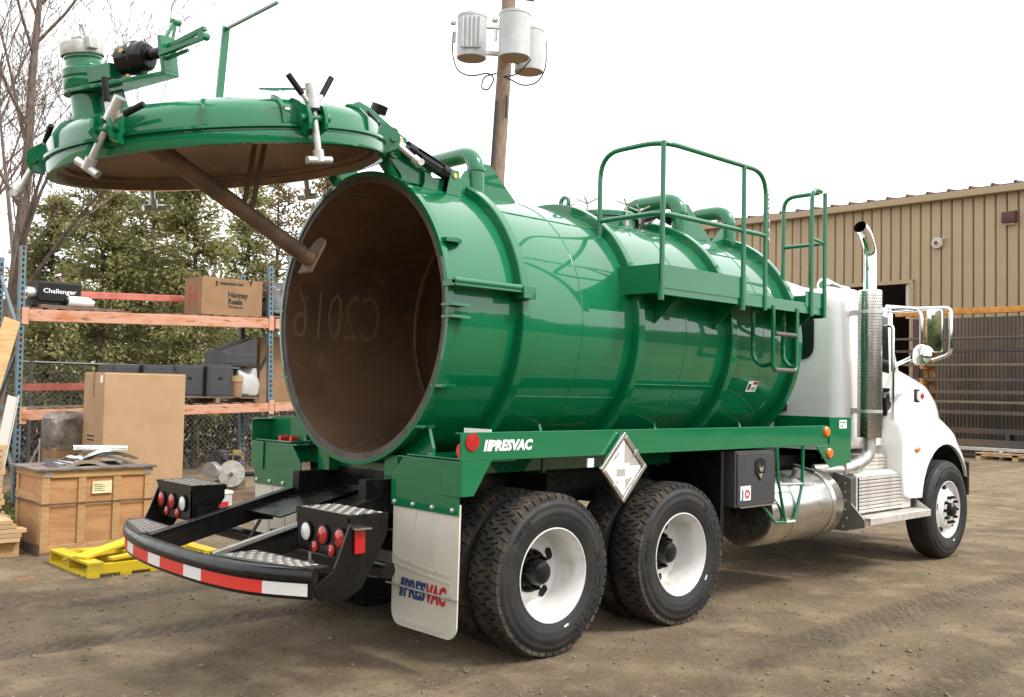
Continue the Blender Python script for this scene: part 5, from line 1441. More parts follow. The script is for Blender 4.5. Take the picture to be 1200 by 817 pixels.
m = MB(); m.tube([q[1] + Vector((0, 0, -0.02)), q[4] + Vector((0, 0, 0.0))], 0.013, 8); m.tube([q[2], q[3]], 0.016, 8, mi=0); m.build('rung', STEEL, LL)
m = MB(); m.tube([q[2], hy(908, 612, -1.25), hy(893, 592, -1.2)], 0.012, 8); m.build('ladder_stay', GREEN, LL)

# ---- cab
def section(x, hw, z0, z1, r_, k=6):
    pts = rrect(-hw, hw, z0, z1, r_, k)
    return [Vector((x, p[0], p[1])) for p in pts]
CX, CW = 4.22, 0.955
m = MB()
def csec(x, hw, zt_, rr_=0.16, z0=1.16, tap=0.0):
    pts = []
    for p in rrect(-hw, hw, z0, zt_, rr_, 6):
        f_ = max(0, (p[1] - 1.95)) / 0.85
        pts.append(Vector((x, p[0] * (1 - 0.06 * f_), p[1])))
    return pts
rings = [csec(CX, CW - 0.12, 2.62, 0.12), csec(CX + 0.015, CW - 0.06, 2.68), csec(CX + 0.05, CW - 0.018, 2.73), csec(CX + 0.12, CW, 2.755), csec(4.75, CW, 2.775), csec(5.10, CW, 2.74), csec(5.2, CW - 0.01, 2.68), csec(5.55, CW - 0.06, 2.06), csec(5.75, CW - 0.12, 1.95)]
m.rings(rings)
CAB = m.build('cab', WHITE, TK, smooth=40)
m = MB(); m.prism(rrect(-0.62, 0.62, 2.08, 2.50, 0.09), 'x', CX - 0.012, CX + 0.01); m.build('rear_window', GLASS, CAB, smooth=30)
m = MB()
ro = rrect(-0.655, 0.655, 2.045, 2.535, 0.12); ri = rrect(-0.62, 0.62, 2.08, 2.50, 0.09)
k = len(ro); m.add([(CX - 0.016, p[0], p[1]) for p in ro] + [(CX - 0.016, p[0], p[1]) for p in ri], [(i, (i + 1) % k, k + (i + 1) % k, k + i) for i in range(k)]); m.build('window_seal', MATBLACK, CAB, smooth=0)
# rivets down the rear wall
m = MB()
for yy in (-0.80, -0.2, 0.4, 0.8):
    for j in range(14):
        zz = 1.25 + 0.1 * j
        if 2.0 < zz < 2.56 and abs(yy) < 0.66: continue
        m.lathe([(0.007, 0), (0.004, 0.004), (0, 0.005)], (CX - 0.001, yy, zz), (-1, 0, 0), 6)
m.build('rivets', WHITE, CAB)
for s in (-1, 1):
    # door: seam, window, hinges
    def sidep(x, z): return Vector((x, s * (CW * (1 - 0.06 * max(0, z - 1.95) / 0.85) + 0.0), z))
    m = MB(); m.prism(rrect(4.62, 5.24, 1.20, 2.60, 0.06), 'y', CW * 0.94 * s, (CW + 0.008) * s); m.build('door', WHITE, CAB, smooth=30, bevel=0.004)
    m = MB(); m.prism([(4.70, 1.98), (5.16, 1.93), (5.12, 2.50), (4.72, 2.54)], 'y', (CW - 0.06) * s, (CW + 0.0105) * s); m.build('door_window', GLASS, CAB, smooth=0)
    m = MB(); m.prism([(4.98, 1.35), (5.16, 1.38), (5.18, 1.78), (5.02, 1.78)], 'y', (CW - 0.05) * s, (CW + 0.0095) * s); m.build('peep_window', GLASS, CAB, smooth=0)
    m = MB(); m.tube(smoothpath([(5.05, (CW - 0.03) * s, 2.40), (5.05, (CW + 0.10) * s, 2.42), (5.05, (CW + 0.10) * s, 1.42), (5.05, (CW + 0.005) * s, 1.38)], 0.05, 5), 0.017, 12); m.build('grab_handle', CHROME, CAB)
    # mirror
    m = MB()
    m.tube(smoothpath([(5.15, (CW - 0.02) * s, 2.62), (5.13, 1.25 * s, 2.58), (5.13, 1.60 * s, 2.575), (5.13, 1.60 * s, 2.12), (5.13, 1.42 * s, 2.06)], 0.06, 5), 0.02, 12)
    m.tube([(5.15, (CW - 0.02) * s, 2.56), (5.13, 1.32 * s, 2.565)], 0.014, 10)
    m.tube(smoothpath([(5.13, 1.28 * s, 2.57), (5.13, 1.31 * s, 2.50), (5.13, 1.31 * s, 2.13), (5.2, 1.2 * s, 2.10), (5.3, (CW - 0.0) * s, 2.02), (5.3, (CW - 0.03) * s, 1.90)], 0.08, 5), 0.02, 12)
    MRA = m.build('mirror_arm', CHROME, CAB)
    RM = Matrix.Translation((5.12, 1.45 * s, 0)) @ Matrix.Rotation(R(-11 * s), 4, 'Z')
    m = MB(); m.prism(rrect(-0.075, 0.075, 2.14, 2.57, 0.03), 'x', -0.02, 0.035); m.xf(RM); m.build('mirror_housing', CHROME, MRA, smooth=30, bevel=0.008)
    m = MB(); m.prism(rrect(-0.066, 0.066, 2.155, 2.555, 0.02), 'x', -0.026, -0.0215); m.xf(RM); m.build('mirror_face', MIRROR, MRA, smooth=0)
    m = MB(); m.lathe([(0.0, -0.03), (0.07, -0.02), (0.1, 0.02), (0.105, 0.03), (0.095, 0.034)], (5.06, 1.35 * s, 2.11), (-1, 0.05 * s, 0.05), 28); m.lathe([(0.095, 0.034), (0.06, 0.043), (0, 0.05)], (5.06, 1.35 * s, 2.11), (-1, 0.05 * s, 0.05), 28, mi=1); m.build('convex_mirror', [CHROME, MIRROR], MRA)
m = MB(); m.add([(5.235, -0.80, 2.62), (5.235, 0.80, 2.62), (5.555, 0.78, 2.10), (5.555, -0.78, 2.10), (5.225, -0.80, 2.62), (5.225, 0.80, 2.62), (5.545, 0.78, 2.10), (5.545, -0.78, 2.10)], [(0, 1, 2, 3), (7, 6, 5, 4), (0, 4, 5, 1), (1, 5, 6, 2), (2, 6, 7, 3), (3, 7, 4, 0)]); m.build('windshield', GLASS, CAB, smooth=0)
for yy in (-0.55, 0.0, 0.55):
    m = MB(); m.lathe([(0.0, 0.06), (0.05, 0.05), (0.075, 0.02), (0.08, -0.02)], (5.05 - abs(yy) * 0.05, yy, 2.765), (0, 0, 1), 18); m.build('roof_light', ORANGE, CAB)
hn = hit(998, 327, 1, -0.55)
m = MB(); m.tube([(4.45, -0.62, 2.80), (4.75, -0.62, 2.80), (4.95, -0.62, 2.80)], [0.075, 0.03, 0.025], 18); m.lathe([(0.0, 0.03), (0.04, 0.028), (0.076, 0.0)], (4.45, -0.62, 2.80), (-1, 0, 0), 18); m.box(4.7, 4.76, -0.64, -0.6, 2.74, 2.79); m.build('air_horn', CHROME, CAB)
m = MB(); m.tube([(4.42, -0.2, 2.81), (4.75, -0.2, 2.81), (4.95, -0.2, 2.81)], [0.055, 0.025, 0.02], 18); m.lathe([(0.0, 0.03), (0.03, 0.025), (0.056, 0.0)], (4.42, -0.2, 2.81), (-1, 0, 0), 18); m.box(4.7, 4.76, -0.22, -0.18, 2.74, 2.80); m.build('air_horn', CHROME, CAB)
m = MB(); m.box(4.12, 4.215, -0.36, -0.22, 1.53, 1.60); m.cyl((4.14, -0.34, 1.55), (4.08, -0.34, 1.55), 0.03, n=12); m.cyl((4.14, -0.26, 1.55), (4.08, -0.26, 1.55), 0.03, n=12); m.build('work_light', MATBLACK, CAB)

# ---- hood and fenders
m = MB()
def hsec(x, hw, zt_, rr_):
    return [Vector((x, p[0], p[1])) for p in rrect(-hw, hw, 0.9, zt_, rr_, 8)]
m.rings([hsec(5.22, 0.94, 2.03, 0.16), hsec(5.6, 0.92, 2.02, 0.2), hsec(5.95, 0.90, 1.97, 0.24), hsec(6.3, 0.90, 1.89, 0.24), hsec(6.5, 0.88, 1.79, 0.24), hsec(6.7, 0.84, 1.63, 0.25), hsec(6.85, 0.77, 1.46, 0.25), hsec(6.95, 0.68, 1.34, 0.25)])
HD = m.build('hood', WHITE, TK, smooth=50)
m = MB(); m.prism(rrect(-0.45, 0.45, 0.92, 1.32, 0.08), 'x', 6.945, 6.98); m.build('grille', CHROME, HD, smooth=30)
for s in (-1, 1):
    top = [(5.02, 1.42), (5.05, 1.54), (5.14, 1.60), (5.3, 1.635), (5.5, 1.63), (5.7, 1.595), (5.9, 1.545), (6.1, 1.475), (6.3, 1.385), (6.45, 1.29), (6.58, 1.17), (6.66, 1.05), (6.685, 0.95)]
    arch = [(6.076 + 0.59 * math.cos(R(a)), 0.60 + 0.60 * math.sin(R(a))) for a in range(22, 176, 11)]
    bot = [(5.485, 0.665), (5.20, 0.675), (5.08, 0.72), (5.03, 1.0)]
    def fpoly(d_):
        t_ = [(x - (d_ if x > 6.3 else 0) * 0.8 + (d_ * 0.2 if x < 5.1 else 0), z - d_ * (1.0 if z > 1.0 else 0.3)) for x, z in top]
        return t_ + arch + bot
    ys = [(0.50, 0.0), (0.98, 0.0), (1.06, 0.012), (1.12, 0.04), (1.155, 0.085), (1.165, 0.12)]
    m = MB(); m.rings([[Vector((p[0], y_ * s, p[1])) for p in fpoly(d_)] for y_, d_ in ys])
    FDR = m.build('fender', WHITE, TK, smooth=40)
    m = MB(); m.lathe([(0.0, 0.02), (0.03, 0.016), (0.045, 0.0)], (0, 0, 0), (0, s, 0), 20); m.xf(Matrix.Translation((5.37, 1.1655 * s, 1.16)) @ Matrix.Scale(1.5, 4, (1, 0, 0)) @ Matrix.Scale(0.65, 4, (0, 0, 1))); m.build('marker_light', ORANGE, FDR)
    # inner wheel arch liner and flap
    m = MB(); m.rings([[Vector((6.076 + 0.575 * math.cos(R(a)), yy * s, 0.60 + 0.585 * math.sin(R(a)))) for a in range(10, 176, 10)] for yy in (0.5, 1.14)], closed_u=False, caps=False); m.build('arch_liner', MATBLACK, FDR)
    m = MB(); m.box(6.62, 6.70, *sorted((0.7 * s, 1.165 * s)), 0.62, 1.0); m.build('bumper_end', BLACK, TK, smooth=0, bevel=0.02)
    m = MB(); m.box(5.20, 5.45, *sorted((0.75 * s, 1.12 * s)), 0.5, 0.668); m.build('splash_guard', MATBLACK, FDR, smooth=0)
    # hood side lamp, latch, vent
    q = hit(1072, 462, 1, -0.86)
    m = MB(); m.prism(rrect(5.96 - 0.10, 5.96 + 0.05, 1.64, 1.78, 0.02), 'y', 0.86 * s, 0.905 * s); m.lathe([(0.055, 0.0), (0.055, 0.03), (0.04, 0.045)], (5.985, 0.895 * s, 1.71), (0, s, 0), 20, mi=1); m.lathe([(0.04, 0.04), (0.03, 0.055), (0, 0.06)], (5.985, 0.895 * s, 1.71), (0, s, 0), 16, mi=2)
    m.build('hood_lamp', [MATBLACK, WHITE, RED], HD)
    m = MB(); m.bar((5.12, 1.0 * s, 1.62), (5.22, 1.03 * s, 1.72), 0.03, 0.05); m.cyl((5.20, 1.0 * s, 1.70), (5.32, 1.02 * s, 1.74), 0.025, n=10); m.build('hood_latch', STEEL, HD, smooth=30)
    m = MB(); m.box(5.03, 5.11, *sorted((0.95 * s, 1.0 * s)), 1.50, 1.68); m.build('latch_base', MATBLACK, HD, smooth=0)
    m = MB(); m.lathe([(0.10, 0), (0.10, 0.04), (0.08, 0.06), (0, 0.065)], (6.72, 0.78 * s, 1.02), (1, 0, 0), 20); m.build('headlamp', CLEAR, HD)
m = MB(); m.box(6.99, 7.10, -0.80, 0.80, 0.46, 0.72); m.build('front_bumper', BLACK, TK, smooth=30, bevel=0.03)
m = MB(); m.box(6.2, 6.99, -0.35, 0.35, 0.5, 0.88); m.build('bumper_mount', MATBLACK, TK, smooth=0)

# ---- exhaust stack
SX, SY = 4.40, -1.135
m = MB(); m.lathe([(0.05, 1.30), (0.113, 1.30), (0.113, 2.70), (0.10, 2.712), (0.05, 2.713)], (SX, SY, 0), (0, 0, 1), 40)
EX = m.build('heat_shield', SHIELD, TK)
# perforations of the shield
m = MB()
for row in range(46):
    zz = 1.35 + row * 0.029
    for k in range(22):
        a = R(150 + (k + 0.5 * (row % 2)) * 240 / 22); er = Vector((math.cos(a), math.sin(a), 0)); et = Vector((-er.y, er.x, 0)); q = Vector((SX, SY, zz)) + er * 0.1137
        m.add([q + et * 0.0068, q + Vector((0, 0, 0.0068)), q - et * 0.0068, q - Vector((0, 0, 0.0068))], [(0, 1, 2, 3)])
o = m.build('perforations', GREYPL0, EX, smooth=0); o['kind'] = 'stuff'
m = MB(); m.tube(smoothpath([(SX, SY, 2.69), (SX, SY, 3.12), (SX - 0.12, SY - 0.0, 3.26), (SX - 0.21, SY, 3.30)], 0.16, 8), 0.062, 24, caps=False)
m.tube(smoothpath([(SX, SY, 2.69), (SX, SY, 3.12), (SX - 0.12, SY - 0.0, 3.26), (SX - 0.21, SY, 3.30)], 0.16, 8), 0.057, 24, caps=False, mi=1); m.build('stack_pipe', [CHROME, MATBLACK], EX)
m = MB(); m.tube(smoothpath([(SX, SY, 1.31), (SX, SY, 1.12), (SX - 0.22, SY + 0.08, 1.0), (SX - 0.5, SY + 0.3, 0.98)], 0.14, 7), 0.06, 20); m.build('exhaust_elbow', STEEL, EX)
for zz in (2.5, 1.55):
    m = MB(); m.bar((SX - 0.02, SY + 0.08, zz), (SX + 0.02, -0.93, zz), 0.05, 0.05); m.lathe([(0.114, -0.015), (0.119, -0.015), (0.119, 0.015), (0.114, 0.015)], (SX, SY, zz), (0, 0, 1), 32, closed_prof=True); m.build('stack_bracket', STEEL, EX)

# ---- cab steps (both sides)
for s in (-1, 1):
    def B2(mb, x0, x1, y0, y1, z0, z1): mb.box(x0, x1, *sorted((y0 * s, y1 * s)), z0, z1)
    m = MB(); B2(m, 4.16, 5.30, 0.62, 1.13, 0.58, 0.93); m.prism([(1.13 * s, 0.58), (1.13 * s, 0.935), (1.07 * s, 0.97), (0.62 * s, 0.97), (0.62 * s, 0.58)], 'x', 4.18, 5.10)
    ST = m.build('battery_box', TREADALU, TK, smooth=0, bevel=0.004)
    for k in range(10):
        zz = 0.59 + 0.034 * k
        m = MB(); m.box(4.2, 5.09, *sorted((1.131 * s, 1.139 * s)), zz, zz + 0.027); m.build('riser_rib', TREADALU, ST, smooth=0, bevel=0.004)
    m = MB(); B2(m, 4.12, 5.40, 0.95, 1.29, 0.535, 0.565); B2(m, 4.12, 5.40, 1.27, 1.295, 0.50, 0.5655); TR_ = m.build('step_plate', TREADALU, TK, smooth=0, bevel=0.004)
    m = MB()
    for k in range(26):
        x = 4.15 + k * 0.048; m.box(x, x + 0.028, *sorted((1.0 * s, 1.27 * s)), 0.5652, 0.569)
    m.build('step_ribs', TREADALU, TR_, smooth=0)
    m = MB(); m.prism([(0.60 * s, 0.98), (0.98 * s, 0.98), (1.16 * s, 0.93), (1.16 * s, 0.70), (1.29 * s, 0.56), (1.29 * s, 0.49), (1.10 * s, 0.44), (0.60 * s, 0.44)], 'x', 4.00, 4.02); m.build('step_bracket', STEPGREY, TK, smooth=0, bevel=0.003)
    m = MB()
    for (ya, za) in ((1.1, 0.88), (1.1, 0.8), (1.1, 0.72), (1.1, 0.64), (1.12, 0.56), (1.0, 0.5), (1.08, 0.48), (1.02, 0.86), (1.02, 0.7)): m.lathe([(0.012, 0), (0.009, 0.006), (0, 0.008)], (4.0, ya * s, za), (-1, 0, 0), 8)
    m.build('bracket_rivets', STEEL, TK)['kind'] = 'stuff'
    m = MB(); m.prism([(0.95 * s, 0.90), (1.14 * s, 0.66), (1.29 * s, 0.56), (1.29 * s, 0.53), (0.95 * s, 0.53)], 'x', 5.38, 5.398); m.build('step_bracket', ALU, TK, smooth=0)
    m = MB(); B2(m, 4.55, 5.12, 0.70, 1.0, 0.972, 1.12)
    for k in range(4): B2(m, 4.56, 5.11, 1.001, 1.01, 0.985 + 0.033 * k, 1.005 + 0.033 * k)
    m.build('upper_step', TREADALU, TK, smooth=0, bevel=0.02)
    m = MB(); m.tube(smoothpath([(4.10, 1.05 * s, 0.95), (4.10, 1.05 * s, 1.10), (3.95, 1.0 * s, 1.12), (3.85, 0.95 * s, 1.12)], 0.05, 4), 0.018, 8); m.build('tube_guard', STEEL, TK)

# =================================================================== pallet racking on the left
RY = 8.0
def hr(px, py, y_=RY): return hit(px, py, 1, y_)
PR = thing('pallet_rack', 'rusty pallet rack with blue uprights and orange beams beside the trees', 'pallet rack', (1.3, RY + 0.4, 0))
lt, lb = hr(28, 288), hr(21, 500); rtp, rb = hr(318, 312), hr(317, 480)
lbase = lb + (lb - lt).normalized() * (lb.z / ((lt - lb).normalized().z)); rbase = rb + (rb - rtp).normalized() * (rb.z / ((rtp - rb).normalized().z))
DEP = Vector((-0.02, 0.85, 0))
def upright(base_, top_, shift):
    m = MB(); a_, b_ = base_ + shift - Vector((0, 0, 0.03)), top_ + shift
    m.bar(a_ + Vector((0, 0.035, 0)), b_ + Vector((0, 0.035, 0)), 0.075, 0.006, (0, 1, 0)) if False else None
    for (dx, wx, dy, wy) in ((0, 0.075, 0, 0.006), (-0.035, 0.006, 0.035, 0.07), (0.035, 0.006, 0.035, 0.07)):
        p0, p1 = a_ + Vector((dx, dy, 0)), b_ + Vector((dx, dy, 0))
        e_ = Vector((wx / 2, 0, 0)); f_ = Vector((0, wy / 2, 0))
        m.hexa([p0 - e_ - f_, p0 + e_ - f_, p0 + e_ + f_, p0 - e_ + f_, p1 - e_ - f_, p1 + e_ - f_, p1 + e_ + f_, p1 - e_ + f_])
    o = m.build('upright', RACKBLUE, PR, smooth=0)
    m = MB(); L_ = (b_ - a_).length; d_ = (b_ - a_).normalized(); k = 0.2
    while k < L_ - 0.03:
        c0 = a_ + d_ * k + Vector((0, -0.0045, 0)); m.box(c0.x - 0.012, c0.x + 0.012, c0.y - 0.001, c0.y + 0.001, c0.z - 0.02, c0.z + 0.02); k += 0.075
    m.build('slot_holes', MATBLACK, o, smooth=0)['kind'] = 'stuff'
for b_, t_ in ((lbase, lt), (rbase, rtp)):
    upright(b_, t_, Vector((0, 0, 0))); upright(b_, t_ - Vector((0, 0, 0.08)), DEP)
    hgt = t_.z
    for (f0, f1) in ((0.12, 0.36), (0.62, 0.40), (0.66, 0.9)):
        m = MB(); m.bar(b_.lerp(t_, f0) + Vector((0, 0.06, 0)), b_.lerp(t_, f1) + DEP, 0.035, 0.035); m.build('brace', RACKBLUE, PR, smooth=0)
    for f0 in (0.38, 0.93 if b_ is rbase else 0.64):
        m = MB(); m.bar(b_.lerp(t_, f0) + Vector((0, 0.06, 0)), b_.lerp(t_, f0) + DEP, 0.03, 0.03); m.build('brace', RACKBLUE if b_ is lbase else OLDWOOD, PR, smooth=0)
def beam(p0, p1, h_, mt_, y_off=0.0):
    m = MB(); o_ = Vector((0, y_off, 0)); m.bar(p0 + o_, p1 + o_, 0.045, h_)
    return m.build('beam', mt_, PR, smooth=0, bevel=0.006)
beam(hr(33, 369.5), hr(314, 379), 0.155, RACKORANGE, -0.005)
beam(hr(322, 379.5), hr(322, 379.5) + Vector((1.6, 0, 0.03)), 0.155, RACKORANGE, -0.005)
beam(hr(25, 487), hr(314, 477.5), 0.135, RACKORANGE, -0.005)
beam(hr(321, 477), hr(321, 477) + Vector((1.6, 0, 0.03)), 0.135, RACKORANGE, -0.005)
beam(hr(28, 343, RY + 0.85), hr(300, 354, RY + 0.85), 0.10, RACKPINK)
beam(hr(20, 454, RY + 0.85), hr(300, 452, RY + 0.85), 0.10, RACKPINK)
for p in (hr(29, 370), hr(26, 487), hr(317.5, 379), hr(317.5, 477)):
    m = MB(); m.box(p.x - 0.04, p.x + 0.045, RY - 0.02, RY - 0.005, p.z - 0.11, p.z + 0.11); m.build('beam_plate', RACKORANGE, PR, smooth=0)
def shelf_z(x, lev):
    a_, b_ = (hr(33, 369.5), hr(314, 379)) if lev else (hr(25, 487), hr(314, 477.5))
    return a_.z + (b_.z - a_.z) * (x - a_.x) / (b_.x - a_.x) + (0.078 if lev else 0.068)
for lev in (0, 1):
    k = lbase.x + 0.1
    n_ = 0
    while k < rbase.x - 0.1:
        if lev == 0 or k < 0.9 or k > 1.4:
            wdt = random.uniform(0.09, 0.14); z_ = shelf_z(k + 0.06, lev)
            m = MB(); m.box(k, k + wdt, RY + 0.0, RY + 0.88, z_ + 0.0, z_ + 0.022); m.build('deck_board', OLDWOOD, PR, smooth=0)
        k += random.uniform(0.17, 0.22)
DZ_ = 0.022

def boxthing(name, label, cat, x0, x1, y0, y1, z0, z1, mt_, rot=0.0, bev=0.006, group=None):
    m = MB(); m.box(x0, x1, y0, y1, z0, z1)
    if rot:
        c_ = Vector(((x0 + x1) / 2, (y0 + y1) / 2, 0)); m.xf(Matrix.Translation(c_) @ Matrix.Rotation(R(rot), 4, 'Z') @ Matrix.Translation(-c_))
    o = m.build(name, mt_, None, smooth=0, bevel=bev)
    return tag(o, label, cat, group)

# printed cardboard box on the top shelf
a_, b_ = hr(237, 325, RY + 0.05), hr(308, 330, RY + 0.05)
z0 = shelf_z(2.4, 1) + DZ_ - 0.004; z1 = (a_.z + b_.z) / 2
T = thing('cardboard_box', 'brown cardboard box with red and black print on the upper rack shelf', 'box', ((a_.x + b_.x) / 2, RY + 0.35, z0))
m = MB(); m.box(a_.x, b_.x, RY + 0.05, RY + 0.62, z0, z1); BXO = m.build('carton', CARD2, T, smooth=0, bevel=0.008)
for s in (0, 1):
    m = MB(); yy = RY + 0.05 + 0.29 * s; m.box(a_.x, b_.x, yy + 0.003, yy + 0.283, z1, z1 + 0.006); m.build('flap', CARD2, T, smooth=0)
m = MB(); Mx = lambda x, z: Matrix(((1, 0, 0, x), (0, 0, -1, RY + 0.047), (0, 1, 0, z), (0, 0, 0, 1)))
q = hr(267, 348, RY + 0.05); m.text('Hannay', 0.115, Mx(q.x, q.z), 0.002, 0.004, 0, 0.95); q = hr(267, 356, RY + 0.05); m.text('Reels', 0.115, Mx(q.x, q.z), 0.002, 0.004, 0, 0.95)
q = hr(267, 360.5, RY + 0.05); m.text('The hose reel', 0.05, Mx(q.x, q.z), 0.002, 0.001, 0, 0.85)
q = hr(258, 333, RY + 0.05); m.text('MARINE FREIGHT ONLY', 0.045, Mx(q.x, q.z), 0.002, 0.002, 0, 0.8)
for px_ in (254, 294):
    q = hr(px_, 333, RY + 0.05); m.prism([(q.x - 0.012, q.z - 0.03), (q.x + 0.012, q.z - 0.03), (q.x + 0.012, q.z + 0.02), (q.x + 0.03, q.z + 0.02), (q.x, q.z + 0.06), (q.x - 0.03, q.z + 0.02), (q.x - 0.012, q.z + 0.02)], 'y', RY + 0.046, RY + 0.049)
m.build('black_print', BLACKINK, T, smooth=0)['kind'] = 'stuff'
m = MB(); yy = RY + 0.33; zz = (z0 + z1) / 2
for (ya, yb, za, zb_) in ((-0.13, -0.07, -0.16, 0.16), (0.07, 0.13, -0.16, 0.16), (-0.07, 0.07, -0.03, 0.03)): m.box(a_.x - 0.002, a_.x + 0.001, yy + ya, yy + yb, zz + za, zz + zb_)
m.build('red_print', mat('faded_red_print', (0.36, 0.07, 0.04), 0.8), T, smooth=0)

# winch, jug and skid on the top shelf
z0 = shelf_z(0.2, 1) + DZ_
SK = boxthing('wooden_skid', 'flat dark skid under the winch on the upper rack shelf', 'skid', -0.2, 0.85, RY + 0.1, RY + 0.75, z0 - 0.003, z0 + 0.045, OLDWOOD)
q0, q1 = hr(42, 328, RY + 0.2), hr(95, 350, RY + 0.2)
T = thing('winch', 'black boxed winch with white lettering on the upper rack shelf', 'winch', ((q0.x + q1.x) / 2, RY + 0.4, z0 + 0.045))
zc0 = z0 + 0.043; hgt = max(0.24, q0.z - zc0)
m = MB(); m.prism([(RY + 0.2, zc0 + 0.06), (RY + 0.2, zc0 + hgt - 0.03), (RY + 0.22, zc0 + hgt), (RY + 0.5, zc0 + hgt), (RY + 0.55, zc0 + hgt - 0.05), (RY + 0.55, zc0 + 0.07)], 'x', q0.x + 0.04, q1.x); m.build('cover', MATBLACK, T, smooth=0, bevel=0.008)
m = MB(); m.box(q0.x - 0.02, q1.x - 0.15, RY + 0.22, RY + 0.5, zc0 - 0.002, zc0 + 0.075); m.build('base', MATBLACK, T, smooth=0)
m = MB(); m.cyl((q0.x - 0.07, RY + 0.35, zc0 + 0.16), (q0.x + 0.05, RY + 0.35, zc0 + 0.16), 0.085, n=20); m.cyl((q0.x - 0.1, RY + 0.35, zc0 + 0.16), (q0.x - 0.06, RY + 0.35, zc0 + 0.16), 0.05, n=16); m.build('end_drum', STEEL, T)
m = MB(); m.text('Challenger', 0.10, Matrix(((1, 0, 0, q0.x + 0.1), (0, 0, -1, RY + 0.1985), (0, 1, 0, zc0 + 0.15), (0, 0, 0, 1))), 0.002, 0.001, 0, 1, fit=((q1.x - q0.x) * 0.72, 0.08)); m.build('lettering', WHITEVINYL, T, smooth=0)
m = MB(); m.tube([(q0.x + 0.5, RY + 0.6, zc0 + hgt - 0.03), (q0.x + 0.42, RY + 0.62, zc0 + hgt + 0.12)], [0.05, 0.035], 12); m.lathe([(0.0, 0.03), (0.05, 0.02), (0.055, 0)], (q0.x + 0.42, RY + 0.62, zc0 + hgt + 0.12), (-0.5, 0, 1), 12, mi=1); m.build('handle', [OLDWOOD, STEEL], T)
q = hr(97, 352, RY + 0.1)
T = thing('plastic_jug', 'white plastic jug lying on the upper rack shelf beside the winch', 'jug', (q.x, RY + 0.12, z0 + 0.045))
m = MB(); m.lathe([(0, -0.16), (0.06, -0.155), (0.072, -0.13), (0.072, 0.09), (0.06, 0.14), (0.03, 0.17), (0.03, 0.19)], (q.x - 0.02, RY + 0.15, z0 + 0.043 + 0.072), (1, 0, 0), 20); m.build('bottle', WHITEPL, T)
m = MB(); m.lathe([(0.034, 0), (0.034, 0.03), (0, 0.032)], (q.x - 0.18, RY + 0.15, z0 + 0.115), (-1, 0, 0), 14); m.build('cap', MATBLACK, T)

# lower shelf: black steel boxes, bag, bucket, tall carton
z0 = shelf_z(2.2, 0) + DZ_
PA = thing('shelf_pallet', 'old wooden pallet under the black steel boxes on the lower shelf', 'pallet', (2.0, RY + 0.45, z0))
xs0, xs1 = hr(150, 463).x, hr(307, 463).x
for k in range(6):
    m = MB(); yy = RY + 0.06 + 0.15 * k; m.box(xs0, xs1, yy, yy + 0.1, z0 + 0.075, z0 + 0.095); m.build('deck_board', OLDWOOD, PA, smooth=0)
for f_ in (0.02, 0.35, 0.66, 0.97):
    m = MB(); xx = xs0 + (xs1 - xs0) * f_; m.box(xx - 0.03, xx + 0.04, RY + 0.05, RY + 0.9, z0 - 0.004, z0 + 0.0755); m.build('stringer', OLDWOOD, PA, smooth=0)
zt_ = z0 + 0.093
def steelbox(px0, px1, pytop, label, y0=RY + 0.08, dep=0.55, wedge=None, z_=None, cap=0.0):
    x0, x1 = hr(px0, 445, y0).x, hr(px1, 445, y0).x
    zb_ = z_ if z_ is not None else zt_
    ztop = hr((px0 + px1) / 2, pytop, y0).z
    T = thing('steel_tool_box', label, 'tool box', ((x0 + x1) / 2, y0 + dep / 2, zb_), 'black steel tool boxes on the lower shelf')
    m = MB()
    if wedge: m.prism([(x0, zb_), (x1, zb_), (x1, ztop), (x0, zb_ + (ztop - zb_) * wedge)], 'y', y0, y0 + dep)
    else: m.box(x0, x1, y0, y0 + dep, zb_, ztop)
    m.build('body', GREYBLK, T, smooth=0, bevel=0.006)
    m = MB(); m.box(x0 + 0.03, x1 - 0.03, y0 - 0.008, y0 - 0.0005, zb_ + 0.03, zb_ + (ztop - zb_) * (wedge or 1) - 0.03); m.build('door', GREYBLK, T, smooth=0, bevel=0.004)
    m = MB(); xc = (x0 + x1) / 2; m.box(xc - 0.03, xc + 0.03, y0 - 0.016, y0 - 0.0085, zb_ + (ztop - zb_) * 0.55, zb_ + (ztop - zb_) * 0.62); m.build('latch', MATBLACK, T, smooth=0)
    return ztop
zA = steelbox(243, 273, 428, 'square black steel tool box on the lower shelf, below the slope-topped one')
steelbox(205, 239, 428, 'black steel tool box between the cut-cornered and the square ones', dep=0.6, y0=RY + 0.16)
x0, x1 = hr(168, 445, RY + 0.1).x, hr(203, 445, RY + 0.1).x
T = thing('steel_tool_box', 'black steel tool box with a cut corner, behind the tall carton', 'tool box', ((x0 + x1) / 2, RY + 0.4, zt_), 'black steel tool boxes on the lower shelf')
ztop = hr(190, 428, RY + 0.1).z
m = MB(); m.prism([(x0, zt_), (x1 + 0.12, zt_), (x1 + 0.12, zt_ + 0.12), (x1 - 0.02, ztop), (x0, ztop)], 'y', RY + 0.1, RY + 0.6); m.build('body', GREYBLK, T, smooth=0, bevel=0.006)
m = MB(); m.box(x0 + 0.03, x1 - 0.04, RY + 0.092, RY + 0.0995, zt_ + 0.03, ztop - 0.03); m.build('door', GREYBLK, T, smooth=0, bevel=0.004)
steelbox(131, 164, 427, 'long flat black steel tool box just above the tall carton', dep=0.5, y0=RY + 0.2)
x0, x1 = hr(269, 420, RY + 0.1).x, hr(301, 420, RY + 0.1).x
T = thing('steel_tool_box', 'slope-topped black steel tool box stacked on the square one', 'tool box', ((x0 + x1) / 2, RY + 0.4, zA), 'black steel tool boxes on the lower shelf')
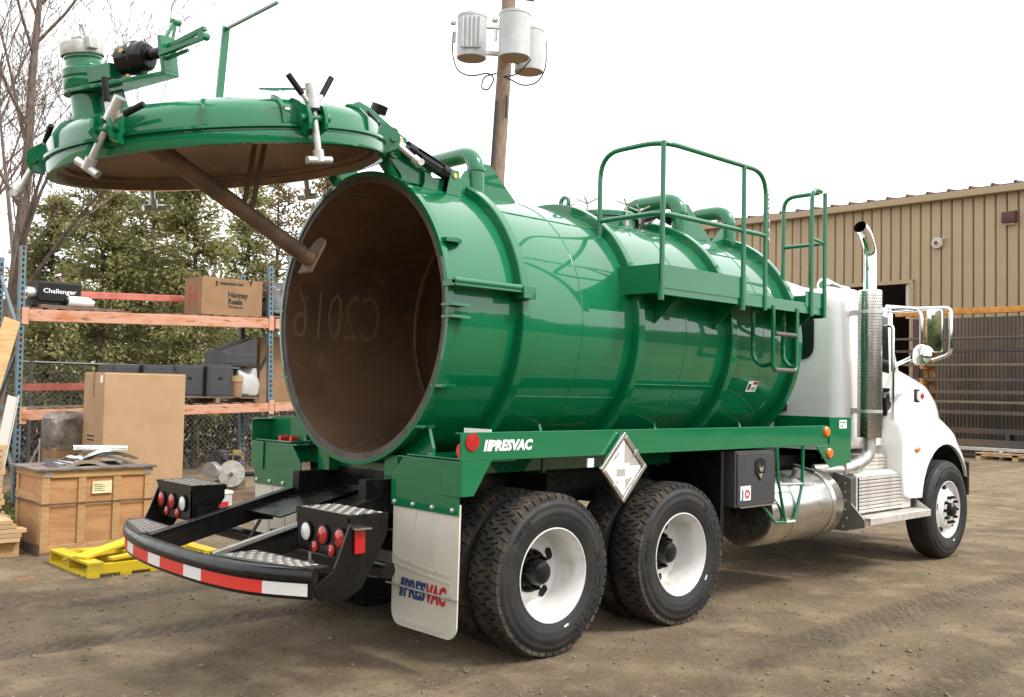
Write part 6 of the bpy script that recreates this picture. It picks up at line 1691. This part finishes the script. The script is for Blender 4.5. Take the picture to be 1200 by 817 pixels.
z2 = hr(300, 396, RY + 0.1).z; z3 = hr(270, 409, RY + 0.1).z
m = MB(); x00 = x0 - 0.12; m.prism([(x00, zA - 0.002), (x1, zA - 0.002), (x1, z2), (x00, z3 - 0.04)], 'y', RY + 0.1, RY + 0.68); m.build('body', GREYBLK, T, smooth=0, bevel=0.006)
m = MB(); m.box(x00 + 0.03, x1 - 0.03, RY + 0.092, RY + 0.0995, zA + 0.03, z3 - 0.07); m.build('door', GREYBLK, T, smooth=0, bevel=0.004)

def blob(name, mt_, c_, sx_, sy_, sz_, seed, amp=0.18, n_=14, flat=True):
    """lumpy closed shape sitting on its base"""
    r_ = random.Random(seed); m = MB(); rings = []
    for i in range(n_ + 1):
        a = math.pi * i / n_; ring = []
        for j in range(24):
            b = 2 * math.pi * j / 24
            k_ = 1 + amp * (math.sin(3 * b + seed + 2 * a) * 0.5 + math.sin(5 * b - seed * 2 + 3 * a) * 0.3 + r_.uniform(-0.35, 0.35))
            ex = 0.4
            sgn = lambda t: (abs(t) ** ex) * (1 if t >= 0 else -1)
            zz = -math.cos(a)
            ring.append(Vector((c_[0] + sx_ * k_ * math.sin(a) ** ex * sgn(math.cos(b)), c_[1] + sy_ * k_ * math.sin(a) ** ex * sgn(math.sin(b)), c_[2] + sz_ * (1 + sgn(zz)) * (k_ if zz > 0 else 1))))
        rings.append(ring)
    m.rings(rings, caps=False)
    return m.build(name, mt_, None, smooth=25)
q = hr(290, 445, RY + 0.15)
tag(blob('plastic_bag', PLASTIC, (q.x, RY + 0.3, zt_ - 0.003), 0.21, 0.2, 0.2, 3), 'crumpled clear plastic bag on the lower shelf beside the black boxes', 'bag')
q = hr(279, 450, RY + 0.06)
T = thing('paper_bucket', 'small brown cardboard drum in front of the crumpled plastic bag', 'drum', (q.x, RY + 0.1, zt_))
m = MB(); m.lathe([(0, 0), (0.075, 0), (0.085, 0.2), (0.085, 0.24)], (q.x, RY + 0.1, zt_ - 0.002), (0, 0, 1), 24); m.build('drum', CARD2, T)
m = MB(); m.lathe([(0.09, 0.23), (0.095, 0.235), (0.095, 0.32), (0, 0.325)], (q.x, RY + 0.1, zt_), (0, 0, 1), 24); m.build('lid', CARD, T)
x0 = hr(301, 430, RY + 0.35).x
boxthing('cardboard_box', 'tall plain brown carton standing behind the rack upright on the lower shelf', 'box', x0 + 0.05, x0 + 0.75, RY + 0.35, RY + 0.85, z0 - 0.003, hr(315, 396, RY + 0.35).z, CARD2, bev=0.008)
x0 = hr(322, 345).x; z1_ = shelf_z(x0 + 0.4, 1)
boxthing('shelf_board', 'flat dark board across the beams beyond the right upright', 'board', x0 - 0.02, x0 + 1.3, RY - 0.02, RY + 0.86, z1_ - 0.0, z1_ + 0.03, OLDWOOD)
tag(blob('tarpaulin_bundle', TARP, (x0 + 0.42, RY + 0.4, z1_ + 0.027), 0.42, 0.3, 0.23, 5, 0.28), 'bundled dark tarpaulin on the upper shelf beyond the right upright', 'tarpaulin')
m = MB(); zt2_ = z1_ + 0.45
m.bar((x0 - 0.1, RY + 0.15, zt2_ - 0.02), (x0 + 0.5, RY + 0.5, zt2_ + 0.06), 0.12, 0.03); m.bar((x0 + 0.05, RY + 0.55, zt2_ - 0.12), (x0 + 0.5, RY + 0.2, zt2_ + 0.09), 0.09, 0.03)
tag(m.build('scrap_wood', PINE, None, smooth=0), 'pale scrap boards thrown on top of the dark tarpaulin bundle', 'boards')

# ------------------------------------------------------------------ tall plain carton
c0 = hit(123, 437, 1, 6.45); c1 = hit(218, 440, 1, 6.45)
T = thing('cardboard_box', 'tall plain tan cardboard carton standing on the ground before the rack', 'box', ((c0.x + c1.x) / 2, 6.8, 0))
m = MB(); m.box(c0.x, c1.x, 6.45, 7.12, 0.12, c0.z); m.build('carton', CARD, T, smooth=0, bevel=0.012)
m = MB(); m.box(c0.x + 0.01, c1.x - 0.01, 6.46, 6.78, c0.z + 0.0005, c0.z + 0.008); m.box(c0.x + 0.01, c1.x - 0.01, 6.79, 7.11, c0.z + 0.0005, c0.z + 0.012); m.build('top_flap', CARD, T, smooth=0)
m = MB(); m.box(c0.x - 0.0015, c0.x - 0.0003, 6.755, 6.815, c0.z - 0.3, c0.z); m.box((c0.x), c1.x, 6.755, 6.815, c0.z + 0.0125, c0.z + 0.0135); m.build('tape', CARD2, T, smooth=0)
m = MB(); m.box(c0.x - 0.0025, c0.x - 0.0005, 6.5, 6.58, c0.z - 0.12, c0.z - 0.03); m.build('label', WHITEVINYL, T, smooth=0)
m = MB()
for k in range(2): m.box(c0.x - 0.0025, c0.x - 0.0005, 6.72, 6.95, 0.95 + 0.05 * k, 0.965 + 0.05 * k)
m.build('print', BLACKINK, T, smooth=0)
m = MB()
for xx in (c0.x, (c0.x + c1.x) / 2 - 0.05, c1.x - 0.1): m.box(xx, xx + 0.1, 6.47, 7.1, -0.02, 0.1205)
m.build('skid', OLDWOOD, T, smooth=0)
# wrapped bundle left of it
q = hit(80, 500, 1, 7.3)
T = thing('wrapped_bundle', 'brown bundle under clear plastic wrap beside the tall carton', 'bundle', (q.x + 0.05, 7.35, 0))
m = MB(); m.box(q.x - 0.22, q.x + 0.3, 7.15, 7.65, 0.0, 0.85); m.build('carton', CARD2, T, smooth=0, bevel=0.02)
b_ = blob('plastic_wrap', PLASTIC2, (q.x + 0.05, 7.38, 0.78), 0.29, 0.27, 0.24, 8, 0.10); b_.parent = T; b_.location = ORG[b_.name] - ORG[T.name]

# ------------------------------------------------------------------ shipping crate
CRX, CRY = -1.31, 4.36
q1 = hit(179, 560, 1, CRY); zc = hit(46, 549, 1, CRY).z
cw = q1.x - CRX; cdp = 0.78
T = thing('shipping_crate', 'large plywood shipping crate with battens and a paper label', 'crate', (CRX + cw / 2, CRY + cdp / 2, 0))
m = MB(); m.box(CRX + 0.02, CRX + cw - 0.02, CRY + 0.02, CRY + cdp - 0.02, 0.09, zc - 0.03); m.build('box', PLY, T, smooth=0)
def batten(x0, x1, y0, y1, z0, z1): 
    m = MB(); m.box(x0, x1, y0, y1, z0, z1); m.build('batten', PLYB, T, smooth=0, bevel=0.003)
for f_ in (0.0, 0.315, 0.63, 0.925):
    x = CRX + cw * f_; batten(x, x + 0.075, CRY - 0.0, CRY + 0.0195, 0.09, zc - 0.105)
batten(CRX, CRX + cw, CRY - 0.003, CRY + 0.0195, zc - 0.1, zc - 0.032); batten(CRX, CRX + cw, CRY + 0.001, CRY + 0.0195, 0.02, 0.089)
for f_ in (0.03, 0.91): y = CRY + cdp * f_; batten(CRX, CRX + 0.0195, y, y + 0.06, 0.1, zc - 0.105)
batten(CRX - 0.003, CRX + 0.0195, CRY + 0.02, CRY + cdp, zc - 0.1, zc - 0.032); batten(CRX - 0.003, CRX + 0.0195, CRY + 0.02, CRY + cdp, 0.5, 0.58)
m = MB(); m.box(CRX - 0.06, CRX + cw + 0.03, CRY - 0.03, CRY + cdp + 0.05, zc - 0.031, zc - 0.008); m.build('lid', mat('grey_plywood', (0.17, 0.14, 0.12), 0.8, var=(0.09, 0.07, 0.06), vscale=5), T, smooth=0, bevel=0.003)
m = MB(); zz = 0.055 + 0.5 * zc; m.box(CRX - 0.007, CRX + cw + 0.004, CRY - 0.007, CRY - 0.0035, zz, zz + 0.018); m.box(CRX - 0.0075, CRX - 0.0035, CRY - 0.007, CRY + cdp, zz + 0.0, zz + 0.018); m.build('strap', RUST, T, smooth=0)
m = MB(); x = CRX + cw * 0.44; m.box(x, x + 0.19, CRY - 0.0, CRY + 0.0195, zc - 0.27, zc - 0.15); LB = m.build('label', PAPER, T, smooth=0)
m = MB()
for k in range(4): m.box(x + 0.015, x + 0.10 + 0.02 * (k % 2), CRY - 0.0015, CRY - 0.0003, zc - 0.185 - 0.02 * k, zc - 0.18 - 0.02 * k)
m.build('label_print', BLACKINK, LB, smooth=0)
for xx in (CRX, CRX + cw - 0.1):
    m = MB(); m.box(xx, xx + 0.1, CRY + 0.003, CRY + cdp, -0.02, 0.0895); m.build('skid', OLDWOOD, T, smooth=0)
for (dx, dz) in ((0.02, -0.09), (cw - 0.09, -0.09)):
    m = MB(); m.box(CRX + dx, CRX + dx + 0.07, CRY - 0.006, CRY - 0.0035, zc + dz, zc + dz + 0.05); m.build('corner_plate', STEEL, T, smooth=0)
# polished sheet metal pieces lying on the crate
def curved_sheet(x0, y0, lx, ly, z0, rise, rotz, label, th_=0.006):
    m = MB(); top_ = []; bot = []
    for i in range(13):
        f_ = i / 12; zz = z0 + rise * math.sin(math.pi * f_)
        top_.append((lx * (f_ - 0.5), zz + th_)); bot.append((lx * (f_ - 0.5), zz))
    m.prism(top_ + bot[::-1], 'y', -ly / 2, ly / 2)
    for sgn_ in (-1, 1): m.prism([(p[0], p[1] + 0.0) for p in top_] + [(p[0], p[1] - 0.03 if 0 < i < 12 else p[1]) for i, p in reversed(list(enumerate(bot)))], 'y', sgn_ * ly / 2 - 0.004, sgn_ * ly / 2 + 0.004)
    m.xf(Matrix.Translation((x0, y0, 0)) @ Matrix.Rotation(R(rotz), 4, 'Z'))
    return tag(m.build('sheet_metal_piece', CHROME, None, smooth=40), label, 'sheet metal', 'polished metal pieces on the crate')
zl = zc - 0.010
curved_sheet(CRX + 0.42, CRY + 0.28, 0.50, 0.30, zl, 0.06, 12, 'curved polished fender piece at the front edge of the crate lid')
curved_sheet(CRX + 0.72, CRY + 0.30, 0.55, 0.32, zl + 0.065, 0.075, -6, 'uppermost curved polished fender piece in the pile on the crate')
curved_sheet(CRX + 0.66, CRY + 0.55, 0.62, 0.30, zl + 0.02, 0.08, 4, 'wide polished fender piece at the back of the crate pile')
m = MB(); m.hexa([(CRX + 0.80, CRY + 0.12, zl), (CRX + 1.02, CRY + 0.05, zl), (CRX + 1.06, CRY + 0.35, zl), (CRX + 0.85, CRY + 0.4, zl), (CRX + 0.80, CRY + 0.12, zl + 0.012), (CRX + 1.02, CRY + 0.05, zl + 0.012), (CRX + 1.06, CRY + 0.35, zl + 0.03), (CRX + 0.85, CRY + 0.4, zl + 0.03)])
tag(m.build('sheet_metal_piece', ALU, None, smooth=0), 'flat bright metal plate lying at the right end of the crate lid', 'sheet metal', 'polished metal pieces on the crate')
m = MB(); a_ = Vector((CRX + 0.45, CRY + 0.5, zl + 0.17)); b_ = Vector((CRX + 0.98, CRY + 0.42, zl + 0.155)); m.tube([a_, b_], 0.026, 18, caps=False); m.tube([a_, b_], 0.023, 18, caps=False, mi=1)
tag(m.build('metal_pipe', [STEEL, MATBLACK], None), 'short steel pipe laid across the polished pieces on the crate', 'pipe')
m = MB(); m.add([(CRX + 0.10, CRY + 0.15, zl), (CRX + 0.36, CRY + 0.05, zl), (CRX + 0.48, CRY + 0.5, zl + 0.05), (CRX + 0.2, CRY + 0.62, zl + 0.05), (CRX + 0.10, CRY + 0.15, zl + 0.006), (CRX + 0.36, CRY + 0.05, zl + 0.006), (CRX + 0.48, CRY + 0.5, zl + 0.056), (CRX + 0.2, CRY + 0.62, zl + 0.056)], [(0, 3, 2, 1), (4, 5, 6, 7), (0, 1, 5, 4), (1, 2, 6, 5), (2, 3, 7, 6), (3, 0, 4, 7)])
tag(m.build('sheet_metal_piece', GREYBLK, None, smooth=0), 'dark flat sheet at the left end of the crate lid', 'sheet metal', 'polished metal pieces on the crate')

# ------------------------------------------------------------------ yellow pallet
A_ = hit(103, 677, 2, 0); B_ = hit(58, 662, 2, 0); C_ = hit(215, 664, 2, 0)
ex = (C_ - A_).normalized(); ey = Vector((-ex.y, ex.x, 0)); PLX, PLY_ = 1.22, 0.98
PMX = Matrix(((ex.x, ey.x, 0, A_.x), (ex.y, ey.y, 0, A_.y), (0, 0, 1, 0), (0, 0, 0, 1)))
T = thing('yellow_pallet', 'yellow painted wooden pallet with loose broken boards by the bumper', 'pallet', tuple(A_ + ex * 0.6 + ey * 0.45))
for k in range(3):
    m = MB(); y = (0, 0.445, 0.89)[k]; m.box(0, PLX, y, y + 0.045, 0.018, 0.10)
    m.box(0, PLX, y - 0.001, y + 0.046, 0.075, 0.1005); m.xf(PMX); m.build('stringer', YELLOWP, T, smooth=0)
for (x0, x1) in ((0.0, 0.1), (0.28, 0.38), (0.55, 0.65), (0.83, 0.93), (1.12, 1.22)):
    m = MB(); m.box(x0, x1, -0.003, 0.938, -0.015, 0.018); m.xf(PMX); m.build('bottom_board', YELLOWP, T, smooth=0)
for (x0, x1, tl) in ((0.0, 0.13, 0), (0.62, 0.72, 0), (0.9, 1.02, 0), (1.09, 1.22, 0)):
    m = MB(); m.box(x0, x1, -0.004, 0.94, 0.1, 0.12); m.xf(PMX); m.build('top_board', YELLOWP, T, smooth=0)
for (x0, y0, L_, rz, tz, w_) in ((0.05, 0.18, 0.62, 22, 8, 0.16), (0.22, 0.02, 0.75, 8, 3, 0.09), (0.15, 0.52, 0.6, -6, 3, 0.1), (0.45, 0.30, 0.55, 12, 2, 0.08)):
    m = MB(); m.box(0, L_, 0, w_, 0, 0.022); m.xf(PMX @ Matrix.Translation((x0, y0, 0.121)) @ Matrix.Rotation(R(rz), 4, 'Z') @ Matrix.Rotation(R(-tz), 4, 'Y')); m.build('loose_board', YELLOWP, T, smooth=0)

# ------------------------------------------------------------------ timber at the left edge
g_ = hit(0, 655, 2, 0)
bx0 = -2.35
T = thing('timber_stack', 'low stack of fresh pine planks beside the shipping crate', 'timber', (bx0 + 0.3, 4.75, 0))
for k in range(2):
    m = MB(); m.box(bx0, -1.45, 4.50 + 0.5 * k, 4.6 + 0.5 * k, -0.02, 0.14); m.build('bearer', PLYB, T, smooth=0)
for lay in range(5):
    for k in range(4):
        sh = random.uniform(-0.05, 0.05) - 0.02 * lay
        m = MB(); y = 4.42 + 0.165 * k; m.box(bx0, -1.42 + sh, y, y + 0.15, 0.14 + 0.043 * lay, 0.179 + 0.043 * lay); m.build('plank', PINE, T, smooth=0, bevel=0.003)
T = thing('pallet_stack', 'dark weathered pallets stacked behind the fresh pine planks', 'pallet stack', (-1.9, 5.6, 0))
for lay in range(4):
    sh = random.uniform(-0.04, 0.04); z_ = 0.125 * lay
    for k in range(5):
        m = MB(); y = 5.2 + 0.2 * k; m.box(-2.6, -1.45 + sh, y, y + 0.12, z_ + 0.1, z_ + 0.122); m.build('deck_board', OLDWOOD, T, smooth=0)
    for k in range(3):
        m = MB(); x = -2.58 + 0.535 * k + sh; m.box(x, x + 0.06, 5.2, 6.12, z_ - (0.02 if lay == 0 else 0.001), z_ + 0.101); m.build('stringer', OLDWOOD, T, smooth=0)
T = thing('tall_timber_stack', 'tall stack of pale sawn timber ends beyond the low pine planks', 'timber', (-1.9, 6.5, 0))
xe_ = hit(5, 560, 1, 6.35).x
for lay in range(14):
    for k in range(3):
        m = MB(); y = 6.35 + 0.15 * k; m.box(xe_ - 1.0, xe_ + random.uniform(-0.02, 0.02), y, y + 0.14, 0.0 + 0.068 * lay - (0.02 if lay == 0 else 0), 0.06 + 0.068 * lay); m.build('plank', PINE, T, smooth=0, bevel=0.003)
p0, p1 = hit(-6, 440, 1, 7.7), hit(14, 375, 1, 7.95)
dl = (p0 - p1).normalized(); fb = p1 + dl * ((p1.z + 0.02) / -dl.z)
m = MB(); m.bar(fb, p1, 0.2, 0.045, (0, 1, 0)); tag(m.build('leaning_plank', PLYB, None, smooth=0), 'wide yellowish plank leaning on the left blue upright', 'plank')
p0, p1 = hit(-2, 545, 1, 7.4), hit(15, 465, 1, 7.85)
dl = (p0 - p1).normalized(); fb = p1 + dl * ((p1.z + 0.02) / -dl.z)
m = MB(); m.bar(fb, p1, 0.13, 0.02, (0, 1, 0)); m.bar(fb + Vector((0.065, 0.02, 0)), p1 + Vector((0.065, 0.02, 0)), 0.012, 0.08, (0, 1, 0)); tag(m.build('leaning_channel', GREYPL, None, smooth=0), 'pale grey metal channel leaning at the foot of the rack', 'channel')
q = hit(46, 540, 1, 7.6)
m = MB(); m.cyl((q.x, 7.6, -0.02), (q.x, 7.6, q.z - 0.1), 0.05, n=16); m.cyl((q.x, 7.6, q.z - 0.1), (q.x, 7.6, q.z + 0.28), 0.015, n=8); m.bar((q.x - 0.25, 7.62, 0.3), (q.x + 0.02, 7.6, q.z + 0.25), 0.02, 0.02)
tag(m.build('jack_stand', STEEL, None), 'grey steel jack post standing behind the crate', 'jack')

# ------------------------------------------------------------------ pump unit with a grey disc, in front of the fence
q = hit(273, 556, 1, 7.6)
z_ = 0.0
T = thing('pump_unit', 'grey drum pump unit with a large pale disc under the rack', 'pump', (q.x, 7.75, 0))
cz_ = max(q.z, 0.3); dr_ = Vector((-0.35, -1, 0)).normalized()
m = MB(); m.box(q.x - 0.45, q.x + 0.38, 7.5, 8.1, -0.02, 0.12); m.box(q.x - 0.1, q.x + 0.25, 7.68, 7.95, 0.12, cz_ - 0.1); m.build('skid', OLDWOOD, T, smooth=0)
m = MB(); m.lathe([(0, 0.01), (0.03, 0.0), (0.188, 0.0), (0.195, -0.01), (0.195, -0.06), (0.18, -0.07), (0.18, -0.22), (0, -0.225)], (q.x, 7.65, cz_), dr_, 40); m.build('disc', CASTGREY, T)
m = MB(); m.lathe([(0.028, -0.002), (0.026, 0.02), (0.0, 0.024)], (q.x, 7.65, cz_), dr_, 16); m.build('shaft', RUST, T)
m = MB(); m.lathe([(0, 0.0), (0.115, 0.0), (0.12, -0.02), (0.12, -0.2), (0, -0.21)], (q.x - 0.33, 7.68, cz_ + 0.06), (-0.75, -0.65, 0), 30); m.build('drum', STEEL, T)
m = MB(); m.box(q.x - 0.16, q.x - 0.02, 7.7, 7.9, cz_ + 0.14, cz_ + 0.34); m.cyl((q.x - 0.09, 7.7, cz_ + 0.25), (q.x - 0.09, 7.66, cz_ + 0.25), 0.05, n=16); m.cyl((q.x - 0.02, 7.8, cz_ + 0.25), (q.x + 0.22, 7.8, cz_ + 0.25), 0.05, n=16); m.build('motor', GREYBLK, T, bevel=0.01)
m = MB(); m.box(q.x + 0.02, q.x + 0.16, 7.66, 7.7, cz_ + 0.3, cz_ + 0.35); m.tube([(q.x + 0.03, 7.68, cz_ + 0.2), (q.x + 0.03, 7.68, cz_ + 0.33)], 0.015, 8); m.tube([(q.x + 0.2, 7.68, cz_ + 0.2), (q.x + 0.14, 7.68, cz_ + 0.32)], 0.015, 8); m.build('valve_fittings', BRASS, T)
m = MB(); m.tube(smoothpath([(q.x + 0.2, 7.75, cz_ - 0.02), (q.x + 0.5, 7.7, cz_ - 0.02), (q.x + 0.8, 7.6, 0.05), (q.x + 1.1, 7.5, 0.03)], 0.2, 6), 0.035, 10); m.build('hose', MATBLACK, T)
q = hit(258, 590, 1, 6.3)
T = thing('plastic_container', 'clear plastic tub with a red label standing on the ground behind the light box', 'tub', (q.x, 6.3, 0))
m = MB(); m.prism(rrect(q.x - 0.13, q.x + 0.13, 6.2, 6.45, 0.04), 'z', -0.01, 0.26); m.build('tub', PLASTIC, T, smooth=30)
m = MB(); m.prism(rrect(q.x - 0.14, q.x + 0.14, 6.19, 6.46, 0.04), 'z', 0.26, 0.29); m.build('lid', WHITEPL, T, smooth=30)
m = MB(); m.box(q.x - 0.1, q.x + 0.06, 6.193, 6.199, 0.08, 0.16); m.build('label', REDINK, T, smooth=0)
# scraps of wood and a stone on the yard
for (px_, py_, L_, rz, lab, mt_) in ((30, 679, 0.16, 10, 'reddish wood splinter on the mud below the yellow pallet', CARD2), (172, 674, 0.05, 40, 'small pale stone on the mud under the bumper tape', STONE), (148, 677, 0.06, 70, 'dark wood chip lying beside the yellow pallet', OLDWOOD)):
    q = hit(px_, py_, 2, 0.0)
    m = MB(); m.hexa([Vector(p) for p in ((-L_ / 2, -0.015, -0.012), (L_ / 2, -0.02, -0.012), (L_ / 2.2, 0.02, -0.012), (-L_ / 2, 0.015, -0.012), (-L_ / 2.3, -0.01, 0.014), (L_ / 2.4, -0.012, 0.018), (L_ / 2.6, 0.012, 0.016), (-L_ / 2.3, 0.01, 0.012))]); m.xf(Matrix.Translation(q) @ Matrix.Rotation(R(rz), 4, 'Z'))
    tag(m.build('wood_scrap' if mt_ is not STONE else 'stone', mt_, None, smooth=0), lab, 'scrap' if mt_ is not STONE else 'stone')
